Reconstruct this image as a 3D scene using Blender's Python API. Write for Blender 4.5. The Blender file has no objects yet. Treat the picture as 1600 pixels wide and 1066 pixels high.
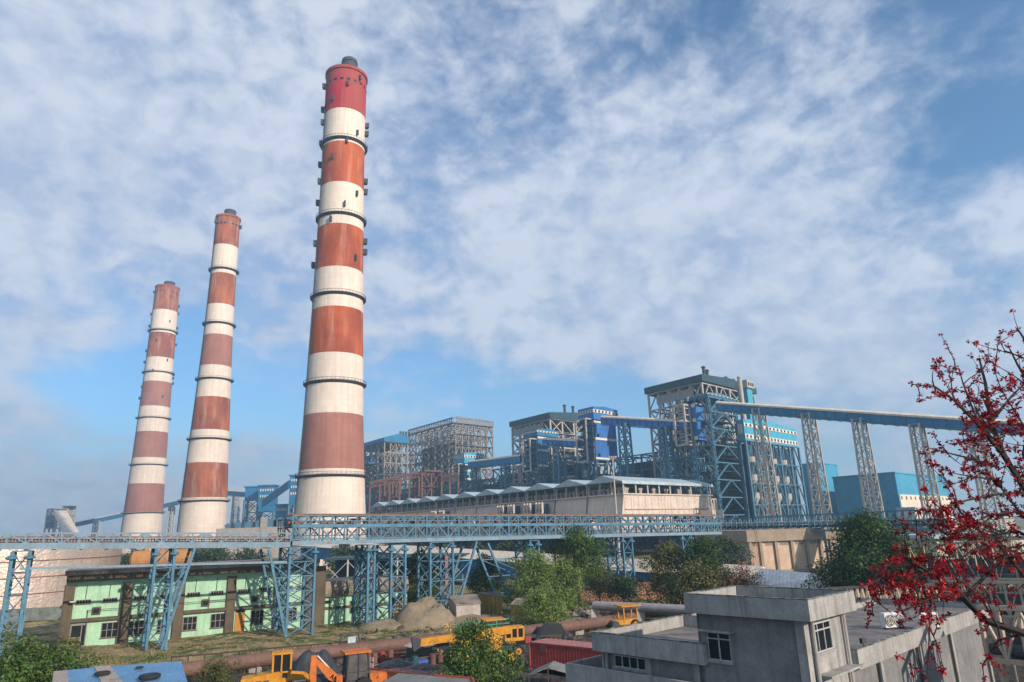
import bpy, math, random
import numpy as np
from mathutils import Vector, Matrix
random.seed(7)
SC = bpy.context.scene
COL = SC.collection
R_ = math.radians

# ------------------------------------------------------------------ camera
CAM_H, FPX = 12.0, 1067.0
PITCH, ROLL = R_(15.4), R_(1.9)
_fw = np.array([0, math.cos(PITCH), math.sin(PITCH)])
_r0 = np.array([1., 0, 0]); _u0 = np.array([0, -math.sin(PITCH), math.cos(PITCH)])
_R = math.cos(ROLL) * _r0 - math.sin(ROLL) * _u0
_U = math.cos(ROLL) * _u0 + math.sin(ROLL) * _r0
_C = np.array([0, 0, CAM_H])
cd = bpy.data.cameras.new('camera'); cam = bpy.data.objects.new('camera', cd); COL.objects.link(cam)
cd.sensor_width = 36.0; cd.lens = FPX / 1600 * 36.0; cd.clip_start = 0.1; cd.clip_end = 9000
m = Matrix(((_R[0], _U[0], -_fw[0], 0), (_R[1], _U[1], -_fw[1], 0), (_R[2], _U[2], -_fw[2], CAM_H), (0, 0, 0, 1)))
cam.matrix_world = m
SC.camera = cam

# ------------------------------------------------------------------ light
SUN_EL, SUN_AZ = R_(23), R_(46)      # azimuth: to the right of straight behind the camera
sdir = Vector((math.sin(SUN_AZ) * math.cos(SUN_EL), -math.cos(SUN_AZ) * math.cos(SUN_EL), math.sin(SUN_EL)))
sl = bpy.data.lights.new('sun', 'SUN'); so = bpy.data.objects.new('sun', sl); COL.objects.link(so)
sl.energy = 5.0; sl.angle = R_(0.7); sl.color = (1.0, 0.86, 0.73)
so.rotation_euler = sdir.to_track_quat('Z', 'Y').to_euler()
SC.view_settings.view_transform = 'Standard'; SC.view_settings.look = 'None'
SC.view_settings.exposure = 0.34; SC.view_settings.gamma = 1.0; SC.view_settings.use_curve_mapping = False
SC.cycles.volume_bounces = 0
SC.cycles.max_bounces = 5; SC.cycles.diffuse_bounces = 2; SC.cycles.transparent_max_bounces = 8

# ------------------------------------------------------------------ world: sky and a deck of broken cloud
W = bpy.data.worlds.new("World"); SC.world = W; W.use_nodes = True
nt = W.node_tree; N = nt.nodes; L = nt.links
N.clear()
def nd(t, **k):
    n = N.new(t)
    for a, b in k.items():
        setattr(n, a, b)
    return n
def wmath(op, a, b=None, c=None, clamp=False):
    n = N.new('ShaderNodeMath'); n.operation = op; n.use_clamp = clamp
    for i, v in enumerate((a, b, c)):
        if v is None: continue
        if isinstance(v, (int, float)): n.inputs[i].default_value = v
        else: L.new(v, n.inputs[i])
    return n.outputs[0]
out = nd('ShaderNodeOutputWorld'); bg = nd('ShaderNodeBackground'); L.new(bg.outputs[0], out.inputs[0])
sky = nd('ShaderNodeTexSky'); sky.sky_type = 'NISHITA'; sky.sun_disc = False
sky.sun_elevation = SUN_EL; sky.sun_rotation = math.pi - SUN_AZ + 0.0
sky.altitude = 100; sky.air_density = 1.0; sky.dust_density = 0.6; sky.ozone_density = 2.0
tc = nd('ShaderNodeTexCoord'); sep = nd('ShaderNodeSeparateXYZ'); L.new(tc.outputs['Generated'], sep.inputs[0])
dx, dy, dz = sep.outputs
zz = wmath('ADD', wmath('MAXIMUM', dz, 0.0), 0.10)
comb = nd('ShaderNodeCombineXYZ'); L.new(wmath('DIVIDE', dx, zz), comb.inputs[0]); L.new(wmath('DIVIDE', dy, zz), comb.inputs[1])
def noise(scale, detail, rough, off=(0, 0, 0), rot=0.0, sc=(1, 1, 1), dist=0.0):
    mp = nd('ShaderNodeMapping'); mp.inputs['Location'].default_value = off; mp.inputs['Rotation'].default_value = (0, 0, rot); mp.inputs['Scale'].default_value = sc
    L.new(comb.outputs[0], mp.inputs[0])
    n = nd('ShaderNodeTexNoise'); n.noise_dimensions = '2D'; n.inputs['Scale'].default_value = scale; n.inputs['Detail'].default_value = detail
    n.inputs['Roughness'].default_value = rough; n.inputs['Distortion'].default_value = dist
    L.new(mp.outputs[0], n.inputs['Vector']); return n.outputs['Fac']
def toward(px, py):            # the direction of a part of the sky
    d = _fw + _R * (px - 800) / FPX + _U * (533 - py) / FPX
    return tuple(d / np.linalg.norm(d))
def blob(px, py, sig, amp, sx=1.0):
    d = toward(px, py)
    v = nd('ShaderNodeVectorMath'); v.operation = 'SUBTRACT'; L.new(tc.outputs['Generated'], v.inputs[0]); v.inputs[1].default_value = d
    s = nd('ShaderNodeVectorMath'); s.operation = 'MULTIPLY'; L.new(v.outputs[0], s.inputs[0]); s.inputs[1].default_value = (1 / (sig * sx), 1 / (sig * sx), 1 / sig)
    q = nd('ShaderNodeVectorMath'); q.operation = 'DOT_PRODUCT'; L.new(s.outputs[0], q.inputs[0]); L.new(s.outputs[0], q.inputs[1])
    return wmath('MULTIPLY', wmath('POWER', 2.718, wmath('MULTIPLY', q.outputs['Value'], -1.0)), amp)
big = noise(0.9, 3, 0.5, (3.1, 1.7, 0), 0.5, (1, 1, 1))
def dnoise(scale, detail, rough, off, zs=1.5, dist=0.0):
    mp = nd('ShaderNodeMapping'); mp.inputs['Location'].default_value = off; mp.inputs['Rotation'].default_value = (0, R_(9), 0); mp.inputs['Scale'].default_value = (1, 1, zs); L.new(tc.outputs['Generated'], mp.inputs[0])
    n = nd('ShaderNodeTexNoise'); n.inputs['Scale'].default_value = scale; n.inputs['Detail'].default_value = detail; n.inputs['Roughness'].default_value = rough; n.inputs['Distortion'].default_value = dist
    L.new(mp.outputs[0], n.inputs['Vector']); return n.outputs['Fac']
mid_a = noise(3.0, 6, 0.55, (0.3, 5.2, 0), 0.35, (1.0, .8, 1), 0.2)
mid = wmath('ADD', wmath('MULTIPLY', mid_a, .3), wmath('MULTIPLY', dnoise(7.5, 7, .58, (1.3, .4, 2.2), 1.5, .25), .7))
fine = dnoise(24.0, 5, .55, (4.1, .7, 3.2), 1.35, .3)
cov = wmath('ADD', wmath('MULTIPLY', big, 0.7), wmath('ADD', wmath('MULTIPLY', mid, 1.15), wmath('MULTIPLY', fine, 0.45)))
for b in [(170, 590, 0.075, -0.7, 1.9), (40, 520, 0.06, 0.45, 2.0), (60, 660, .04, .3, 3.0), (120, 705, 0.035, -0.25, 3.0), (900, 650, 0.055, -0.8, 2.8), (470, 650, 0.07, -0.40, 1.6), (640, 590, 0.05, -0.25, 2.0),
          (860, 185, 0.07, -0.13, 1.3), (1080, 60, 0.08, -0.20, 1.3), (1570, 130, 0.17, -0.34, 1.1), (1500, 250, 0.06, -0.12, 1.6), (1350, 60, 0.2, 0.04, 1.3), (1150, 250, .25, .08, 1.2),
          (150, 180, 0.45, 0.22, 1.2), (650, 380, 0.25, 0.10, 1.4), (1000, 530, 0.05, 0.25, 3.5), (1380, 430, 0.17, 0.20, 1.6), (1450, 580, .07, .22, 2.2), (1500, 690, 0.06, 0.15, 2.0), (120, 800, 0.05, 0.6, 4.0), (400, 700, 0.03, 0.2, 2.0)]:
    cov = wmath('ADD', cov, blob(*b))
mr = nd('ShaderNodeMapRange'); mr.interpolation_type = 'SMOOTHSTEP'; L.new(cov, mr.inputs['Value'])
mr.inputs['From Min'].default_value = 0.84; mr.inputs['From Max'].default_value = 1.42
mask = wmath('MULTIPLY', mr.outputs[0], 0.93)
# thickness of the cloud gives its own shade
mr2 = nd('ShaderNodeMapRange'); L.new(wmath('ADD', wmath('MULTIPLY', mid, 0.6), wmath('MULTIPLY', fine, 0.45)), mr2.inputs['Value'])
mr2.inputs['From Min'].default_value = 0.44; mr2.inputs['From Max'].default_value = 0.60
cc = nd('ShaderNodeMix'); cc.data_type = 'RGBA'; L.new(mr2.outputs[0], cc.inputs['Factor'])
cc.inputs['A'].default_value = (3.9, 4.6, 6.1, 1); cc.inputs['B'].default_value = (5.8, 6.2, 7.1, 1)
skc = nd('ShaderNodeMix'); skc.data_type = 'RGBA'; skc.blend_type = 'MULTIPLY'; skc.inputs['Factor'].default_value = 1; L.new(sky.outputs[0], skc.inputs['A']); skc.inputs['B'].default_value = (.82, 1.14, 1.36, 1)
mix = nd('ShaderNodeMix'); mix.data_type = 'RGBA'; L.new(mask, mix.inputs['Factor']); L.new(skc.outputs['Result'], mix.inputs['A']); L.new(cc.outputs['Result'], mix.inputs['B'])
L.new(mix.outputs['Result'], bg.inputs[0]); bg.inputs[1].default_value = 0.10

# ------------------------------------------------------------------ geometry helpers
def ray(x, y): return _fw + _R * (x - 800) / FPX + _U * (533 - y) / FPX
def onz(x, y, z=0.0): d = ray(x, y); return Vector(_C + d * (z - CAM_H) / d[2])
def at(x, y, Y): d = ray(x, y); return Vector(_C + d * Y / d[1])
def proj(p):
    v = np.array(p, float) - _C; w = v @ _fw
    return 800 + FPX * (v @ _R) / w, 533 - FPX * (v @ _U) / w, w
def zrow(P, py):               # height above P that is seen at row py
    lo, hi = -60., 600.
    for _ in range(50):
        q = (lo + hi) / 2
        if proj((P[0], P[1], q))[1] > py: lo = q
        else: hi = q
    return q
def along(P, d, px, z=None):   # how far along d from P a column px is reached
    lo, hi = -900., 900.
    P = Vector(P)
    s = 1 if proj(P + d * 5)[0] > proj(P)[0] else -1
    lo, hi = 0., 600.
    for _ in range(50):
        q = (lo + hi) / 2
        v = proj(P + d * q)
        if (v[0] - px) * s < 0: lo = q
        else: hi = q
    return q
DA = Vector((-.588, .809, 0)); DB = Vector((.70, .714, 0)).normalized(); Z = Vector((0, 0, 1))

class MB:
    def __init__(s): s.v = []; s.f = []
    def add(s, vs, fs):
        n = len(s.v); s.v += [tuple(x) for x in vs]; s.f += [tuple(i + n for i in f) for f in fs]; return s
    def hexa(s, b, t):         # bottom quad, top quad
        return s.add(list(b) + list(t), [(3, 2, 1, 0), (4, 5, 6, 7), (0, 1, 5, 4), (1, 2, 6, 5), (2, 3, 7, 6), (3, 0, 4, 7)])
    def ob(s, o, a, b, c):     # box from a corner and three edge vectors
        o, a, b, c = Vector(o), Vector(a), Vector(b), Vector(c)
        return s.hexa([o, o + a, o + a + b, o + b], [o + c, o + a + c, o + a + b + c, o + b + c])
    def box(s, c, sz, rz=0.0):
        c = Vector(c); x = Vector((math.cos(rz), math.sin(rz), 0)) * sz[0]; y = Vector((-math.sin(rz), math.cos(rz), 0)) * sz[1]; z = Z * sz[2]
        return s.ob(c - x / 2 - y / 2 - z / 2, x, y, z)
    def bar(s, p, q, w, h=None, up=Z):
        p, q = Vector(p), Vector(q); h = h or w; d = q - p
        if d.length < 1e-6: return s
        d.normalize(); sd = d.cross(up)
        if sd.length < 1e-3: sd = d.cross(Vector((1, 0.3, 0)))
        sd.normalize(); u = sd.cross(d).normalized()
        a = sd * w / 2; b = u * h / 2
        return s.hexa([p - a - b, p + a - b, q + a - b, q - a - b], [p - a + b, p + a + b, q + a + b, q - a + b])
    def tube(s, p, q, r, r2=None, n=10, cap=True):
        p, q = Vector(p), Vector(q); r2 = r if r2 is None else r2; d = (q - p).normalized()
        a = d.cross(Z if abs(d.z) < .95 else Vector((1, 0, 0))).normalized(); b = d.cross(a)
        vs = []
        for k in range(n):
            t = 2 * math.pi * k / n; o = a * math.cos(t) + b * math.sin(t)
            vs += [p + o * r, q + o * r2]
        fs = [(2 * k, 2 * ((k + 1) % n), 2 * ((k + 1) % n) + 1, 2 * k + 1) for k in range(n)]
        if cap: fs += [tuple(2 * k for k in range(n))[::-1], tuple(2 * k + 1 for k in range(n))]
        return s.add(vs, fs)
    def lathe(s, c, prof, n=32, cap=True):
        c = Vector(c); vs = []; m = len(prof)
        for r, z in prof:
            for k in range(n):
                t = 2 * math.pi * k / n; vs.append(c + Vector((r * math.cos(t), r * math.sin(t), z)))
        fs = [(j * n + k, j * n + (k + 1) % n, (j + 1) * n + (k + 1) % n, (j + 1) * n + k) for j in range(m - 1) for k in range(n)]
        if cap: fs += [tuple(range(n))[::-1], tuple((m - 1) * n + k for k in range(n))]
        return s.add(vs, fs)
    def poly(s, pts, ext):     # polygon extruded by a vector
        n = len(pts); ext = Vector(ext)
        vs = [Vector(p) for p in pts] + [Vector(p) + ext for p in pts]
        return s.add(vs, [tuple(range(n))[::-1], tuple(range(n, 2 * n))] + [(k, (k + 1) % n, n + (k + 1) % n, n + k) for k in range(n)])
    def build(s, name, mat, parent=None, smooth=False, label=None):
        org = Vector((0, 0, 0))
        p = parent
        while p: org += Vector(p.location); p = p.parent
        me = bpy.data.meshes.new(name)
        me.from_pydata([(x - org.x, y - org.y, z - org.z) for x, y, z in s.v], [], s.f)
        for mm in (mat if isinstance(mat, list) else [mat]): me.materials.append(mm)
        if smooth: me.polygons.foreach_set('use_smooth', [True] * len(me.polygons))
        me.update()
        o = bpy.data.objects.new(name, me); COL.objects.link(o); o.parent = parent
        if label: o['label'] = label
        return o
def thing(name, label, cat, loc=(0, 0, 0), group=None):
    o = bpy.data.objects.new(name, None); COL.objects.link(o); o.location = loc; o.empty_display_size = .5
    o['label'] = label; o['category'] = cat
    if group: o['group'] = group
    return o
def solo(mb, name, mat, label, cat, loc=None, group=None, smooth=False):   # a thing that is a single mesh
    o = mb.build(name, mat, None, smooth)
    if loc is not None:
        lv = Vector(loc)
        for v in o.data.vertices: v.co -= lv
        o.location = lv
    o['label'] = label; o['category'] = cat
    if group: o['group'] = group
    return o
def struct(mb, name, mat, smooth=False):
    o = mb.build(name, mat, None, smooth); o['kind'] = 'structure'; return o
def dup(root, loc, rotz=0.0, label=None, group=None, scale=None):
    r = root.copy(); COL.objects.link(r); r.location = loc; r.rotation_euler = (0, 0, rotz)
    if scale: r.scale = (scale,) * 3
    if label: r['label'] = label
    if group: r['group'] = group
    for ch in list(root.children):
        c = ch.copy(); COL.objects.link(c); c.parent = r
        for g in list(ch.children):
            e = g.copy(); COL.objects.link(e); e.parent = c
    return r

# ------------------------------------------------------------------ materials
def mat(name, col, rough=0.8, var=0.25, scale=0.6, metal=0.0, streak=0.0, streak_col=None, col2=None, bump=0.0, fine=0.15, contrast=(0.35, 0.7), mortar=None, wave=None, spec=0.3):
    M = bpy.data.materials.new(name); M.use_nodes = True; t = M.node_tree; n = t.nodes; l = t.links
    b = n['Principled BSDF']; b.inputs['Roughness'].default_value = rough; b.inputs['Metallic'].default_value = metal
    b.inputs['Specular IOR Level'].default_value = spec
    tcn = n.new('ShaderNodeNewGeometry'); P = tcn.outputs['Position']
    c1 = (*col, 1); c2 = (*(col2 or [x * (1 - var) for x in col]), 1)
    no = n.new('ShaderNodeTexNoise'); no.inputs['Scale'].default_value = scale; no.inputs['Detail'].default_value = 6; no.inputs['Roughness'].default_value = .65
    l.new(P, no.inputs['Vector'])
    mr = n.new('ShaderNodeMapRange'); mr.inputs['From Min'].default_value = contrast[0]; mr.inputs['From Max'].default_value = contrast[1]; l.new(no.outputs['Fac'], mr.inputs['Value'])
    mx = n.new('ShaderNodeMix'); mx.data_type = 'RGBA'; l.new(mr.outputs[0], mx.inputs['Factor']); mx.inputs['A'].default_value = c1; mx.inputs['B'].default_value = c2
    res = mx.outputs['Result']
    if fine:
        nf = n.new('ShaderNodeTexNoise'); nf.inputs['Scale'].default_value = scale * 9; nf.inputs['Detail'].default_value = 4; l.new(P, nf.inputs['Vector'])
        mf = n.new('ShaderNodeMapRange'); mf.inputs['From Min'].default_value = .3; mf.inputs['From Max'].default_value = .7; mf.inputs['To Min'].default_value = 1 - fine; mf.inputs['To Max'].default_value = 1 + fine
        l.new(nf.outputs['Fac'], mf.inputs['Value'])
        sc = n.new('ShaderNodeVectorMath'); sc.operation = 'SCALE'; l.new(res, sc.inputs[0]); l.new(mf.outputs[0], sc.inputs['Scale']); res = sc.outputs[0]
    if streak:
        mp = n.new('ShaderNodeMapping'); mp.inputs['Scale'].default_value = (1, 1, .07); l.new(P, mp.inputs[0])
        ns = n.new('ShaderNodeTexNoise'); ns.inputs['Scale'].default_value = scale * 4; ns.inputs['Detail'].default_value = 5; l.new(mp.outputs[0], ns.inputs['Vector'])
        ms = n.new('ShaderNodeMapRange'); ms.inputs['From Min'].default_value = .5; ms.inputs['From Max'].default_value = .75; ms.inputs['To Max'].default_value = streak; l.new(ns.outputs['Fac'], ms.inputs['Value'])
        m2 = n.new('ShaderNodeMix'); m2.data_type = 'RGBA'; l.new(ms.outputs[0], m2.inputs['Factor']); l.new(res, m2.inputs['A']); m2.inputs['B'].default_value = (*(streak_col or [x * .4 for x in col]), 1); res = m2.outputs['Result']
    if wave:                   # (axis vector, period, depth): ribs of corrugated sheet
        ax, per, dep = wave
        dp = n.new('ShaderNodeVectorMath'); dp.operation = 'DOT_PRODUCT'; l.new(P, dp.inputs[0]); dp.inputs[1].default_value = tuple(Vector(ax) * (2 * math.pi / per))
        sn = n.new('ShaderNodeMath'); sn.operation = 'SINE'; l.new(dp.outputs['Value'], sn.inputs[0])
        bp = n.new('ShaderNodeBump'); bp.inputs['Distance'].default_value = per * dep; bp.inputs['Strength'].default_value = 1.0; l.new(sn.outputs[0], bp.inputs['Height']); l.new(bp.outputs[0], b.inputs['Normal'])
    elif bump:
        bp = n.new('ShaderNodeBump'); bp.inputs['Distance'].default_value = bump; bp.inputs['Strength'].default_value = .8
        nb = n.new('ShaderNodeTexNoise'); nb.inputs['Scale'].default_value = scale * 6; nb.inputs['Detail'].default_value = 6; l.new(P, nb.inputs['Vector'])
        l.new(nb.outputs['Fac'], bp.inputs['Height']); l.new(bp.outputs[0], b.inputs['Normal'])
    l.new(res, b.inputs['Base Color'])
    return M
def blue(name, c, **k): return mat(name, c, rough=.6, streak=.35, **k)
M_conc = mat('old_concrete', (.42, .37, .32), scale=.25, streak=.35, streak_col=(.2, .17, .15))
def chim_mat(name, ca, cb, patch, pf, rr=10.0):
    M = bpy.data.materials.new(name); M.use_nodes = True; t = M.node_tree; n = t.nodes; l = t.links; b = n['Principled BSDF']; b.inputs['Roughness'].default_value = .85; b.inputs['Specular IOR Level'].default_value = .2
    tcn = n.new('ShaderNodeTexCoord'); sp = n.new('ShaderNodeSeparateXYZ'); l.new(tcn.outputs['Object'], sp.inputs[0])
    def mt(op, a, b_=None, cl=False):
        x = n.new('ShaderNodeMath'); x.operation = op; x.use_clamp = cl
        for i_, v in enumerate((a, b_)):
            if v is None: continue
            if isinstance(v, (int, float)): x.inputs[i_].default_value = v
            else: l.new(v, x.inputs[i_])
        return x.outputs[0]
    ang = mt('MULTIPLY', mt('ARCTAN2', sp.outputs[1], sp.outputs[0]), rr); z = sp.outputs[2]
    def vec(sx, sz):
        c = n.new('ShaderNodeCombineXYZ'); l.new(mt('MULTIPLY', ang, sx), c.inputs[0]); l.new(mt('MULTIPLY', z, sz), c.inputs[1]); return c.outputs[0]
    def ns(v, sc, d=6, r=.6):
        x = n.new('ShaderNodeTexNoise'); x.noise_dimensions = '2D'; x.inputs['Scale'].default_value = sc; x.inputs['Detail'].default_value = d; x.inputs['Roughness'].default_value = r; l.new(v, x.inputs['Vector']); return x.outputs['Fac']
    def rm(f, a, c, u=0., v=1.):
        x = n.new('ShaderNodeMapRange'); x.inputs['From Min'].default_value = a; x.inputs['From Max'].default_value = c; x.inputs['To Min'].default_value = u; x.inputs['To Max'].default_value = v; l.new(f, x.inputs['Value']); return x.outputs[0]
    def mx(f, A, B):
        x = n.new('ShaderNodeMix'); x.data_type = 'RGBA'; l.new(f, x.inputs['Factor'])
        for k, v in (('A', A), ('B', B)):
            if isinstance(v, tuple): x.inputs[k].default_value = (*v, 1)
            else: l.new(v, x.inputs[k])
        return x.outputs['Result']
    c = mx(rm(ns(vec(1, .6), .07, 7, .65), .38, .62), ca, cb)
    c = mx(rm(ns(vec(1, .10), .22, 6, .7), .52, .72, 0, pf), c, patch)                       # runs of weathering down the shell
    c = mx(rm(ns(vec(1, .035), .9, 6, .7), .46, .72, 0, .42), c, tuple(x * .55 for x in ca))
    # casting lifts and form panels left in the concrete
    wn = n.new('ShaderNodeTexWhiteNoise'); wn.noise_dimensions = '2D'; cc_ = n.new('ShaderNodeCombineXYZ'); l.new(mt('FLOOR', mt('MULTIPLY', ang, .45)), cc_.inputs[0]); l.new(mt('FLOOR', mt('MULTIPLY', z, .42)), cc_.inputs[1]); l.new(cc_.outputs[0], wn.inputs['Vector'])
    pan = rm(wn.outputs['Value'], 0, 1, .955, 1.04)
    lf = mt('FRACT', mt('MULTIPLY', z, .42)); lines = rm(lf, .0, .12, .90, 1.0)
    lv = mt('FRACT', mt('MULTIPLY', ang, .45)); linv = rm(lv, .0, .10, .95, 1.0)
    sc = n.new('ShaderNodeVectorMath'); sc.operation = 'SCALE'; l.new(c, sc.inputs[0]); l.new(mt('MULTIPLY', mt('MULTIPLY', pan, lines), linv), sc.inputs['Scale']); l.new(sc.outputs[0], b.inputs['Base Color'])
    return M
M_white = chim_mat('chimney_white', (.72, .61, .51), (.66, .55, .46), (.50, .42, .34), .45)
M_red = chim_mat('chimney_red', (.44, .10, .03), (.27, .06, .03), (.50, .25, .17), .75)
M_brick = chim_mat('chimney_brown_red', (.38, .12, .05), (.22, .065, .04), (.46, .30, .22), .8)
M_pink = chim_mat('chimney_faded_red', (.36, .165, .125), (.30, .13, .10), (.24, .10, .09), .45)
M_magenta = chim_mat('chimney_fresh_red', (.40, .012, .035), (.30, .07, .05), (.34, .10, .07), .7)
M_dark = mat('dark_steel', (.06, .065, .07), scale=1.0)
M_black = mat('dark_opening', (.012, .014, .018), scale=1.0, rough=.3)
M_glass = mat('dark_glass', (.015, .02, .025), scale=1.0, rough=.12, fine=0, spec=.6)
M_steel = mat('weathered_pale_steel', (.46, .42, .37), scale=.4, streak=.4, streak_col=(.25, .16, .1))
M_rust = mat('rusty_steel', (.20, .085, .06), scale=.4, col2=(.1, .06, .05))
M_lblue = blue('pale_blue_paint', (.085, .21, .30), scale=1.1, var=.4, streak_col=(.13, .09, .07), fine=.3)
M_mblue = blue('mid_blue_cladding', (.025, .19, .38), scale=.12, var=.35)
M_cblue = blue('cobalt_cladding', (.04, .17, .46), scale=.12, var=.35)
M_turq = blue('turquoise_cladding', (.07, .36, .50), scale=.1, var=.2)
M_teal = blue('dark_teal_sheet', (.03, .075, .095), scale=.12, var=.3)
M_palesheet = mat('pale_sheet_roof', (.42, .52, .56), rough=.5, scale=.2, streak=.3)
M_cream = mat('cream_roof', (.72, .62, .50), scale=.2, streak=.35, streak_col=(.4, .3, .22))
M_offwhite = mat('off_white_band', (.74, .68, .56), scale=.4)
M_boiler = mat('boiler_casing', (.03, .075, .115), scale=.15, col2=(.02, .04, .06), streak=.4, streak_col=(.16, .2, .2))
M_steelb = mat('brown_grey_steel', (.31, .27, .23), scale=.4, var=.4, streak=.5, streak_col=(.2, .11, .07))
M_pipe = mat('lagged_pipe', (.40, .34, .30), rough=.5, scale=.5)
# ------------------------------------------------------------------ ground
def ground_mat():
    M = bpy.data.materials.new('yard_ground'); M.use_nodes = True; t = M.node_tree; n = t.nodes; l = t.links; b = n['Principled BSDF']; b.inputs['Roughness'].default_value = .95
    b.inputs['Specular IOR Level'].default_value = .1
    g = n.new('ShaderNodeNewGeometry'); P = g.outputs['Position']
    def ns(s, d=6, r=.6):
        x = n.new('ShaderNodeTexNoise'); x.inputs['Scale'].default_value = s; x.inputs['Detail'].default_value = d; x.inputs['Roughness'].default_value = r; l.new(P, x.inputs['Vector']); return x.outputs['Fac']
    def rmp(f, a, c):
        x = n.new('ShaderNodeMapRange'); x.inputs['From Min'].default_value = a; x.inputs['From Max'].default_value = c; l.new(f, x.inputs['Value']); return x.outputs[0]
    def mx(f, A, B):
        x = n.new('ShaderNodeMix'); x.data_type = 'RGBA'; l.new(f, x.inputs['Factor'])
        for k, v in (('A', A), ('B', B)):
            if isinstance(v, tuple): x.inputs[k].default_value = (*v, 1)
            else: l.new(v, x.inputs[k])
        return x.outputs['Result']
    c = mx(rmp(ns(.22), .42, .56), (.36, .26, .14), (.065, .10, .022))
    c = mx(rmp(ns(.8), .5, .62), c, (.42, .33, .19))
    c = mx(rmp(ns(4.0), .45, .75), c, (.10, .10, .045))
    # dark oily working yard in front of the pipe
    sp = n.new('ShaderNodeSeparateXYZ'); l.new(P, sp.inputs[0])
    a = n.new('ShaderNodeMath'); a.operation = 'MULTIPLY_ADD'; l.new(sp.outputs[0], a.inputs[0]); a.inputs[1].default_value = -.50; l.new(sp.outputs[1], a.inputs[2])
    nn = n.new('ShaderNodeMath'); nn.operation = 'MULTIPLY_ADD'; l.new(ns(.3), nn.inputs[0]); nn.inputs[1].default_value = 9.; l.new(a.outputs[0], nn.inputs[2])
    c = mx(rmp(nn.outputs[0], 86., 89.), mx(rmp(ns(1.5), .4, .65), (.045, .042, .04), (.11, .09, .075)), c)
    sc = n.new('ShaderNodeVectorMath'); sc.operation = 'SCALE'; l.new(c, sc.inputs[0])
    mr = n.new('ShaderNodeMapRange'); mr.inputs['From Min'].default_value = .3; mr.inputs['From Max'].default_value = .7; mr.inputs['To Min'].default_value = .6; mr.inputs['To Max'].default_value = 1.35; l.new(ns(11.), mr.inputs['Value'])
    l.new(mr.outputs[0], sc.inputs['Scale'])
    l.new(sc.outputs[0], b.inputs['Base Color'])
    bp = n.new('ShaderNodeBump'); bp.inputs['Distance'].default_value = .25; l.new(ns(3.), bp.inputs['Height']); l.new(bp.outputs[0], b.inputs['Normal'])
    return M
g = MB()
nx, ny = 120, 110
xs = np.concatenate([np.linspace(-2400, -90, 12), np.linspace(-88, 90, nx), np.linspace(95, 2400, 12)])
ys = np.concatenate([np.linspace(-300, 10, 4), np.linspace(14, 150, ny), np.linspace(160, 2400, 14)])
rs = np.random.RandomState(3)
def gh(x, y):
    e = max(0, min(1, (160 - abs(x)) / 60)) * max(0, min(1, (150 - y) / 30)) * max(0, min(1, (y - 20) / 20))
    return e * (.16 * math.sin(x * .31 + 1) * math.sin(y * .27) + .10 * math.sin(x * .9 + y * .7) + .06 * math.sin(x * 2.1 - y * 1.7) - .12)
vs = [(x, y, gh(x, y) + (rs.uniform(-.05, .05) if abs(x) < 90 and 14 < y < 150 else -.1)) for y in ys for x in xs]
nX = len(xs)
g.add(vs, [(j * nX + i, j * nX + i + 1, (j + 1) * nX + i + 1, (j + 1) * nX + i) for j in range(len(ys) - 1) for i in range(nX - 1)])
struct(g, 'ground', ground_mat())

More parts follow.
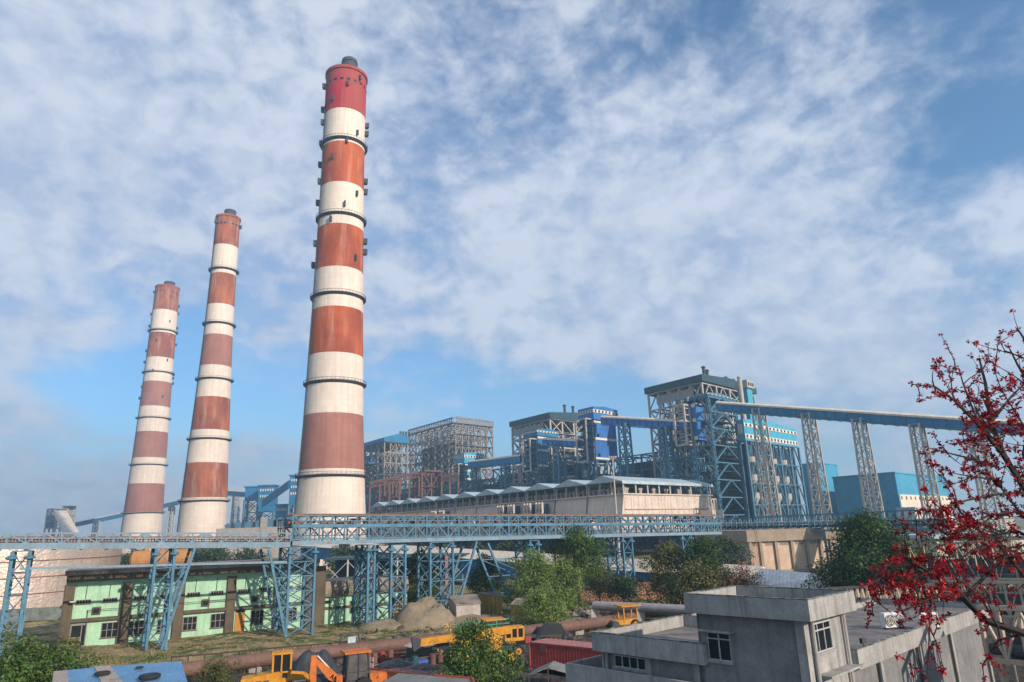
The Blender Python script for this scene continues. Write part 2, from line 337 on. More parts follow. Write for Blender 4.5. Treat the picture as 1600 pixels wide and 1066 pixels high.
# ------------------------------------------------------------------ chimneys
def chimney(label, x0, y0, Y, rows, widths, bands, ringrows, marks, flue_r, seed, ring_r=1.3):
    P = at(x0, y0, Y); P.z = 0
    root = thing('chimney', label, 'chimney', P, 'striped power station chimneys')
    def front(r): return Vector((P.x, P.y, 0)) - Vector((P.x, P.y, 0)).normalized() * r
    zr = []
    for py, w in widths:
        q = P.copy()
        for _ in range(3):
            z = zrow(front(9 if not zr else zr[-1][0]), py); dep = proj((P.x, P.y, z))[2]; r = w / 2 * dep / FPX
        zr.append((r, z))
    zr.sort(key=lambda a: a[1])
    zt = zr[-1][1]
    def rad(z):
        if z <= zr[0][1]: 
            (ra, za), (rb, zb) = zr[0], zr[1]; return ra + (ra - rb) * (za - z) / (zb - za) * .9
        for (ra, za), (rb, zb) in zip(zr, zr[1:]):
            if z <= zb: return ra + (rb - ra) * (z - za) / (zb - za)
        return zr[-1][0]
    edges = [zt] + [zrow(front(rad(60)), py) for py in rows] + [0.0]
    for k, (mt, nm) in enumerate(bands):
        z1, z0 = edges[k], edges[k + 1]
        steps = max(2, int((z1 - z0) / 6)); pr = [(rad(z0 + (z1 - z0) * i / steps), z0 + (z1 - z0) * i / steps) for i in range(steps + 1)]
        MB().lathe(P, pr, 64, cap=(k == 0)).build(nm, mt, root, smooth=(k != 0))
    rt = rad(zt)
    MB().lathe(P, [(rt + .5, zt - 1.2), (rt + .5, zt + .3), (rt - 1.2, zt + .3)], 64, cap=False).build('rim', M_conc if flue_r < 0 else bands[0][0], root)
    for py in ringrows:
        z = zrow(front(rad(60)), py); r = rad(z); b = MB()
        b.lathe(P, [(r - .1, z - .9), (r + ring_r, z), (r + ring_r, z + .25), (r - .1, z + .25)], 48, cap=False)
        b.lathe(P, [(r + ring_r - .1, z + 1.2), (r + ring_r + .02, z + 1.2), (r + ring_r + .02, z + 1.33), (r + ring_r - .1, z + 1.33)], 48, cap=False)
        for k in range(48):
            t = 2 * math.pi * k / 48; e = Vector((math.cos(t), math.sin(t), 0)) * (r + ring_r - .05)
            b.bar(P + e + Z * z, P + e + Z * (z + 1.3), .12)
        b.build('gallery', M_dark, root)
    # flue mouth with a domed hood standing out of the top
    fo = Vector((P.x, P.y, 0)).normalized(); sd = Vector((fo.y, -fo.x, 0)); fc = P + sd * rt * .12
    b = MB(); fr = abs(flue_r); fh = rt * .76 + 4 if seed == 1 else 7.5
    b.lathe(fc, [(fr, zt - 1), (fr, zt + fh * .7), (fr * 1.08, zt + fh * .7), (fr * 1.0, zt + fh * .86), (fr * .6, zt + fh * .97), (.05, zt + fh)], 24)
    b.build('flue_hood', M_dark, root)
    # small sheet metal platforms bolted round the shell
    for py, frac in marks:
        z = zrow(front(rad(60)), py); r = rad(z); t = math.asin(max(-.999, min(.999, frac)))
        v = (-fo * math.cos(t) + sd * math.sin(t)); tv = Vector((-v.y, v.x, 0)); c = P + v * r + Z * z
        b = MB(); b.ob(c - tv * .15 - Z * 1.3 - v * .3, v * (2.1 if abs(frac) > .7 else 1.5), tv * (.3 if abs(frac) > .7 else .7), Z * 2.6)
        if abs(frac) > .7: b.ob(c - tv * 1.0 - Z * 1.5, v * 1.5, tv * 2, Z * .2)
        b.build('platform', M_dark, root)
    # row of ports under the rim
    for k in range(-5, 6):
        t = k * .33 + .1; v = (-fo * math.cos(t) + sd * math.sin(t)); tv = Vector((-v.y, v.x, 0)); c = P + v * (rad(zt - 7) + .05) + Z * (zt - 7)
        MB().ob(c - tv * .7 - Z * .5 - v * .2, v * .3, tv * 1.4, Z).build('port', M_black, root)
    # ladder down the side
    b = MB(); t = -1.25; v = (-fo * math.cos(t) + sd * math.sin(t))
    zz_ = [i * zt / 24 for i in range(25)]
    for a, c in zip(zz_, zz_[1:]): b.bar(P + v * (rad(a) + .4) + Z * a, P + v * (rad(c) + .4) + Z * c, .7, .25)
    b.build('ladder', M_dark, root)
    return P, zt
Br = (M_brick, 'red_band'); W_, Rd, Pk, Mg = (M_white, 'white_band'), (M_red, 'red_band'), (M_pink, 'faded_band'), (M_magenta, 'red_band')
mk = [(118, -.98), (152, -1.), (172, .99), (186, .98), (176, -.97), (206, -1.), (215, .1), (198, .55), (240, -.5), (240, -1.), (262, .99), (277, 1.), (270, -.97), (301, -1.), (294, .6), (315, .1), (339, -.45), (359, .99), (376, .99), (369, -.97), (401, -1.), (396, .6), (125, .05), (147, -.6), (110, .6)]
print('main', chimney('tallest striped chimney, nearest one, with a crimson top and a dark domed hood', 516, 805, 280, [163, 215, 279, 345, 413, 476, 549, 644, 732],
      [(103, 61), (163, 62), (279, 65), (413, 73), (476, 77), (549, 83), (644, 90), (732, 99), (800, 108)], [Mg, W_, Rd, W_, Rd, W_, Rd, W_, Pk, W_], [210, 329, 455, 594, 742], mk, 3.6, 1))
print('c2', chimney('middle striped chimney of the three, without side platforms, its red bands faded to brown', 315, 830, 466, [377, 422, 471, 519, 568, 618, 670, 722, 777],
      [(334, 35), (377, 36), (422, 37), (519, 42), (618, 50.5), (722, 61), (780, 67), (830, 71)], [Br, W_, Br, W_, Pk, W_, Br, W_, Br, W_], [415, 501, 589, 684, 782], [(343, .95), (340, -.9)], 4.0, 2, 1.8))
mk1 = [(452, -.98), (470, .98), (482, .98), (487, -.98), (505, -1), (505, .98), (499, .4), (530, -.4), (531, 1), (545, -.98), (562, -1), (560, .5), (578, -.4), (585, .98), (593, 1), (602, -.95), (619, -1), (618, .4), (460, .3)]
print('c1', chimney('smallest and farthest striped chimney, leftmost, with a row of small side platforms', 221, 830, 686, [481, 517, 556, 594, 633, 673, 714, 755, 800],
      [(446, 34), (481, 35.5), (556, 39), (633, 43), (714, 48), (800, 55), (830, 57)], [Br, W_, Br, W_, Pk, W_, Pk, W_, Pk, W_], [513, 579, 651, 725, 801], mk1, 5.2, 3, 2.0))
# ------------------------------------------------------------------ steelwork helpers
def legs(root, base, top, w, m, name='leg'):
    for b_, t_ in zip(base, top): MB().bar(b_, t_, w, w, DB).build(name, m, root)
def lattice_panels(b, base, top, n, w, kinds='X', faces=(0, 1, 2, 3), flat=0.8):
    k = len(base); closed = k > 2
    for fi in faces:
        i, j = fi, (fi + 1) % k
        for s in range(n):
            a0, a1 = s / n, (s + 1) / n
            p0, p1 = base[i].lerp(top[i], a0), base[i].lerp(top[i], a1); q0, q1 = base[j].lerp(top[j], a0), base[j].lerp(top[j], a1)
            if kinds == 'X': b.bar(p0, q1, w, w * flat); b.bar(q0, p1, w, w * flat)
            elif kinds == 'V':
                mm = (p1 + q1) / 2; b.bar(p0, mm, w, w * flat); b.bar(q0, mm, w, w * flat)
            elif kinds == 'Z':
                if s % 2: b.bar(p0, q1, w, w * flat)
                else: b.bar(q0, p1, w, w * flat)
            b.bar(p1, q1, w, w * flat)
def square(P, a, wa, c, wb): return [P, P + a * wa, P + a * wa + c * wb, P + c * wb]
def trestle(name, label, P, a, wa, c, wb, z0, z1, n, w, bw, ml, mb_, taper=1.0, kind='X', group=None, cat='conveyor trestle'):
    P = Vector((P[0], P[1], z0)); root = thing(name, label, cat, P, group)
    base = square(P, a, wa, c, wb); cen = sum(base, Vector()) / 4
    top = [cen + (q - cen) * taper + Z * (z1 - z0) for q in base]
    legs(root, base, top, w, ml)
    b = MB(); lattice_panels(b, base, top, n, bw, kind); b.build('bracing', mb_, root)
    b = MB(); b.bar(top[0], top[3], w * 1.3); b.bar(top[1], top[2], w * 1.3); b.build('cap_beam', ml, root)
    return root
def frame(root, P, A, la, na, B, lb, nb, zs, cw, ml, mbr, brace=.6, seed=1, inner=True, bw=None, skipA=0):
    r = random.Random(seed); bw = bw or cw * .55
    g = lambda i, j, z: Vector((P.x, P.y, 0)) + A * (la * i / na) + B * (lb * j / nb) + Z * z
    for i in range(na + 1):
        for j in range(nb + 1):
            if 0 < i < na and 0 < j < nb: continue
            MB().bar(g(i, j, zs[0]), g(i, j, zs[-1]), cw, cw, A).build('column', ml, root)
    for k, z in enumerate(zs[1:]):
        b = MB()
        for j in range(nb + 1):
            b.bar(g(0, j, z), g(na, j, z), cw * .6, cw * .9)
        for i in range(na + 1):
            b.bar(g(i, 0, z), g(i, nb, z), cw * .6, cw * .9)
        b.build('floor_beams', ml, root)
        b = MB(); z0 = zs[k]
        for i in range(na):
            for j in (0, nb):
                if r.random() < brace:
                    t = r.random()
                    if t < .45: b.bar(g(i, j, z0), g(i + 1, j, z), bw); b.bar(g(i + 1, j, z0), g(i, j, z), bw)
                    elif t < .8: b.bar(g(i, j, z0), g(i + .5, j, z), bw); b.bar(g(i + 1, j, z0), g(i + .5, j, z), bw)
                    else: b.bar(g(i, j, z0), g(i + 1, j, z), bw)
        for j in range(nb):
            for i in (0, na):
                if r.random() < brace:
                    t = r.random()
                    if t < .45: b.bar(g(i, j, z0), g(i, j + 1, z), bw); b.bar(g(i, j + 1, z0), g(i, j, z), bw)
                    elif t < .8: b.bar(g(i, j, z0), g(i, j + .5, z), bw); b.bar(g(i, j + 1, z0), g(i, j + .5, z), bw)
                    else: b.bar(g(i, j + 1, z0), g(i, j, z), bw)
        if b.v: b.build('bracing', mbr, root)
        # grated walkways with handrails, ducts and vessels: what fills a boiler house
        b = MB()
        for j in (0, nb):
            o = -1.2 if j == 0 else 0
            if r.random() < .7:
                i0 = r.random() * na * .4; i1 = na * (.6 + .4 * r.random()); s = g(i0, j, z) + B * o; e = g(i1, j, z) + B * o
                b.bar(s, e, 1.6, .2); b.bar(s + Z * 1.1, e + Z * 1.1, .12)
        for i in (0,):
            if r.random() < .8:
                s = g(i, 0, z) - A * 1.0; e = g(i, nb, z) - A * 1.0; b.bar(s, e, 1.6, .2); b.bar(s + Z * 1.1, e + Z * 1.1, .12)
        if b.v: b.build('walkway', mbr, root)
    return g
def boiler_fill(root, g, zs, na, nb, seed, big=True):
    r = random.Random(seed); z0, z1 = zs[0], zs[-1]; H = z1 - z0
    if big:
        b = MB(); o = g(.28 * na, .25 * nb, z0 + H * .25); b.ob(o, g(.95 * na, .25 * nb, 0) - g(.28 * na, .25 * nb, 0), g(0, .9 * nb, 0) - g(0, .25 * nb, 0), Z * H * .62)
        b.build('boiler_casing', M_boiler, root)
        b = MB(); o = g(.1 * na, .1 * nb, z0); b.ob(o, g(.85 * na, 0, 0) - g(.1 * na, 0, 0), g(0, .9 * nb, 0) - g(0, .1 * nb, 0), Z * H * .28); b.build('lower_casing', M_boiler, root)
    for k in range(16):
        b = MB(); i, j = r.uniform(.05, .95) * na, r.uniform(0.02, .5) * nb; za = z0 + H * r.uniform(0, .7); rr = r.uniform(.8, 2.0)
        if r.random() < .5: b.tube(g(i, j, za), g(i, j, min(z1 - 4, za + r.uniform(8, 25))), rr, n=12)
        else: b.tube(g(i, j, za), g(min(na, i + r.uniform(.5, 1.5)), j, za + r.uniform(-3, 3)), rr, n=12)
        b.build('duct', M_boiler if r.random() < .6 else M_steel, root, smooth=False)
def gable_roof(root, P, A, la, B, lb, z0, eave, rise, m, name='roof', ridge='A', over=1.5, frac=.5, fascia=3.0):
    # a long roof with a deep fascia; ridge runs along A and the gable shows toward B's start
    p = Vector((P.x, P.y, z0)) - A * over - B * over; a = A * (la + 2 * over); c = B * (lb + 2 * over)
    if ridge == 'A': b = MB().poly([p, p + c, p + c + Z * eave, p + c * frac + Z * (eave + rise), p + Z * eave], a)
    else: b = MB().poly([p, p + a, p + a + Z * eave, p + a * frac + Z * (eave + rise), p + Z * eave], c)
    return b.build(name, m, root)
def window_band(root, P, d, L, z, h, n, nrm, name='window'):
    b = MB(); b.ob(Vector((P.x, P.y, z)) + nrm * .0, d * L, nrm * .25, Z * h); b.build('white_band', M_offwhite, root)
    for k in range(n):
        s = L / n
        MB().ob(Vector((P.x, P.y, z + h * .15)) + d * (s * (k + .3)) + nrm * .2, d * s * .45, nrm * .15, Z * h * .7).build(name, M_glass, root)
UB = -DB; UA = -DA       # outward normals of the two faces that look this way: UA toward the camera, UB to the left

# ------------------------------------------------------------------ boiler houses
def boiler(label, px, Y, rows, pl, pr_, na, nb, roofm, colm, seed, nlev, cw_=.85, group='boiler houses in the far row', rise=2.0, covered=True, fas=None):
    P = at(px, 800, Y); P.z = 0
    zt = zrow(P, rows[0]); ze = zrow(P, rows[1])
    la = along(P + Z * zt, DA, pl); lb = along(P + Z * zt, DB, pr_)
    root = thing('boiler_house', label, 'boiler house', P, group)
    zs = [0] + [ze * (k + 1) / nlev for k in range(nlev)]
    g = frame(root, P, DA, la, na, DB, lb, nb, zs, cw_, colm, colm, brace=.92, seed=seed)
    boiler_fill(root, g, zs, na, nb, seed + 5)
    if covered: gable_roof(root, P, DA, la, DB, lb, ze + .6, zt - ze - .6, rise, roofm)
    return root, P, la, lb, zs, g
r3, P3, la3, lb3, zs3, g3 = boiler('nearest and tallest boiler house with a dark teal roof, behind the blue stair tower', 1118, 330, (586, 598), 1012, 1176, 5, 4, M_teal, M_steel, 3, 9, rise=1.5)
b = MB(); b.ob(P3 + DA * .25 * la3 * .6 - DB * .8 + Z * (zs3[-1] - 6.3), DA * la3 * .68, DB * .4, Z * 4.4); b.build('louvred_screen', mat('pale_louvre', (.38, .36, .33), scale=.5, streak=.6, wave=(tuple(DA), 1.2, .2)), r3)
b = MB(); b.ob(g3(1.2, .3, 0) + Z * (zs3[-1] - 22), DA * la3 * .4, DB * lb3 * .4, Z * 15); b.build('coal_bunker', M_teal, r3)
for i, (f, h, mm) in enumerate([(.18, 3.2, M_dark), (.3, 2.8, M_dark), (.72, 2.6, M_rust), (.85, 2.8, M_rust), (1.0, 4, M_dark)]):
    c = P3 + DB * lb3 * f + DA * (4 + 2 * i); zt = zs3[-1] + 6.5
    b = MB(); b.tube(c + Z * zt, c + Z * (zt + h), .8, n=12); b.lathe(c, [(1.0, zt + h - .2), (1.2, zt + h + .5), (.3, zt + h + 1)], 12); b.build('roof_vent', mm, r3)
r2, P2, la2, lb2, zs2, g2 = boiler('second boiler house with a long dark grey teal roof, left of the cobalt tower', 866, 420, (645, 655), 800, 945, 5, 5, M_teal, M_steel, 12, 9, cw_=1.0, rise=2.5)
b = MB(); b.ob(P2 + DA * la2 * .2 - DB * .8 + Z * (zs2[-1] - 6), DA * la2 * .75, DB * .4, Z * 4.2); b.build('louvred_screen', bpy.data.materials['pale_louvre'], r2)
for i, f in enumerate((.35, .5)):
    c = P2 + DB * lb2 * f + DA * 5; zt = zs2[-1] + 7
    b = MB(); b.tube(c + Z * zt, c + Z * (zt + 4), .8, n=12); b.lathe(c, [(1.0, zt + 3.8), (1.2, zt + 4.5), (.3, zt + 5)], 12); b.build('roof_vent', M_dark, r2)
# the unfinished one: bare steel up to a crown of roof girders
r1, P1, la1, lb1, zs1, g1 = boiler('bare unroofed boiler house of pale steel with a crown of roof girders', 713, 525, (653, 661), 641, 769, 7, 6, M_teal, M_steelb, 21, 11, cw_=.9, covered=False)
zt = zrow(P1, 653); b = MB()
n = 26
for k in range(n + 1):
    p = P1 + DA * la1 * k / n - DB * 2
    b.bar(p + Z * (zs1[-1] + 0), p + Z * zt, .7)
    if k % 6 == 0: b.bar(p + Z * zt, p + DB * (lb1 + 4) + Z * zt, .5)
    q = P1 + DB * lb1 * k / n - DA * 2; b.bar(q + Z * zs1[-1], q + Z * (zt + (.9 if k < 20 else -1)), .6)
for z in (zs1[-1] + .2, zt): b.bar(P1 - DB * 2 + Z * z, P1 - DB * 2 + DA * la1 + Z * z, .9); b.bar(P1 - DA * 2 + Z * z, P1 - DA * 2 + DB * lb1 + Z * z, .9)
b.build('roof_girders', M_steelb, r1)
for j in range(6):
    p = g1(1 + j * .8, 0, zs1[-1] - 9) - DB * 1.0
    MB().tube(p, p + Z * 5, 1.1, n=10).build('hanger_vessel', M_steel, r1)
r0, P0, la0, lb0, zs0, g0 = boiler('farthest boiler house with a light blue gabled roof, just right of the tallest chimney', 599, 637, (684, 691), 553, 645, 5, 5, M_mblue, M_steelb, 33, 10, cw_=1.1, rise=5)
for k in range(4):
    c = P0 + DB * lb0 * (.62 + .1 * k) + DA * 4 + Z * (zrow(P0, 684) + 2)
    MB().tube(c, c + Z * 6, 1.0, n=10).build('roof_vent', M_dark, r0)
b = MB(); b.poly([g0(1, 0, zs0[-3]) - DB * 10, g0(1, 0, zs0[-3]), g0(1, 0, zs0[-3] + 3), g0(1, 0, zs0[-3] + 1) - DB * 10], DA * la0 * .8); b.build('lean_to_roof', M_mblue, r0)

# mill bays: long dark blue steel halls filling the gaps between the boiler houses
def mill_bay(label, px, Y, pl, top, seed):
    P = place(px, Y); zt = zrow(P, top); la = along(P + Z * zt * .6, DA, pl); root = thing('mill_bay', label, 'industrial building', P, 'dark blue mill bays between the boiler houses')
    zs = [zt * k / 6 for k in range(7)]; g = frame(root, P, DA, la, max(4, int(la / 9)), DB, 14, 1, zs, .7, M_lblue, M_lblue, brace=.9, seed=seed)
    n = max(4, int(la / 9)); r = random.Random(seed)
    MB().ob(P + DB * 5, DA * la, DB * 12, Z * zt * .93).build('inner_wall', M_boiler, root)
    for k in range(n):
        z0 = zt * r.choice([.1, .3, .5, .62]); MB().ob(g(k + .1, 0, z0) + DB * (1 + r.random() * 2), DA * (la / n * .75), DB * 4, Z * zt * r.uniform(.15, .3)).build('cladding', r.choice([M_mblue, M_boiler, M_teal, M_boiler]), root)
    for k in range(n):
        z0 = r.uniform(.2, .9) * zt; MB().tube(g(k + .1, 0, z0) + UB * 1, g(min(n, k + r.uniform(.6, 1.8)), 0, z0 + r.uniform(-3, 3)) + UB * 1, r.uniform(.5, 1.1), n=10).build('duct', M_steel, root)
def place(px, Y): p = at(px, 800, Y); p.z = 0; return p
mill_bay('dark blue mill bay left of the tallest boiler house, under the cobalt gallery', 1085, 342, 962, 700, 4)
mill_bay('dark blue mill bay in front of the second boiler house', 905, 405, 772, 714, 6)
mill_bay('dark blue mill bay before the bare boiler house', 768, 470, 655, 748, 8)
mill_bay('dark blue mill bay behind the rusty frames, next to the tallest chimney', 648, 560, 560, 762, 9)

# rusty pipe rack and frames in front of the far boilers
def rusty(px, Y, top, w, d, n, label, seed):
    P = at(px, 800, Y); P.z = 0; zt = zrow(P, top); root = thing('rusty_frame', label, 'steel frame', P, 'rusty duct support frames')
    zs = [0] + [zt * (k + 1) / n for k in range(n)]
    frame(root, P, DA, w, 2, DB, d, 2, zs, 1.1, M_rust, M_rust, brace=.9, seed=seed)
    b = MB().bar(P + Z * (zt + .5) - DA, P + DB * d + Z * (zt + .5) - DA, 3, 1.2); b.build('top_duct', M_rust, root)
rusty(659, 470, 737, 12, 16, 5, 'tall rusty brown steel frame before the bare boiler house', 1)
rusty(600, 500, 750, 14, 14, 4, 'low rusty brown steel frame beside the tallest chimney', 2)
def pipe_rack(label, p, q, n, m=None):
    m = m or M_rust
    root = thing('pipe_rack', label, 'pipe rack', Vector((p.x, p.y, 0)), 'rusty pipe racks before the far boilers'); d = (q - p); 
    b = MB()
    for s in (0, 2.5): b.bar(p + Z * s, q + Z * s, .8)
    for k in range(n): b.bar(p.lerp(q, k / n) + Z * (2.5 * (k % 2)), p.lerp(q, (k + 1) / n) + Z * (2.5 * ((k + 1) % 2)), .5); 
    b.build('truss', m, root)
    for k in range(0, n + 1, 4):
        c = p.lerp(q, k / n); MB().bar(Vector((c.x, c.y, 0)), c, 1.0).build('post', m, root)
    for s in (.8, 1.7): MB().tube(p + Z * (2.9 + s * .3) + DA * s, q + Z * (2.9 + s * .3) + DA * s, .45, n=8).build('pipe', m, root)
pipe_rack('long rusty pipe rack running left of the tall rusty frame', at(578, 762, 470), at(655, 745, 470), 20)
pipe_rack('long rusty pipe rack running right of the tall rusty frame', at(690, 752, 450), at(716, 749, 445), 8)

# ------------------------------------------------------------------ bunker bay (turquoise) with its lattice columns
def bunker():
    P = at(1178.5, 800, 312); P.z = 0; zt = zrow(P, 655); zm = zrow(P, 688)
    la, lb = along(P + Z * zt, DA, 1151), along(P + Z * zt, DB, 1243)
    root = thing('bunker_bay', 'turquoise clad bunker bay on pale blue lattice columns, right of the boiler house', 'industrial building', P)
    gable_roof(root, P, DA, la, DB, lb, zm, zt - zm, 1.2, M_turq, 'cladding', ridge='A', over=0, frac=.3)
    window_band(root, P + UA * .0, DB, lb, zt - 3.2, 1.6, 14, UA); window_band(root, P, DB, lb, zm + 1.0, 2.0, 16, UA)
    MB().ob(P + UB * .01 + Z * (zt - 6.5) + DA * 1, UB * .25, DA * (la - 1), Z * 4.5).build('cream_panel', M_cream, root)
    for j in range(6):
        for i in (0, 2):
            c = P + DB * lb * j / 5 + DA * la * i / 2; MB().bar(c, c + Z * zm, .9, .9, DA).build('column', M_lblue, root)
    nz = 5
    for j in range(5):
        b = MB(); p, q = P + DB * lb * j / 5, P + DB * lb * (j + 1) / 5
        lattice_panels(b, [p, q], [p + Z * zm, q + Z * zm], nz, .55, 'V', (0,)); b.build('bracing', M_lblue, root)
    b = MB().ob(P + DB * 3 + DA * 5, DB * (lb - 6), DA * (la - 6), Z * zm * .98); b.build('lower_casing', M_boiler, root)
    for j in range(4):
        for k in range(3):
            c = P + DB * lb * (.12 + .2 * j) + DA * 2.2 + Z * (zm * (.45 + .17 * k)); b = MB(); b.lathe(c, [(.4, -2.5), (2.0, .5), (2.0, 3)], 12); b.build('hopper', M_steel, root)
    c = P + DB * lb * .27 + DA * 4; z2 = zrow(c, 606); z3 = zrow(c, 594); w = 5.5
    MB().ob(c + Z * zt, DB * w, DA * w, Z * (z2 - zt)).build('shaft', M_turq, root)
    b = MB().ob(c - DB * 1 - DA * 1 + Z * z2, DB * (w + 2), DA * (w + 2), Z * (z3 - z2)); b.build('shaft_head', M_conc, root)
    for k in range(3): MB().ob(c - DB * 1 - DA * 1.2 + DB * (1 + 2.2 * k) + Z * (z2 + 1), DB * 1.1, DA * .3, Z * 1.6).build('window', M_glass, root)
bunker()
c = at(1181, 800, 322); c.z = 0; z2 = zrow(c, 590)
b = MB(); b.tube(c, c + Z * z2, 1.0, n=14); b.lathe(c, [(1.2, z2 - .4), (1.25, z2), (.6, z2 + .8)], 14)
solo(b, 'vent_stack', M_steel, 'thin beige vent stack standing beside the turquoise shaft', 'vent stack', c)

# ------------------------------------------------------------------ transfer towers
def tower(label, P, wa, wb, zhead, hh, shaft, cage, legz, mclad, na=5, head_over=1.2, extra=True):
    """P: near corner on the ground; head box on top, a clad shaft under it, stair cage on the left, lattice legs down to the ground"""
    P = Vector((P.x, P.y, 0)); root = thing('transfer_tower', label, 'transfer tower', P, 'blue coal transfer towers')
    o = head_over
    gable_roof(root, P, DA, wa, DB, wb, zhead - hh, hh, .8, mclad, 'head', over=o)
    q = P + UB * o + UA * o
    window_band(root, q, DB, wb + 2 * o, zhead - hh * .45, hh * .24, 7, UA); window_band(root, q + DA * (wa + 2 * o), UA, wa + 2 * o, zhead - hh * .45, hh * .24, 6, UB)
    if shaft:
        s0, s1, f0, f1 = shaft          # z range, width range along B
        MB().ob(P + DB * wb * f0 + Z * s0, DB * wb * (f1 - f0), DA * wa * .9, Z * (zhead - hh - s0)).build('shaft', mclad, root)
        for z in (s0, (s0 + zhead - hh) / 2, zhead - hh - 1.4):
            MB().ob(P + DB * wb * f0 + UA * .2 + UB * .2 + Z * z, DB * (wb * (f1 - f0) + .4), DA * .3, Z * 1.2).build('white_band', M_offwhite, root)
            MB().ob(P + DB * wb * (f0 + .1) + UA * .3 + Z * (z + 1.6), DB * 1.6, DA * .3, Z * 1.6).build('window', M_glass, root)
    if cage:
        c0, c1, cl, cd = cage
        base = [P + DA * 1.0, P + DA * (1.0 + cl), P + DA * (1.0 + cl) + UB * cd, P + DA * 1.0 + UB * cd]
        base = [v + Z * c0 for v in base]; top = [v + Z * (c1 - c0) for v in base]
        b = MB()
        for s, t in zip(base, top): b.bar(s, t, .7, .7, DB)
        for s in (base, top):
            for k in range(4): b.bar(s[k], s[(k + 1) % 4], .6)
        b.build('cage_frame', M_steel, root)
        b = MB(); nf = 6; h = (c1 - c0) / nf
        for k in range(nf):
            z = c0 + k * h; m0, m1 = (base[3] + base[0]) / 2, (base[1] + base[2]) / 2
            m0, m1 = Vector((m0.x, m0.y, z)), Vector((m1.x, m1.y, z + h / 2)); b.bar(m0, m1, 2.0, .4); m2 = Vector((m0.x, m0.y, z + h)); b.bar(m1, m2, 2.0, .4)
            b.bar(m0 + Z * 1.1, m1 + Z * 1.1, .2); b.bar(m1 + Z * 1.1, m2 + Z * 1.1, .2)
            b.ob(m0 + UB * cd * .5, UA * 1.2, DB * cd, Z * .2)
        b.build('stair_flights', M_teal, root)
    base = square(P, DA, wa, DB, wb); top = [v + Z * (legz) for v in base]
    for s, t in zip(base, top):
        b = MB()      # laced box column
        for e in (Vector((0, 0, 0)), DA * 1.3, DA * 1.3 + DB * 1.3, DB * 1.3): b.bar(s + e, t + e, .3, .3, DB)
        nn = int(legz / 2.2)
        for k in range(nn):
            za, zb = legz * k / nn, legz * (k + 1) / nn; b.bar(s + Z * za, s + DB * 1.3 + Z * zb, .22); b.bar(s + DB * 1.3 + Z * za, s + DB * 1.3 + Z * zb, .22); b.bar(s + Z * za, s + DA * 1.3 + Z * zb, .22)
        b.build('leg', M_lblue, root)
    b = MB(); lattice_panels(b, base, top, na, .6, 'V'); b.build('bracing', M_lblue, root)
    if extra:
        for k in range(5):
            z = legz * (k + 1) / 6; MB().ob(P + DB * wb * .15 + DA * 1.2 + Z * z, DB * wb * .7, DA * (wa - 2), Z * .4).build('floor', M_teal, root)
    return root
def tz(P, py): return zrow(P, py)
def place(px, Y): p = at(px, 800, Y); p.z = 0; return p
T = place(727.5, 466); tower('small turquoise transfer tower left of the lowest blue gallery, before the bare boiler house', T, 10, along(T + Z * 60, DB, 752), tz(T, 708), tz(T, 708) - tz(T, 724), (tz(T, 750), 0, 0, .35), (tz(T, 751), tz(T, 725), 8, 5), tz(T, 750), M_turq)
T = place(845, 400); tower('mid blue transfer tower with an outside stair cage, before the second boiler house', T, 11, along(T + Z * 60, DB, 869), tz(T, 671), tz(T, 671) - tz(T, 681), (tz(T, 729), 0, -.0, .5), (tz(T, 736), tz(T, 686), 7, 6), tz(T, 681), M_mblue, 6)
T = place(937, 362); tower('big cobalt blue transfer tower with white window bands, centre of the row', T, 10, along(T + Z * 60, DB, 963), tz(T, 636), tz(T, 636) - tz(T, 656), (tz(T, 718), 0, -.0, 1.0), (tz(T, 721), tz(T, 655), 8, 6), tz(T, 718), M_cblue, 3)
T = place(1126, 300); zt3 = tz(T, 614)
tower('tallest lattice stair tower with a cobalt shaft, where the two high galleries meet', T, 12, along(T + Z * 60, DB, 1150), tz(T, 613), 2.0, None, None, tz(T, 616), M_lblue, 9, head_over=0)
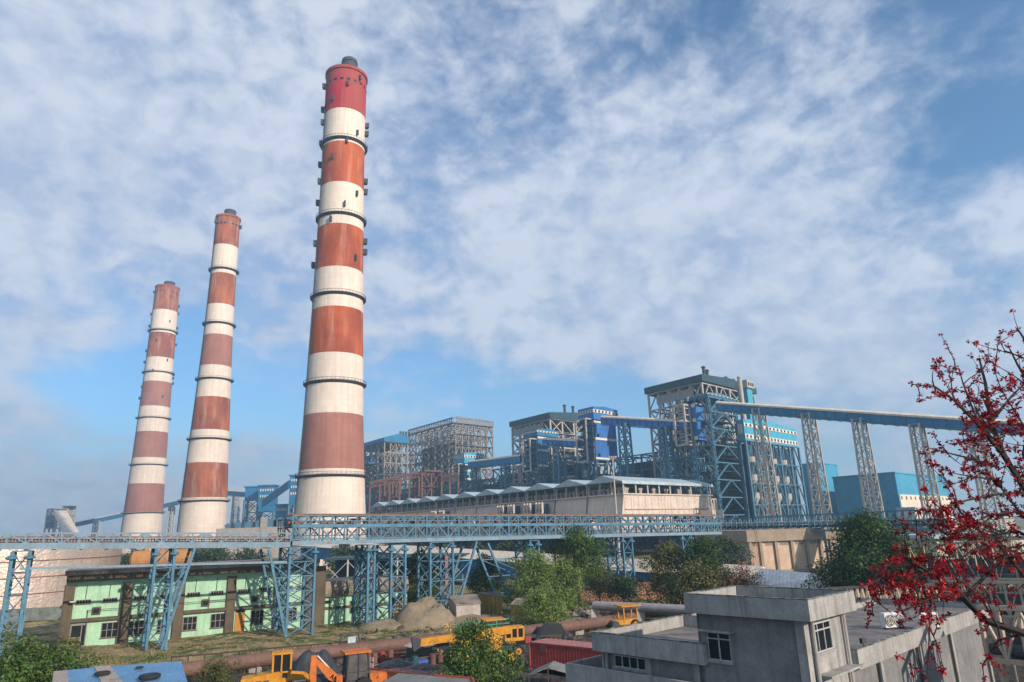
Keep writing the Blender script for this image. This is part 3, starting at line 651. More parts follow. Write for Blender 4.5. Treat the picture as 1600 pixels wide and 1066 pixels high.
def clad3():
    P = T + DA * 12.5 + UB * .5; root = thing('transfer_house', 'cobalt blue transfer house with a zigzag stair cage hung on the tallest lattice tower', 'transfer tower', P)
    za, zb, zc = tz(P, 619), tz(P, 634), tz(P, 689)
    L1 = along(P + Z * zb, DA, 1074)
    MB().ob(P + UA * 1.0 + Z * zb, DA * L1, DB * 7, Z * (za - zb)).build('head', M_cblue, root)
    MB().ob(P + UA * 1.0 + UB * .15 + Z * (za - 2.6), DA * (L1 - 1), DB * .3, Z * 1.9).build('white_band', M_offwhite, root)
    MB().ob(P + UA * 5 + Z * zc, DA * 9, DB * 7, Z * (zb - zc)).build('shaft', M_cblue, root)
    for z in (zb - 1.4, (zb + zc) / 2, zc):
        MB().ob(P + UA * 5 + UB * .2 + Z * z, DA * 2, DB * .3, Z * 1.6).build('white_band', M_offwhite, root); MB().ob(P + UA * 2.6 + UB * .22 + Z * z, DA * 3.4, DB * .3, Z * 1.6).build('window', M_glass, root)
    c0 = P + DA * 4.2; zl, zh = tz(c0, 698), tz(c0, 637); d = DA * (L1 - 6); e = UB * 5
    base = [c0 + Z * zl, c0 + d + Z * zl, c0 + d + e + Z * zl, c0 + e + Z * zl]; top = [v + Z * (zh - zl) for v in base]; b = MB()
    for s, t in zip(base, top): b.bar(s, t, .8, .8, DB)
    for s in (base, top):
        for k in range(4): b.bar(s[k], s[(k + 1) % 4], .7)
    b.bar(base[0], base[0] + UA * 9, .7); b.build('cage_frame', M_steel, root); b = MB()
    for k in range(6):
        h = (zh - zl) / 6; m0 = c0 + e * .5 + Z * (zl + k * h); m1 = c0 + d + e * .5 + Z * (zl + (k + .5) * h); m2 = m0 + Z * h
        b.bar(m0, m1, 2, .4); b.bar(m1, m2, 2, .4); b.bar(m0 + Z * 1.2, m1 + Z * 1.2, .25); b.bar(m1 + Z * 1.2, m2 + Z * 1.2, .25); b.ob(m0 + UB * 2.5, UA * 1.5, DB * 5, Z * .25)
    b.build('stair_flights', M_steel, root)
    for z0_, pz in ((0, .0),):
        base = square(P + UA * 3, DA, 14, DB, 6); top = [v + Z * zc for v in base]; legs(root, base, top, .9, M_lblue); b = MB(); lattice_panels(b, base, top, 6, .5, 'V'); b.build('bracing', M_lblue, root)
clad3()

# ------------------------------------------------------------------ high conveyor galleries
def gallery(label, p, q, w, h, mclad, mroof, side, under=True, group='high conveyor galleries', nwin=0, rise=.9):
    """p,q: centre of the top of the wall; side: horizontal vector toward the viewer's side"""
    root = thing('conveyor_gallery', label, 'conveyor gallery', Vector((p.x, p.y, p.z - h)), group); s = side.normalized(); d = (q - p)
    b = MB().ob(p - s * w / 2 - Z * h, d, s * w, Z * h); b.build('cladding', mclad, root)
    prof = [(-w * .56, -.5), (-w * .56, .1), (-w * .35, rise * .75), (0, rise), (w * .35, rise * .75), (w * .56, .1), (w * .56, -.5)]
    MB().poly([p + s * x + Z * z for x, z in prof], d).build('roof', mroof, root)
    b = MB(); n = max(4, int(d.length / 4))
    for k in range(n):
        a, c = p + d * (k / n), p + d * ((k + 1) / n)
        b.bar(a + s * (w / 2 + .12) - Z * h, a + s * (w / 2 + .12), .25, .25)
        b.bar(a - Z * (h + .5) + s * w / 2, c - Z * (h + .5) + s * w / 2, .4)
        b.bar(a - Z * (h + .5) + s * w / 2, a - Z * (h + .5) - s * w / 2, .3)
    b.build('ribs', M_teal if mclad != M_mblue else M_lblue, root)
    return root
LD = -DA; SD = UB     # galleries run parallel to the row; the near side looks left
def gal_pt(px, py, Y): return at(px, py, Y)
def on_line(px, Pl, d):   # the point of a ground line seen in column px
    t = along(Pl + Z * 40, d, px) if px > proj(Pl + Z * 40)[0] else -along(Pl + Z * 40, -d, px)
    return Pl + d * t
Lp = place(1130, 297)
def lpt(px, py): 
    q = on_line(px, Lp, LD); q.z = tz(q, py); return q
gallery('long high gallery with a cream roof descending to the right from the tallest tower', lpt(1132, 630), lpt(1668, 667), 5.0, 3.2, M_mblue, M_cream, SD)
def gl(pxa, pya, Ya, pxb, pyb, Yb, label, w, h, mc): gallery(label, at(pxa, pya, Ya), at(pxb, pyb, Yb), w, h, mc, M_cream, SD)
gl(943, 652, 357, 1074, 659, 308, 'cobalt gallery with a cream roof between the cobalt tower and the tallest tower', 4.5, 3.6, M_cblue)
gl(852, 686, 396, 906, 689, 372, 'short cobalt gallery between the mid blue tower and the cobalt tower', 4.5, 3.2, M_cblue)
gl(735, 722, 462, 816, 712, 412, 'mid blue gallery rising to the right from the small turquoise tower', 4.5, 4.0, M_mblue)
grp = 'tall pale trestles under the descending gallery'
for px, tp, lab in ((1193, 640, 'tall cream lattice trestle in front of the turquoise bunker bay'), (1269, 648, 'tall cream lattice trestle just right of the turquoise bunker bay'),
                    (1346, 656, 'tall lattice trestle before the blue turbine hall'), (1433, 664, 'tall lattice trestle before the cream gable of the turbine hall'), (1520, 672, 'tall lattice trestle behind the red flowers')):
    c = on_line(px, Lp, LD); z1 = tz(c, tp)
    trestle('conveyor_trestle', lab, c - LD * 2.2 - SD * 3.6, LD, 4.4, SD, 7.2, 0, z1, 9, .6, .22, M_steel, M_steel, taper=.72, kind='X', group=grp)
grp = 'blue trestles under the far galleries'
for px, Y, tp, lab in ((745, 457, 728, 'blue trestle near the left end of the lowest gallery'), (792, 430, 724, 'blue trestle near the right end of the lowest gallery'), (877, 385, 696, 'blue trestle under the short cobalt gallery'),
                   (985, 340, 664, 'blue trestle under the middle of the cobalt gallery'), (1050, 316, 668, 'blue trestle under the cobalt gallery beside the tallest tower')):
    c = place(px, Y); trestle('conveyor_trestle', lab, c - LD * 3 - SD * 3, LD, 6, SD, 6, 0, tz(c, tp), 10, .7, .35, M_lblue, M_lblue, taper=.7, kind='X', group=grp)

# ------------------------------------------------------------------ precipitators: concrete boxes under a row of gabled sheds
M_espc = mat('pale_concrete', (.62, .52, .43), scale=.15, streak=.4, streak_col=(.36, .27, .22), var=.2)
def esp():
    P = place(976.5, 252); zr = tz(P, 752); zd = tz(P, 770.5); lb = along(P + Z * zr, DB, 1108); U = 19.6
    ze = zr
    for u in range(11):
        Q = P + DA * U * u
        root = thing('precipitator_shed', ['nearest precipitator shed of the row, with a long pale blue roof over concrete', 'second precipitator shed of the row counted from the right'][u] if u < 2 else
                     '%s precipitator shed from the right in the gabled row' % ['third', 'fourth', 'fifth', 'sixth', 'seventh', 'eighth', 'ninth', 'tenth', 'eleventh'][u - 2], 'precipitator', Q, 'gabled precipitator sheds in a row')
        # roof: ridge along B
        a = DA * (U - .6); p = Q - DB * 1.5 + Z * ze; rise = 2.7
        MB().poly([p + UA * .8, p + a * .5 + Z * rise, p + a, p + a * .5 + Z * (rise - .5), ], DB * (lb + 3)).build('roof', M_palesheet, root) if False else \
            MB().poly([p + UA * .8, p + a + DA * .2, p + a * .5 + Z * rise], DB * (lb + 3)).build('roof', M_palesheet, root)
        MB().ob(Q + UA * 1.0 - DB * 1.5 + Z * (ze - .9), DB * (lb + 3), DA * .3, Z * 1.1).build('fascia', M_palesheet, root)
        n = 8
        for k in range(n + 1):
            b = MB().bar(Q + DB * lb * k / n + Z * zd, Q + DB * lb * k / n + Z * ze, .5); b.build('post', M_steel, root)
        for k in (1, 2, 3): MB().bar(Q + DA * U * k / 3.2 + Z * zd, Q + DA * U * k / 3.2 + Z * ze, .5).build('post', M_steel, root)
        b = MB(); rr = random.Random(u)
        for k in range(7):
            for side_ in (0, 1):
                c = (Q + DB * lb * (k + .5) / 7 + DA * 2.2 if side_ else Q + DA * U * (k + .5) / 7.2 + DB * 2.2) + Z * zd
                b2 = MB(); b2.tube(c, c + Z * 1.4, .7, n=10); b2.box(c + Z * 1.7, (1.6, 1.2, .7), rr.random()); b2.tube(c + Z * 2, c + Z * 2.6, .3, n=8); b2.build('rectifier', M_pipe, root)
        # casing, flaring toward the foot
        o = 4 if u == 0 else .3
        top = [Q + Z * zd, Q + DB * lb + Z * zd, Q + DB * lb + DA * (U - .9) + Z * zd, Q + DA * (U - .9) + Z * zd]
        bot = [Q + UB * 3.5 + Z * 9, Q + DB * (lb + 5) + Z * 9, Q + DB * (lb + 5) + DA * (U - .9) + Z * 9, Q + UB * 3.5 + DA * (U - .9) + Z * 9]
        MB().hexa(bot, top).build('casing', M_espc, root)
        b = MB().ob(Q - DB * 1 + UA * .6 + Z * (zd - .5), DB * (lb + 2), DA * (U - .3), Z * .45); b.build('deck', M_espc, root)
        b = MB()
        for k in range(15): b.bar(Q + UA * .05 + DB * lb * k / 14 + Z * 9, Q + UA * .05 + DB * lb * k / 14 + Z * (zd - .5), .22)
        b.bar(Q + UA * .4 + Z * (zd - 5.5), Q + UA * .4 + DB * lb + Z * (zd - 5.5), .35); 
        if u == 0: b.build('stiffeners', M_espc, root)
        # inlet duct with its X-braced frame, on the left side
        if u in (2, 3, 6) :
            for s in range(2):
                c = Q + UB * 6 + DA * (2 + 8 * s) + Z * 9; b = MB()
                for e in (0, 2.0, 4.0): b.bar(c + DA * e, c + DA * e + Z * 13, .7)
                for k in range(4):
                    for e in (0, 2.0): b.bar(c + DA * e + Z * (13 * k / 4), c + DA * (e + 2) + Z * (13 * (k + 1) / 4), .35); b.bar(c + DA * (e + 2) + Z * (13 * k / 4), c + DA * e + Z * (13 * (k + 1) / 4), .35)
                b.build('duct_frame', M_espc, root); MB().ob(c + DB * .9, DB * 3, DA * 4, Z * 12.5).build('duct', M_boiler, root)
        if u in (0, 1, 2, 4, 5):
            c = Q + UB * 3.6 + DA * 9 + Z * 9; MB().poly([c, c + DA * 9, c + DA * 6 + Z * 7, c + DA * 3 + Z * 7], UB * 4).build('hood', M_espc, root)
        for k in range(2):
            c = Q + UB * 4.5 + DA * (3 + 10 * k) + Z * 9; MB().ob(c, DA * 1.2, DB * 1, Z * 7).build('pilaster', M_espc, root)
    c = Q
esp()
# duct house at the near right end of the precipitators
c = place(1113, 280); b = MB(); z0, z1 = 9, tz(c, 788)
rt = thing('duct_house', 'small pale concrete stub with twin frames at the right end of the precipitator row', 'duct', c)
MB().ob(c + Z * 0, DB * 9, DA * 6, Z * tz(c, 797)).build('wall', M_espc, rt)
b = MB()
for e in (0, 2, 4): b.bar(c + DB * e + Z * 10, c + DB * e + Z * tz(c, 780), .5)
b.bar(c + Z * tz(c, 780), c + DB * 4 + Z * tz(c, 780), .5); b.build('frame', M_steel, rt)
# floodlight mast
c = place(963, 240); zt = tz(c, 716); rt = thing('floodlight_mast', 'tall floodlight mast in front of the precipitator sheds', 'floodlight mast', c)
MB().tube(c, c + Z * zt, .45, .2, n=10).build('mast', M_steel, rt); MB().bar(c + Z * zt - Vector((1.2, 0, 0)), c + Z * zt + Vector((1.2, 0, 0)), .3).build('crossarm', M_steel, rt)
for k in range(4): MB().box(c + Z * (zt + .4) + Vector((-1.1 + .75 * k, -.2, 0)), (.5, .4, .55)).build('floodlight', M_steel, rt)

# ------------------------------------------------------------------ turbine hall and block behind
M_hall = blue('turbine_hall_blue', (.06, .30, .46), scale=.1, var=.2)
def hall():
    P = place(1408.5, 364); zt = tz(P, 739); la = along(P + Z * zt, DA, 1301); lb = along(P + Z * zt, DB, 1478)
    root = thing('turbine_hall', 'large blue turbine hall with a cream gable end and two rows of windows', 'industrial building', P)
    MB().ob(P, DA * la, DB * lb, Z * zt).build('wall', M_hall, root)
    MB().ob(P + UA * .3 + DB * 1, DB * (lb - 1.5), DA * .3, Z * (zt - 11)).build('gable_panel', M_cream, root)
    for z in (zt - 13.5, zt - 19):
        for k in range(12): MB().ob(P + UA * .5 + DB * (3 + (lb - 6) * k / 12) + Z * z, DB * 1.4, DA * .3, Z * 1.6).build('window', M_glass, root)
    MB().ob(P + DA * -.5 - DB * .5 + Z * zt, DA * (la + 1), DB * (lb + 1), Z * .6).build('roof', M_turq, root)
hall()
P = place(1290, 420); zt = tz(P, 724); la = along(P + Z * zt, DA, 1250); rt = thing('service_block', 'plain dark blue block behind the cream trestle, left of the turbine hall', 'industrial building', P)
MB().ob(P, DA * la, DB * 30, Z * zt).build('wall', M_hall, rt); MB().ob(P + Z * zt - DA * .4, DA * (la + .8), DB * 30, Z * .7).build('roof', M_turq, rt)
P = place(1430, 330); rt = thing('low_office', 'low cream block at the foot of the turbine hall gable', 'industrial building', P)
MB().ob(P, DA * 8, DB * 60, Z * tz(P, 795)).build('wall', M_cream, rt); MB().ob(P + Z * tz(P, 795) - DA * .5 - DB * .5, DA * 9, DB * 61, Z * .8).build('roof', M_palesheet, rt)
P = place(1475, 250); rt = thing('long_grey_shed', 'long low grey shed behind the red flowers at the right edge', 'shed', P)
MB().ob(P, DB * 120, DA * 20, Z * tz(P, 815)).build('wall', M_conc, rt); MB().ob(P + Z * tz(P, 815) - DA - DB, DB * 122, DA * 22, Z * .8).build('roof', M_palesheet, rt)

# ------------------------------------------------------------------ the far left: older units and the coal line
def far_left():
    def house(label, pxl, pxr, top, bot, Y, m, bands, cat='transfer tower'):
        P = at(pxl, bot, Y); zt = zrow(P, top); z0 = P.z; w = (at(pxr, bot, Y) - P).length; Q = Vector((P.x, P.y, 0))
        root = thing('transfer_house', label, cat, Q, 'far blue transfer houses'); X = Vector((1, 0, 0)); Yv = Vector((0, 1, 0))
        MB().ob(Q + Z * z0, X * w, Yv * w * .7, Z * (zt - z0)).build('cladding', m, root); MB().ob(Q + Z * zt - X - Yv, X * (w + 2), Yv * (w * .7 + 2), Z * 1.2).build('roof', M_mblue, root)
        for k in range(bands):
            z = zt - 5 - 6 * k; 
            for j in range(6): MB().ob(Q + Z * z + X * (w * (.1 + .15 * j)) - Yv * .5, X * w * .07, Yv * .5, Z * 2.2).build('window', M_offwhite, root)
        base = [Q, Q + X * w, Q + X * w + Yv * w * .7, Q + Yv * w * .7]; top_ = [v + Z * z0 for v in base]
        legs(root, base, top_, 1.6, M_lblue); b = MB(); lattice_panels(b, base, top_, 4, .9, 'X'); b.build('bracing', M_lblue, root)
    house('far mid blue transfer house just right of the middle chimney, with two window rows', 402, 427, 760, 800, 700, M_mblue, 2)
    house('far blue junction head left of the two-row transfer house', 382, 403, 762, 782, 720, M_mblue, 0)
    house('tall far blue transfer house with three window rows, left of the tallest chimney', 451, 474, 744, 790, 640, M_mblue, 3)
    house('far blue stair tower filling the gap between the two tall transfer houses', 430, 448, 790, 818, 660, M_mblue, 1)
    def gal(label, a, c, w, h, mr=None): gallery(label, a, c, w, h, M_mblue, mr or M_cream, Vector((0, -1, 0)), group='far left coal galleries')
    gal('far gallery sloping up steeply to the tall far transfer house', at(411, 782, 690), at(452, 752, 640), 5, 6, M_mblue)
    gal('far level gallery with a cream roof right of the middle chimney', at(340, 766, 780), at(386, 769, 740), 5, 5)
    gal('far thin gallery seen between the two smaller chimneys', at(196, 801, 850), at(345, 767, 800), 5, 4.5)
    gal('far thin gallery rising from the grey tower at the left to the smallest chimney', at(108, 819, 850), at(205, 799, 850), 5, 4.5)
    for px, tp, lab in ((147, 815, 'far twin legged trestle left of the smallest chimney'), (262, 790, 'far lattice trestle between the two smaller chimneys'), (361, 775, 'far cream trestle beside the middle chimney'), (384, 780, 'far cream trestle under the junction head')):
        c = place(px, 830 if px < 350 else 760); trestle('conveyor_trestle', lab, c, Vector((1, 0, 0)), 6 if px < 350 else 8, Vector((0, 1, 0)), 6, 0, tz(c, tp), 7, 1.0, .5, M_steel, M_steel, taper=.8, group='far trestles at the left')
    # head tower of the coal yard
    P = place(74, 760); zt = tz(P, 800); X = Vector((1, 0, 0)); Yv = Vector((0, 1, 0)); root = thing('head_tower', 'pale grey head tower with an open frame top at the far left', 'transfer tower', P)
    zs = [0, tz(P, 826), tz(P, 816), tz(P, 806), tz(P, 796)]
    frame(root, P, Yv, 14, 2, X, 22, 2, zs, 1.2, M_steel, M_steel, seed=4)
    MB().ob(P + Z * (zs[1]) - X * 1, X * 7, Yv * 10, Z * (zs[3] - zs[1])).build('cladding', M_lblue, root); MB().ob(P + X * 16 + Z * (zs[4]), X * 9, Yv * 9, Z * 3).build('roof', M_teal, root)
    MB().ob(P + X * 18 + Z * zs[3], X * 5, Yv * 6, Z * 8).build('hood', M_conc, root)
    a, c = at(91, 803, 755), at(112, 842, 700); rt = thing('sloping_cover', 'cream ribbed conveyor cover sloping down from the head tower at the far left', 'conveyor gallery', Vector((c.x, c.y, 0)))
    MB().ob(a - X * 5.5, X * 13, c - a, Vector((0, 2, 3))).build('cover', M_cream, rt)
    b = MB()
    for k in range(12): b.bar(a.lerp(c, k / 12) - X * 5.7 + Z * .4 - Yv * .4, a.lerp(c, k / 12) + X * 7.7 + Z * .4 - Yv * .4, .4)
    b.build('ribs', M_steel, rt)
    for f in (.15, .5, .85):
        for e in (-5, 6.5): q = a.lerp(c, f) + X * e; MB().bar(Vector((q.x, q.y, 0)), q, .9).build('post', M_steel, rt)
    # older precipitators behind the conveyor, with a row of small blue hoods
    P = place(350, 430); zt = tz(P, 826); rt = thing('old_precipitator', 'grey flat precipitator block with a row of small blue hoods, right of the middle chimney', 'precipitator', P)
    L_ = 62; MB().ob(P - X * 4, X * L_, Yv * 30, Z * zt).build('casing', M_conc, rt)
    for k in range(7):
        c = P + X * (1 + 6.0 * k) + Z * zt + Yv * 1; s = 3 + .5 * k
        MB().poly([c, c + X * s, c + X * (s + .6) + Z * s * .6, c + X * s * .5 + Z * s, c - X * .6 + Z * s * .6], Yv * 5).build('hood', M_lblue, rt)
        MB().ob(c + X * (s + .5), X * 1.8, Yv * 3, Z * (s * .9)).build('vent_box', M_dark, rt)
    for k in (2, 5): MB().ob(P + X * (5 + 9 * k) + Z * (zt - 4) - Yv * .5, X * 4, Yv * 1, Z * 10).build('louvre', M_pipe, rt)
far_left()
# ------------------------------------------------------------------ trees and bushes
def leaf_mat(name, a, b_, dry=None, dryf=.1):
    M = bpy.data.materials.new(name); M.use_nodes = True; t = M.node_tree; n = t.nodes; l = t.links; b = n['Principled BSDF']; b.inputs['Roughness'].default_value = .55; b.inputs['Specular IOR Level'].default_value = .25
    g = n.new('ShaderNodeNewGeometry'); cr = n.new('ShaderNodeValToRGB'); l.new(g.outputs['Random Per Island'], cr.inputs[0])
    e = cr.color_ramp.elements; e[0].color = (*a, 1); e[1].color = (*b_, 1); e[0].position = 0; e[1].position = .9
    if dry: e[1].position = .9 - dryf; x = cr.color_ramp.elements.new(1 - dryf * .6); x.color = (*dry, 1)
    no = n.new('ShaderNodeTexNoise'); no.inputs['Scale'].default_value = .5; l.new(g.outputs['Position'], no.inputs['Vector'])
    mr = n.new('ShaderNodeMapRange'); mr.inputs['From Min'].default_value = .3; mr.inputs['From Max'].default_value = .7; mr.inputs['To Min'].default_value = .65; mr.inputs['To Max'].default_value = 1.4; l.new(no.outputs['Fac'], mr.inputs['Value'])
    sc = n.new('ShaderNodeVectorMath'); sc.operation = 'SCALE'; l.new(cr.outputs[0], sc.inputs[0]); l.new(mr.outputs[0], sc.inputs['Scale']); l.new(sc.outputs[0], b.inputs['Base Color'])
    tr = n.new('ShaderNodeBsdfTranslucent'); l.new(sc.outputs[0], tr.inputs['Color']); ms = n.new('ShaderNodeMixShader'); ms.inputs[0].default_value = .2
    l.new(b.outputs[0], ms.inputs[1]); l.new(tr.outputs[0], ms.inputs[2]); l.new(ms.outputs[0], n['Material Output'].inputs['Surface'])
    return M
LM_dark = leaf_mat('leaf_dark_green', (.015, .04, .010), (.055, .105, .022))
LM_mid = leaf_mat('leaf_green', (.025, .065, .012), (.10, .16, .03))
LM_light = leaf_mat('leaf_yellow_green', (.07, .12, .025), (.20, .26, .06))
LM_olive = leaf_mat('leaf_olive', (.035, .055, .015), (.13, .14, .04), (.22, .13, .05), .10)
LM_dry = leaf_mat('leaf_dry', (.12, .07, .04), (.26, .15, .08), (.30, .09, .05), .25)
LM_far = leaf_mat('leaf_far', (.03, .06, .03), (.07, .10, .05))
M_bark = mat('bark', (.12, .09, .07), scale=3, bump=.02)
def leaves_mesh(name, centres, radii, n, size, m, seed, flat=.85):
    r = np.random.RandomState(seed); C_ = np.array(centres, float); Rr = np.array(radii, float); w = Rr ** 2; w /= w.sum()
    k = r.choice(len(C_), n, p=w); d = r.normal(size=(n, 3)); d /= np.linalg.norm(d, axis=1)[:, None]
    rad = Rr[k] * (0.45 + .62 * r.uniform(size=n) ** .6); p = C_[k] + d * rad[:, None] * np.array([1, 1, flat])
    nn = d + r.normal(size=(n, 3)) * .7 + np.array([0, 0, .4]); nn /= np.linalg.norm(nn, axis=1)[:, None]
    a = np.cross(nn, r.normal(size=(n, 3))); a /= np.linalg.norm(a, axis=1)[:, None]; b = np.cross(nn, a)
    s = size * r.uniform(.55, 1.3, size=n)[:, None]
    v = np.stack([p - a * s * .55, p - b * s * .28 + nn * s * .08, p + a * s * .6, p + b * s * .28 + nn * s * .08], 1).reshape(-1, 3)
    me = bpy.data.meshes.new(name); me.vertices.add(4 * n); me.vertices.foreach_set('co', v.ravel()); me.loops.add(4 * n); me.polygons.add(n)
    me.loops.foreach_set('vertex_index', np.arange(4 * n, dtype=np.int32)); me.polygons.foreach_set('loop_start', np.arange(n, dtype=np.int32) * 4); me.polygons.foreach_set('loop_total', np.full(n, 4, dtype=np.int32))
    me.materials.append(m); me.update(calc_edges=True); me.validate(); return me
def tree(name, label, cat, P, h, w, lm, seed, n=4500, size=.34, trunk=.22, low=.25, group=None, nb=14, lean=(0, 0), top=1.0):
    r = random.Random(seed); P = Vector(P); root = thing(name, label, cat, P, group)
    cs = []; rs_ = []; limbs = MB(); base = Vector((0, 0, -.1)); fork = Vector((lean[0] * .3, lean[1] * .3, h * low * .9))
    limbs.tube(base, fork, trunk, trunk * .75, n=9)
    for k in range(nb):
        t = (k + .5) / nb; z = h * (low + (1 - low) * (t ** .8) * .92); env = math.sin(math.pi * min(1, (.18 + .82 * t)) ** .9) * .5 + .28 * (1 - t)
        a = k * 2.4 + r.uniform(-.5, .5); rr = w * .5 * env * r.uniform(.6, 1.2)
        c = Vector((rr * math.cos(a) + lean[0] * t, rr * math.sin(a) + lean[1] * t, z * top)); s = w * r.uniform(.19, .30) * (1.1 - .35 * t)
        cs.append(c); rs_.append(s)
        for q in range(3):
            cs.append(c + Vector((r.uniform(-1, 1), r.uniform(-1, 1), r.uniform(-.6, .8))) * s * 1.1); rs_.append(s * r.uniform(.35, .65))
        m_ = fork.lerp(c, .5) + Vector((0, 0, .08 * h)); limbs.tube(fork, m_, trunk * .5, trunk * .3, n=6, cap=False); limbs.tube(m_, c, trunk * .3, trunk * .08, n=5, cap=False)
    o = bpy.data.objects.new('trunk', bpy.data.meshes.new('trunk')); o.data.from_pydata(limbs.v, [], limbs.f); o.data.materials.append(M_bark); COL.objects.link(o); o.parent = root
    c = bpy.data.objects.new('crown', leaves_mesh('crown', cs, rs_, int(n * 1.9), size, lm, seed)); COL.objects.link(c); c.parent = root
    return root
def bush_at(px, pyb, z=0.0): return onz(px, pyb, z)

# ------------------------------------------------------------------ the blue conveyor in the middle distance
DV = Vector((.85, .527, 0)).normalized(); NV = Vector((.527, -.85, 0)).normalized()   # along it, and toward the viewer's side
Q0 = onz(247, 1015)
def cv(px, py=None):
    q = on_line2(px)
    if py is not None: q.z = zrow(q, py)
    return q
def on_line2(px, z=9.0):
    lo, hi = -40., 400.
    for _ in range(50):
        t = (lo + hi) / 2
        if proj(Q0 + DV * t + Z * z)[0] < px: lo = t
        else: hi = t
    q = Q0 + DV * lo; return Vector((q.x, q.y, 0))
CW = 4.2
M_belt = mat('belt', (.07, .055, .05), scale=1)
M_deckrust = mat('deck_rust', (.22, .11, .07), scale=.7, col2=(.12, .07, .05))
M_galv = mat('grey_blue_beam', (.20, .29, .35), scale=.4, streak=.5, streak_col=(.2, .13, .1))
def low_gallery():
    a, c = cv(-60, 860), cv(452, 856); root = thing('conveyor_gallery', 'low open conveyor gallery with handrail trusses, left half of the blue line', 'conveyor gallery', Vector((a.x, a.y, 0)), 'open blue conveyor galleries')
    za, zc = a.z, c.z
    for s, nm in ((0, 'girder'), (CW, 'girder')):
        MB().bar(a - NV * s + Z * .35, c - NV * s + Z * .35, .25, .62).build(nm, M_galv if s == 0 else M_teal, root)
    hA, hC = zrow(a, 833) - za, zrow(c, 833) - zc
    n = 20; L_ = (c - a)
    for s in (0, CW):
        b = MB(); o = -NV * s
        for h in (.7, 1.25): b.bar(a + o + Z * h, c + o + Z * h, .07)
        b.bar(a + o + Z * hA, c + o + Z * hC, .13)
        for k in range(n + 1):
            p = a.lerp(c, k / n) + o; h = hA + (hC - hA) * k / n; b.bar(p + Z * .65, p + Z * h, .12, .16)
            if k < n:
                q = a.lerp(c, (k + 1) / n) + o
                if k % 2: b.bar(p + Z * .7, q + Z * h, .11)
                else: b.bar(p + Z * h, q + Z * .7, .11)
                if k % 4 == 1: b.ob(q + Z * (h - .5) - DV * .35 + NV * .08, DV * .7, NV * .06, Z * .5)
        b.build('handrail_truss', M_galv, root)
    b = MB(); m_ = 110
    for k in range(m_ + 1):
        p = a.lerp(c, k / m_); b.bar(p - NV * .5 + Z * .75, p - NV * (CW - .5) + Z * .75, .14)
        b.bar(p - NV * .35 + Z * .68, p - NV * .35 + Z * 1.15, .12)
    b.build('idlers', M_rust, root)
    MB().ob(a - NV * .9 + Z * 1.0, L_, -NV * 1.3, Z * .1).build('belt', M_belt, root)
    MB().ob(a - NV * 2.5 + Z * .78, L_, -NV * 1.3, Z * .06).build('walkway', M_deckrust, root)
    MB().tube(a - NV * 2.0 + Z * 1.35, c - NV * 2.0 + Z * 1.35, .09, n=8).build('pipe', M_deckrust, root)
    b = MB()
    for k in range(14):
        p = a.lerp(c, k / 13); b.bar(p + Z * .1, p - NV * CW + Z * .1, .3, .3)
    b.build('cross_beams', M_teal, root)
    # cable brackets with a thin pipe hung below the rail
    e0, e1 = cv(30, 889), cv(448, 878); MB().bar(e0, e1, .18, .24).build('tie_beam', M_galv, root)
low_gallery()
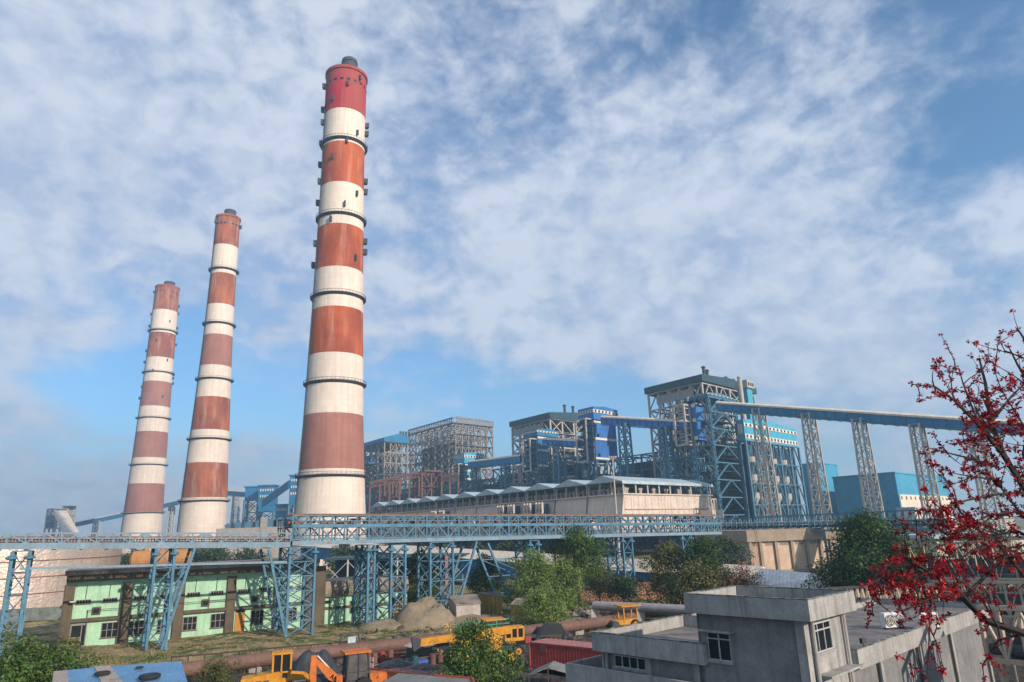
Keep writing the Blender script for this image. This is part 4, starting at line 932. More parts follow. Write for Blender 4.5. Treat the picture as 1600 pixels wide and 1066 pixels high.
def high_gallery():
    a, c = cv(455, 852), cv(1128, 835); root = thing('conveyor_gallery', 'tall two storey conveyor truss, right half of the blue line', 'conveyor gallery', Vector((a.x, a.y, 0)), 'open blue conveyor galleries')
    L_ = c - a; n = 46
    ra, rc = [zrow(a, y) for y in (843, 822, 806)], [zrow(c, y) for y in (832, 818, 806)]
    for s in (0, CW):
        o = -NV * s; mm = M_lblue
        MB().bar(a + o + Z * .25, c + o + Z * .25, .3, .5).build('girder', M_galv if s == 0 else M_teal, root)
        z1a, z2a, z3a = ra[0] - a.z, ra[1] - a.z, ra[2] - a.z; z1c, z2c, z3c = rc[0] - c.z, rc[1] - c.z, rc[2] - c.z
        b = MB()
        b.bar(a + o + Z * z2a, c + o + Z * z2c, .28, .42); b.bar(a + o + Z * z3a, c + o + Z * z3c, .14); b.bar(a + o + Z * (z2a + z3a) / 2, c + o + Z * (z2c + z3c) / 2, .08); b.bar(a + o + Z * z1a, c + o + Z * z1c, .16)
        b.build('chord', mm, root)
        b = MB(); r = random.Random(3 + int(s))
        for k in range(n + 1):
            f = k / n; p = a.lerp(c, f) + o; h1, h2, h3 = z1a + (z1c - z1a) * f, z2a + (z2c - z2a) * f, z3a + (z3c - z3a) * f
            b.bar(p + Z * .5, p + Z * h3, .2 if k % 4 else .3, .2)
            if k < n:
                g_ = (k + 1) / n; q = a.lerp(c, g_) + o; H1, H2, H3 = z1a + (z1c - z1a) * g_, z2a + (z2c - z2a) * g_, z3a + (z3c - z3a) * g_
                if k % 2: b.bar(p + Z * .5, q + Z * H2, .17); b.bar(p + Z * h2, q + Z * H3, .12)
                else: b.bar(p + Z * h2, q + Z * .5, .17); b.bar(p + Z * h3, q + Z * H2, .12)
                for e in (.35, .7):
                    u = p.lerp(q, e); b.bar(u + Z * .5, u + Z * 1.7, .06)
        b.build('web_members', mm, root)
    b = MB()
    for k in range(n + 1):
        p = a.lerp(c, k / n); f = k / n; h3 = (ra[2] - a.z) * (1 - f) + (rc[2] - c.z) * f; h2 = (ra[1] - a.z) * (1 - f) + (rc[1] - c.z) * f
        b.bar(p + Z * h3, p - NV * CW + Z * h3, .14); b.bar(p + Z * h2, p - NV * CW + Z * h2, .2)
    b.build('cross_beams', M_lblue, root)
    MB().ob(a - NV * .7 + Z * .6, L_, -NV * (CW - 1.4), Z * .12).build('lower_deck', M_deckrust, root)
    MB().ob(a - NV * 1.0 + Z * 1.1, L_, -NV * 1.2, Z * .1).build('belt', M_belt, root)
    for s, zf in ((1.2, 1), (1.9, 1), (2.8, 1)):
        MB().tube(a - NV * s + Z * (ra[2] - a.z + .15), c - NV * s + Z * (rc[2] - c.z + .15), .16, n=8).build('pipe', M_deckrust, root)
    r = random.Random(9)
    for k in range(70):
        p = a.lerp(c, r.random()); MB().box(p - NV * r.uniform(1, 3) + Z * (ra[1] - a.z + r.uniform(.2, .6)), (r.uniform(.4, 1.5), r.uniform(.3, .8), r.uniform(.3, .9)), .55).build('pipe_fitting', M_deckrust, root)
high_gallery()
LEGW = .3
def near_trestle(label, pxa, wa, bot, topy, n, out=None, kind='X', depth=4.2, mm=None):
    q = cv(pxa); q = q - DV * 0; z1 = zrow(q, topy); P = q.copy(); P.z = -.1
    root = thing('conveyor_trestle', label, 'conveyor trestle', P, 'blue trestles under the open conveyor'); mm = mm or M_lblue
    base = [P, P + DV * wa, P + DV * wa - NV * depth, P - NV * depth]; top = [v + Z * (z1 + .1) for v in base]
    legs(root, base, top, LEGW, mm)
    b = MB()
    lattice_panels(b, base, top, n, .13, kind); b.build('bracing', mm, root)
    if out:
        for s in (0, depth):
            MB().bar(P - NV * s + DV * out[1], P - NV * s + DV * out[0] + Z * z1, .3).build('raking_leg', mm, root)
            b = MB()
            for k in range(1, n):
                f = k / n; u = (P - NV * s + DV * out[1]).lerp(P - NV * s + DV * out[0] + Z * z1, f); v = P - NV * s + Z * z1 * f + DV * (wa if out[0] > wa or out[1] > wa else 0); b.bar(u, v, .14)
                if k > 1: b.bar(u, v - Z * z1 / n, .12)
            b.build('tie', mm, root)
    for v in top[:2]:
        MB().lathe(v - Z * .9, [(.2, 0), (.55, .12), (.55, .3), (.25, .45)], 10).build('bearing', mm, root)
    return root
near_trestle('blue trestle at the far left edge in front of the silver tank', 14, 1.6, 990, 862, 5, None, 'Z')
near_trestle('blue trestle with a leaning strut before the green building, nearest the blue sheet roof', 241, 2.0, 1015, 857, 5, (4.2, 1.6), 'Z')
near_trestle('wide blue trestle tower where the low gallery meets the tall truss', 452, 3.3, 998, 856, 6, (-2.6, .0), 'X', 5.0)
near_trestle('narrow blue trestle just behind the annex ladder, double legged', 611, 2.1, 980, 852, 5, None, 'X', 5.5)
near_trestle('blue trestle with slim cross bracing left of the mound', 575, .9, 975, 852, 5, None, 'X', 5.0)
near_trestle('blue trestle with a strut leaning right, behind the sand mound', 672, 3.6, 965, 848, 4, (7.6, 3.8), 'X', 4.2)
near_trestle('blue trestle with a strut leaning left beside the yellow hut', 828, 1.6, 945, 845, 4, (-7.5, -3.0), 'X', 4.2)
near_trestle('blue trestle showing over the round green tree', 973, 2.0, 930, 840, 4, None, 'X', 4.2)
near_trestle('blue trestle at the right end of the open conveyor, above the olive trees', 1066, 2.2, 930, 836, 4, None, 'X', 4.2)
# riser pipes at the joint
c = cv(441); rt = thing('junction_frame', 'dark pipe frame on the joint between the two galleries', 'junction frame', c)
for k in range(3): 
    MB().bar(c - NV * (.5 + 1.3 * k) + Z * zrow(c, 850), c - NV * (.5 + 1.3 * k) + Z * zrow(c, 810), .16).build('post', M_dark, rt)
for k in range(3): MB().bar(c - NV * .4 + Z * (zrow(c, 812) - k * 1.1), c - NV * 3.4 + Z * (zrow(c, 812) - k * 1.1), .12).build('rail', M_dark, rt)

# farther light blue truss running on to the right
def right_truss():
    a, c = at(1092, 829, 205), at(1480, 838, 150); a.z = 9.6; c.z = 9.0
    ha, hc = zrow(a, 812) - a.z, 4.2; root = thing('pipe_bridge', 'long pale blue pipe bridge behind the beige building', 'pipe bridge', Vector((a.x, a.y, 0))); n = 40; nv = Vector((.5, .86, 0))
    for s in (0, 3.5):
        b = MB()
        for k in range(n + 1):
            p = a.lerp(c, k / n) + nv * s; h = ha + (hc - ha) * k / n; b.bar(p, p + Z * h, .2)
            if k < n:
                q = a.lerp(c, (k + 1) / n) + nv * s
                if k % 2 or k > 24: b.bar(p, q + Z * h, .14)
                if k > 24: b.bar(q, p + Z * h, .14)
        b.bar(a + nv * s, c + nv * s, .3, .4); b.bar(a + Z * ha + nv * s, c + Z * hc + nv * s, .25)
        b.build('truss', M_lblue, root)
    MB().ob(a + nv * .6 + Z * .8, c - a, nv * 2.2, Z * .6).build('belt_deck', M_teal, root)
    for s in (.8, 1.9): MB().tube(a + nv * s + Z * 2.0, c + nv * s + Z * 2.0, .35, n=8).build('pipe', M_pipe, root)
    for k in range(6):
        p = a.lerp(c, (k + .5) / 6); MB().bar(Vector((p.x, p.y, 0)), p, .4).build('post', M_lblue, root)
right_truss()

# ------------------------------------------------------------------ green two storey building
M_green = mat('mint_green_paint', (.38, .60, .41), scale=.35, var=.18, streak=.5, streak_col=(.14, .26, .15), fine=.08)
M_brown = mat('mouldy_brown_render', (.13, .10, .065), scale=.5, var=.4, streak=.5, streak_col=(.04, .035, .03))
M_wood = mat('brown_door', (.20, .09, .05), scale=2, streak=.5)
M_orange_door = mat('orange_door', (.50, .22, .04), scale=1, streak=.6, streak_col=(.2, .07, .03))
M_frame = mat('grey_window_frame', (.28, .25, .22), scale=1)
M_roofc = mat('stained_roof', (.30, .25, .2), scale=.6, col2=(.10, .08, .06))
dG = Vector((.87, .493, 0)).normalized(); nG = Vector((dG.y, -dG.x, 0))
PG = onz(90, 1014)
def green_building():
    root = thing('green_building', 'mint green two storey building with brown pilasters behind the blue trestles', 'building', PG)
    zt = zrow(PG, 892.5); print('green h', zt)
    up = PG + Z * zt; L_ = along(up, dG, 497); print('green L', L_)
    lw = Vector((-dG.y, dG.x, 0)); D_ = max(3.5, along(up, lw, 79)); print('depth', D_); D_ = 12
    MB().ob(PG - nG * .3 + Z * -.2, dG * L_, lw * D_, Z * (zt - .3)).build('wall', M_green, root)
    MB().ob(PG - dG * .25 + nG * .25 + Z * (zt - .55), dG * (L_ + .5), lw * (D_ + .5), Z * .55).build('roof', M_roofc, root)
    MB().ob(PG - dG * .02 + nG * .05 + Z * (zt - 1.35), dG * L_, lw * D_, Z * .8).build('cornice', M_brown, root)
    bays = [along(PG + Z * 4.5, dG, px) for px in (107, 192, 277, 358, 432)] 
    print('bays', bays)
    pil = [0.0, bays[1] - .3, bays[2] - .3, bays[3] - .3, bays[4] - .3, L_ - 1.5]
    wp = [1.0, 1.15, 1.15, 1.1, 1.1, 1.5]
    for s, w in zip(pil, wp): MB().ob(PG + dG * s + nG * .12 + Z * -.2, dG * w, lw * .6, Z * (zt - 1.5)).build('pilaster', M_brown, root)
    for s in (0, 5.5, 10.8): MB().ob(PG + lw * s - dG * .12 + Z * -.2, dG * .5, lw * 1.2, Z * (zt - 1.5)).build('pilaster', M_brown, root)
    zl = 2.8
    for k in range(5): MB().ob(PG + dG * (pil[k] + wp[k]) + nG * .18 + Z * zl, dG * (pil[k + 1] - pil[k] - wp[k]), lw * .5, Z * .38).build('ledge', M_brown, root)
    def window(s, z, w, h, nv=2, nh=2, name='window', gm=None):
        o = PG + dG * s + nG * -.28 + Z * z; b = MB()
        for k in range(nv + 1): b.ob(o + dG * (w * k / nv) - dG * .03, dG * .07, nG * .07, Z * h)
        for k in range(nh + 1): b.ob(o - dG * .03 + Z * (h * k / nh) - Z * .03, dG * (w + .07), nG * .075, Z * .06)
        f = b.build(name, M_frame, root); MB().ob(o + nG * -.05, dG * w, nG * .07, Z * h).build('pane', M_glass, f)
        MB().ob(o - dG * .12 - Z * .12, dG * (w + .24), nG * .1, Z * .1).build('sill', M_brown, f)
    for k in range(5):
        s0, s1 = pil[k] + wp[k], pil[k + 1]; w = s1 - s0
        for f in (.06, .62): window(s0 + w * f, zt - 3.9, 1.5 if k < 4 else 1.2, .42, 5, 1, 'strip_window')
        for q in (.0, .5):
            MB().tube(PG + dG * (s0 + w * (.25 + q)) + nG * -.22 + Z * (zt - 1.8), PG + dG * (s0 + w * (.24 + q)) + nG * -.22 + Z * (zt - 3.4), .035, n=6).build('rust_drip_pipe', M_dark, root)
        if k in (0, 2, 3):
            o = PG + dG * (s0 + w * .42) - nG * .28 + Z * (zt - 5.2); f = MB().ob(o, dG * .9, nG * .35, Z * .8).build('cooler_box', M_brown, root); MB().ob(o + dG * .12 + Z * .1 + nG * .33, dG * .6, nG * .05, Z * .55).build('grille', M_black, f)
    s = [pil[k] + wp[k] for k in range(6)]
    window(s[0] + 3.3, .75, 1.75, 1.7, 3, 2); window(s[1] + .1, .75, 1.6, 1.6, 3, 2); window(s[2] - 2.9, .75, 1.3, 1.6, 3, 2); window(s[2] + .1, .75, 1.6, 1.6, 3, 2); window(s[2] + 3.4 if pil[3] - s[2] > 5 else s[2] + 2.2, .75, 1.7, 1.7, 3, 2)
    window(s[3] + 2.2, .75, 1.6, 1.7, 3, 2); window(s[4] + .5, .75, 1.6, 1.7, 3, 2)
    o = PG + dG * (s[0] + .05) - nG * .28
    d = MB().ob(o, dG * 1.7, nG * .08, Z * 2.7).build('door', M_frame, root); MB().ob(o + nG * .05 + dG * .1, dG * 1.0, nG * .07, Z * 1.0).build('lower_panel', M_wood, d); MB().ob(o + nG * .05 + dG * .1 + Z * 1.1, dG * 1.0, nG * .05, Z * 1.3).build('pane', M_glass, d); MB().ob(o + nG * .05 + dG * 1.2 + Z * .1, dG * .4, nG * .05, Z * 2.3).build('pane', M_glass, d)
    o = PG + dG * (s[3] + .2) - nG * .28; d = MB().ob(o, dG * 1.2, nG * .1, Z * 2.3).build('door', M_orange_door, root); MB().ob(o + Z * 2.4, dG * 1.2, nG * .08, Z * .45).build('fanlight', M_glass, d)
    # surface pipes
    for k, (sa, sb, z) in enumerate([(s[0] + 1.6, s[1], 4.1), (s[1], s[3], 4.15), (s[2] + 2.2, s[4], 4.2)]): MB().tube(PG + dG * sa + nG * .22 + Z * z, PG + dG * sb + nG * .22 + Z * z, .035, n=6).build('conduit', M_dark, root)
    MB().tube(PG + dG * (s[0] + 1.6) - nG * .2 + Z * .2, PG + dG * (s[0] + 1.6) - nG * .2 + Z * 4.1, .05, n=6).build('conduit', M_dark, root)
    MB().tube(PG + dG * (s[2] + 3.0) - nG * .15 + Z * 2.9, PG + dG * (s[2] + 3.0) - nG * .15 + Z * (zt - 3.6), .06, n=6).build('conduit', M_frame, root)
    for z in (zt - 4.4, 3.0): MB().ob(PG + lw * 1.6 - dG * .45 + Z * z, dG * .45, lw * 3.5, Z * .2).build('sunshade', M_conc, root)
    for z in (zt - 5.5, 1): MB().ob(PG + lw * 2 - dG * .05 - nG * .3 + Z * z, dG * .1, lw * 2.2, Z * 1.8).build('window', M_glass, root)
    for px in (100,): 
        o = PG + dG * .9 + nG * .1 + Z * 5.0; f = MB().tube(o, o + nG * .6 + Z * .25, .05, n=6).build('lamp_bracket', M_frame, root); MB().box(o + nG * .75 + Z * .25, (.5, .25, .15)).build('lamp_head', M_offwhite, f)
    return zt, L_, lw
zG, LG, lwG = green_building()
def annex():
    P = PG + dG * (LG + .0) - nG * .6; root = thing('green_annex', 'low mint green annex under a thick rounded concrete parapet, right of the brown end wall', 'building', P)
    L_ = along(P + Z * 3, dG, 636) ; zt = zrow(P + dG * 4, 907); zb = zrow(P + dG * 4, 931)
    MB().ob(P + Z * -.2, dG * L_, lwG * 9, Z * (zb + .2)).build('wall', M_green, root)
    pr = [(0, 0), (.55, .05), (.75, .5), (.7, 1.1), (.3, zt - zb), (-8, zt - zb), (-8, 0)]
    MB().poly([P + nG * a + Z * (zb + b_) for a, b_ in pr], dG * L_).build('parapet', M_roofc, root)
    MB().ob(P + nG * .15 + Z * (zb - 1.7), dG * L_, lwG * .3, Z * .35).build('ledge', M_brown, root)
    for s in (5.0, 11.2):
        o = P + dG * s + nG * .02 + Z * 1.0; f = MB().ob(o, dG * 1.8, nG * .08, Z * 1.7).build('window', M_glass, root); b = MB()
        for k in range(4): b.ob(o + dG * .6 * k + nG * .06, dG * .06, nG * .06, Z * 1.7)
        b.build('frame', M_frame, f)
    MB().ob(P + dG * .6 + nG * .02 + Z * 2.6, dG * 1.5, nG * .08, Z * .4).build('strip_window', M_glass, root)
    MB().ob(P + dG * (L_ - 2.2) + nG * .05, dG * 1.2, nG * .08, Z * 2.2).build('door', M_orange_door, root)
    MB().ob(P - dG * .1 + nG * .75 + Z * -.2, dG * 1.3, lwG * .6, Z * (zG - .8)).build('end_pilaster', M_brown, root)
annex()
# green step ladder leaning on the annex
c = onz(558, 975); rt = thing('ladder', 'green steel ladder leaning on the annex parapet', 'ladder', c)
t_ = c + Z * 6.3 + dG * -1.4 - nG * .3; M_gpaint = mat('green_steel', (.08, .25, .14), scale=2)
for s in (0, .6): MB().bar(c + dG * s, t_ + dG * s, .09).build('rail', M_gpaint, rt)
for k in range(18): MB().bar(c.lerp(t_, (k + .5) / 18), c.lerp(t_, (k + .5) / 18) + dG * .6, .06).build('rung', M_gpaint, rt)

# ------------------------------------------------------------------ silver tank at the left edge, its bund wall, orange tank
M_silver = mat('crinkled_cladding', (.62, .50, .42), rough=.42, metal=.55, scale=.35, var=.25, streak=.3, bump=.12)
Yt = 128; c = at(0, 860, Yt + 17); c.z = 0; rr_ = (at(172, 860, Yt + 12) - at(0, 860, Yt + 12)).length
rt = thing('storage_tank', 'big silver clad storage tank at the left edge behind the green building', 'storage tank', c); c2 = Vector((c.x, c.y, 0)); ztk = zrow(c2 - Vector((0, rr_, 0)), 858)
MB().lathe(c2, [(rr_, 0), (rr_, ztk)], 64).build('shell', M_silver, rt, smooth=False)
for z in (ztk * .28, ztk * .52, ztk * .76, ztk - .3): MB().lathe(c2, [(rr_ + .02, z), (rr_ + .12, z), (rr_ + .12, z + .14), (rr_ + .02, z + .14)], 64, cap=False).build('band', M_rust, rt)
MB().lathe(c2, [(rr_ + .2, ztk), (rr_ * .5, ztk + 1.2), (.05, ztk + 1.8)], 64).build('roof', M_conc, rt)
p, q = onz(-30, 975), onz(95, 968); M_mould = mat('mouldy_concrete', (.20, .22, .2), scale=.6, col2=(.07, .09, .08), streak=.6)
MB_ = MB().ob(p, q - p + (q - p).normalized() * 3, Vector((.1, .4, 0)), Z * 2.0); solo(MB_, 'boundary_wall', M_mould, 'low stained concrete wall in front of the silver tank', 'wall', p)
c = at(252, 874, 150); rt = thing('storage_tank', 'orange horizontal tank behind the roof of the green building', 'storage tank', Vector((c.x, c.y, 0))); M_otank = mat('orange_tank', (.45, .22, .08), scale=.4, streak=.5)
d = Vector((1, .25, 0)).normalized(); L_ = 10.5
b = MB(); b.tube(c - d * L_ / 2, c + d * L_ / 2, 1.9, n=20); b.tube(c - d * L_ / 2, c - d * (L_ / 2 + .6), 1.9, 1.2, n=20); b.tube(c + d * L_ / 2, c + d * (L_ / 2 + .6), 1.9, 1.2, n=20); b.build('vessel', M_otank, rt)
for s in (-3, 0, 3): MB().tube(c + d * s + Z * 1.8, c + d * s + Z * 2.4, .5, n=12).build('manhole', M_otank, rt)
for s in (-3.4, 3.4): MB().ob(Vector((c.x, c.y, -.1)) + d * (s - .4) - Vector((0, 1.4, 0)), d * .8, Vector((0, 2.8, 0)), Z * (c.z - .8)).build('saddle', M_conc, rt)

# ------------------------------------------------------------------ long blue gallery coming down behind the trees
def low_blue():
    a, c = at(470, 853, 235), at(1180, 907, 112)
    a.z = zrow(a, 853); c.z = zrow(c, 907) + .0
    root = thing('conveyor_gallery', 'long closed blue gallery with a cream roof coming down behind the trees to the right', 'conveyor gallery', Vector((a.x, a.y, 0))); d = c - a; dn = d.normalized(); s = Vector((dn.y, -dn.x, 0)).normalized()
    hA, hC = 3.6, 3.4
    MB().hexa([a - Z * hA, a - Z * hA - s * -5, c - Z * hC + s * 5, c - Z * hC], [a, a + s * 5, c + s * 5, c]) 
    w = 5.0; A0 = a; C0 = c; back = -s if s.y < 0 else s
    MB().hexa([A0 - Z * hA, C0 - Z * hC, C0 - Z * hC + back * w, A0 - Z * hA + back * w], [A0, C0, C0 + back * w, A0 + back * w]).build('cladding', mat('ribbed_blue', (.035, .19, .38), scale=.3, rough=.5, wave=(tuple(dn), .8, .15), streak=.4), root)
    front = -back
    MB().poly([A0 + front * .4, A0 + back * (w + .4), A0 + back * (w * .6) + Z * 1.9], d).build('roof', M_cream, root)
    for k in range(1, 12):
        p = A0.lerp(C0, k / 12)
        if p.z - 3.4 > .6:
            for o in (0, w): MB().bar(Vector((p.x, p.y, 0)) + back * o, p + back * o - Z * 3.4, .4).build('leg', M_lblue, root)
    b = MB()
    for f, L2 in ((.93, .018),): 
        MB().ob(A0.lerp(C0, f) + front * .05 - Z * 2.8, d * L2, front * .06, Z * 2.4).build('pale_panel', M_palesheet, root); MB().ob(A0.lerp(C0, f + .032) + front * .05 - Z * 2.9, d * .01, front * .06, Z * 2.2).build('door', M_rust, root)
    MB().ob(A0.lerp(C0, .955) + back * 1.0 + Z * .95, d * .008, back * 1.6 , Z * .3).build('roof_light', M_conc, root) if False else None
low_blue()
# open steel hall seen between the trestles (behind the annex)
P = onz(505, 905, 0); P = at(505, 868, 165); P.z = 0; rt = thing('open_steel_shed', 'open steel shed with pink brown columns seen under the conveyor behind the annex', 'shed', P); X = Vector((1, .1, 0)).normalized()
b = MB().ob(P + Z * 6.4, X * 34, Vector((0, 12, 0)), Z * .5); b.build('roof', M_teal, rt)
for k in range(7): MB().bar(P + X * 34 * k / 6, P + X * 34 * k / 6 + Z * 6.4, .7 if k in (2, 5) else .35).build('column', M_pink if k in (2, 5) else M_steel, rt)
b = MB()
for k in range(6): b.bar(P + X * 34 * k / 6 + Z * .5, P + X * 34 * (k + 1) / 6 + Z * 6, .14); b.bar(P + X * 34 * (k + 1) / 6 + Z * .5, P + X * 34 * k / 6 + Z * 6, .14)
b.build('bracing', M_steel, rt); MB().ob(P + Vector((0, 11, 0)), X * 34, Vector((0, .3, 0)), Z * 6.3).build('back_wall', M_boiler, rt)

# ------------------------------------------------------------------ beige building and white sheds at the right
def beige():
    P = onz(1168, 892); P = at(1168, 829, 172); P.z = 0; M_be = mat('beige_render', (.33, .26, .19), scale=.4, streak=.5, streak_col=(.2, .15, .11)); M_be2 = mat('pink_beige_panel', (.58, .42, .30), scale=.5, streak=.3)
    zt, zp = zrow(P, 829), zrow(P, 847); dB = Vector((.97, .24, 0)).normalized(); bk = Vector((-.24, .97, 0)); L_ = along(P + Z * 6, dB, 1350); W2 = 24
    root = thing('beige_building', 'beige concrete building with a deep parapet and tall panels between ribs, right of centre', 'building', P); fr = -bk
    MB().ob(P, dB * L_, bk * W2, Z * (zp + .1)).build('wall', M_be2, root)
    MB().ob(P + fr * .9 - dB * .9 + Z * zp, dB * (L_ + 1.8), bk * (W2 + 1.8), Z * (zt - zp)).build('parapet', M_be, root)
    for px in (1171, 1189, 1213, 1238, 1261, 1283, 1299, 1318, 1338):
        s = along(P + Z * 4, dB, px); MB().ob(P + dB * (s - .35) + fr * .55, dB * .7, bk * .5, Z * zp).build('rib', M_be, root)
    for px in (1173, 1195, 1218, 1242, 1265, 1286):
        s = along(P + Z * 6, dB, px); f = MB().ob(P + dB * (s + .3) + fr * .06 + Z * (zp - 1.0), dB * 2.2, bk * .1, Z * .6).build('vent', M_frame, root)
        b = MB()
        for k in range(4): b.ob(P + dB * (s + .3 + .6 * k) + fr * .12 + Z * (zp - 1.0), dB * .15, bk * .08, Z * .6)
        b.build('bars', M_be, f)
    MB().ob(P + fr * .6, dB * L_, bk * .4, Z * .5).build('plinth', M_be, root)
    MB().ob(P - dB * .05 + bk * 2 + Z * (zp - 2.2), dB * .1, bk * 14, Z * 1.4).build('window', M_glass, root)
    b = MB(); s = along(P + Z * 4, dB, 1180)
    for e in (0, .6): b.bar(P + dB * (s + e) + fr * .9 + Z * .5, P + dB * (s + e) + fr * .9 + Z * zt, .07)
    for k in range(24): b.bar(P + dB * s + fr * .9 + Z * (.6 + k * .38), P + dB * (s + .6) + fr * .9 + Z * (.6 + k * .38), .05)
    b.build('cage_ladder', M_rust, root)
beige()
def sheet_roof(label, pts, z, cat='shed', wallm=None, roofm=None, hgt=None, patch=None, group=None, thick=.12):
    """pts: four pixel corners with heights; a mono pitched shed"""
    v = [onz(x, y, h) for (x, y, h) in pts]; P = Vector((v[0].x, v[0].y, 0)); root = thing('shed', label, cat, P, group)
    b = MB().hexa([q - Z * thick for q in v], v); b.build('roof', roofm or M_palesheet, root)
    cen = sum(v, Vector()) / 4; w = [cen.lerp(q, .94) for q in v]
    MB().hexa([Vector((q.x, q.y, -.1)) for q in w], [q - Z * (thick + .03) for q in w]).build('wall', wallm or M_boiler, root)
    return root, v
M_sheetw = mat('white_sheet_roof', (.78, .76, .72), scale=.3, streak=.25, wave=((.9, -.4, 0), .5, .05))
rt, v = sheet_roof('white corrugated shed roof below the beige building, between the olive and dark trees', [(1150, 922, 2.6), (1290, 938, 2.6), (1302, 899, 5.4), (1190, 888, 5.4)], 0, roofm=M_sheetw, wallm=M_mblue)
MB().hexa([v[i] + Z * .02 for i in (0, 1, 2, 3)][:0] or [v[3].lerp(v[2], .42).lerp(v[0].lerp(v[1], .55), .15) + Z * .02, v[3].lerp(v[2], .52).lerp(v[0].lerp(v[1], .62), .15) + Z * .02, v[3].lerp(v[2], .50).lerp(v[0].lerp(v[1], .50), .6) + Z * .02, v[3].lerp(v[2], .40).lerp(v[0].lerp(v[1], .42), .6) + Z * .02],
          [v[3].lerp(v[2], .42).lerp(v[0].lerp(v[1], .55), .15) + Z * .06, v[3].lerp(v[2], .52).lerp(v[0].lerp(v[1], .62), .15) + Z * .06, v[3].lerp(v[2], .50).lerp(v[0].lerp(v[1], .50), .6) + Z * .06, v[3].lerp(v[2], .40).lerp(v[0].lerp(v[1], .42), .6) + Z * .06]).build('grey_patch', M_conc, rt)
M_yshed = mat('yellow_sheet', (.42, .28, .07), scale=.5, streak=.5, wave=((1, .2, 0), .6, .2))
sheet_roof('small brown roofed stone shack behind the blue trestle and sand mound', [(712, 945, 2.3), (752, 942, 2.3), (745, 928, 3.1), (700, 931, 3.1)], 0, 'shack', M_conc, M_roofc)
sheet_roof('yellow corrugated hut right of the stone shack', [(757, 929, 2.6), (786, 932, 2.4), (780, 924, 2.8), (748, 926, 2.8)], 0, 'hut', M_yshed, M_roofc)
sheet_roof('small open hut with a mossy roof at the foot of the light green trees', [(797, 945, 2.0), (826, 947, 2.0), (822, 934, 2.7), (806, 935, 2.7)], 0, 'hut', M_yshed, M_roofc)

# ------------------------------------------------------------------ trees in the middle distance
tree('tree', 'round topped green tree reaching over the open blue conveyor', 'tree', bush_at(905, 945), 12.2, 9.5, LM_mid, 11, 8000, .30, .3, .32, nb=18)
tree('tree', 'pale green feathery tree before the conveyor, left of the round topped tree', 'tree', onz(838, 962), 8.6, 8.0, LM_light, 12, 7000, .26, .2, .15, 'pale green thicket')
tree('tree', 'pale green narrow tree in the right part of the thicket', 'tree', onz(885, 958), 7.6, 5.5, LM_light, 13, 4500, .26, .18, .12, 'pale green thicket')
tree('bush', 'bright green bush at the foot of the pale thicket above the brown pipe', 'bush', onz(850, 978), 4.2, 6.5, LM_light, 14, 4500, .24, .1, .05)
tree('tree', 'thin olive tree with bare limbs under the blue gallery wall', 'tree', onz(938, 945), 5.2, 6.2, LM_olive, 15, 1800, .26, .14, .3)
tree('tree', 'small dark tree beside the thin olive tree, before the orange bank', 'tree', onz(975, 944), 4.0, 5.5, LM_dark, 16, 2200, .26, .12, .2)
tree('tree', 'tall olive green tree left of the beige building', 'tree', onz(1052, 956), 9.5, 7.5, LM_olive, 17, 7000, .28, .25, .12, 'olive trees')
tree('tree', 'dark olive tree leaning against the corner of the beige building', 'tree', onz(1112, 958), 10.2, 8.0, LM_dark, 18, 7500, .28, .25, .12, 'olive trees')
tree('tree', 'low olive tree filling the gap above the rooftop tank', 'tree', onz(1090, 966), 7.0, 7.5, LM_olive, 19, 6000, .27, .2, .1, 'olive trees')
tree('bush', 'reddish brown dry bush before the white shed roof', 'bush', onz(1160, 960), 5.6, 8.0, LM_dry, 20, 3800, .24, .12, .15)
tree('tree', 'big dense dark green tree behind the grey house', 'tree', onz(1375, 970), 12.0, 12.0, LM_dark, 21, 24000, .33, .35, .08, nb=36)
tree('tree', 'dense green tree on the right flank of the big dark tree', 'tree', onz(1440, 978), 8.6, 7.0, LM_mid, 22, 9000, .30, .3, .1, nb=20)
tree('tree', 'tall dark tree under the conveyor behind the sand mound', 'tree', onz(655, 955), 9.0, 5.6, LM_dark, 23, 5500, .28, .2, .08, 'dark trees under the conveyor')
tree('tree', 'dark tree behind the yellow corrugated hut', 'tree', onz(765, 942), 7.5, 7.0, LM_dark, 24, 5000, .28, .2, .1, 'dark trees under the conveyor')
tree('tree', 'blue green tree far behind the red flowers at the right edge', 'tree', at(1560, 905, 105) * 1.0 - Z * at(1560, 905, 105).z, 9.5, 14.0, LM_far, 25, 6500, .34, .25, .1)
far_t = None
rr = random.Random(5)
spots = [(182, 175, 0), (218, 182, 1), (300, 190, 2), (345, 185, 0), (395, 190, 1), (540, 205, 2), (600, 200, 0), (650, 200, 1), (700, 190, 2), (745, 195, 0), (800, 185, 1), (1130, 160, 2), (1500, 140, 0), (1590, 150, 1)]
labs = {182: 'far dark tree just right of the silver tank', 218: 'far tree left of the orange tank', 300: 'far tree right of the orange tank', 345: 'far tree showing over the green roof below the middle chimney', 395: 'far tree under the gallery left of the trestle tower', 540: 'far tree behind the annex ladder',
        600: 'far tree behind the double legged trestle', 650: 'far tree behind the sand mound', 700: 'far tree seen through the strutted trestle', 745: 'far tree behind the yellow hut', 800: 'far tree behind the pale thicket', 1130: 'far tree by the left corner of the beige building', 1500: 'far tree behind the cream steel bridge', 1590: 'far tree at the right edge behind the cream steel bridge'}
for px, Y, k in spots:
    c = place(px, Y); s = rr.uniform(.8, 1.05)
    if far_t is None: far_t = tree('tree', labs[px], 'tree', c, 9.5, 11, LM_far, 31, 2600, .6, .25, .12, 'far trees behind the conveyor')
    else: dup(far_t, c, rr.uniform(0, 6), labs[px], scale=s)
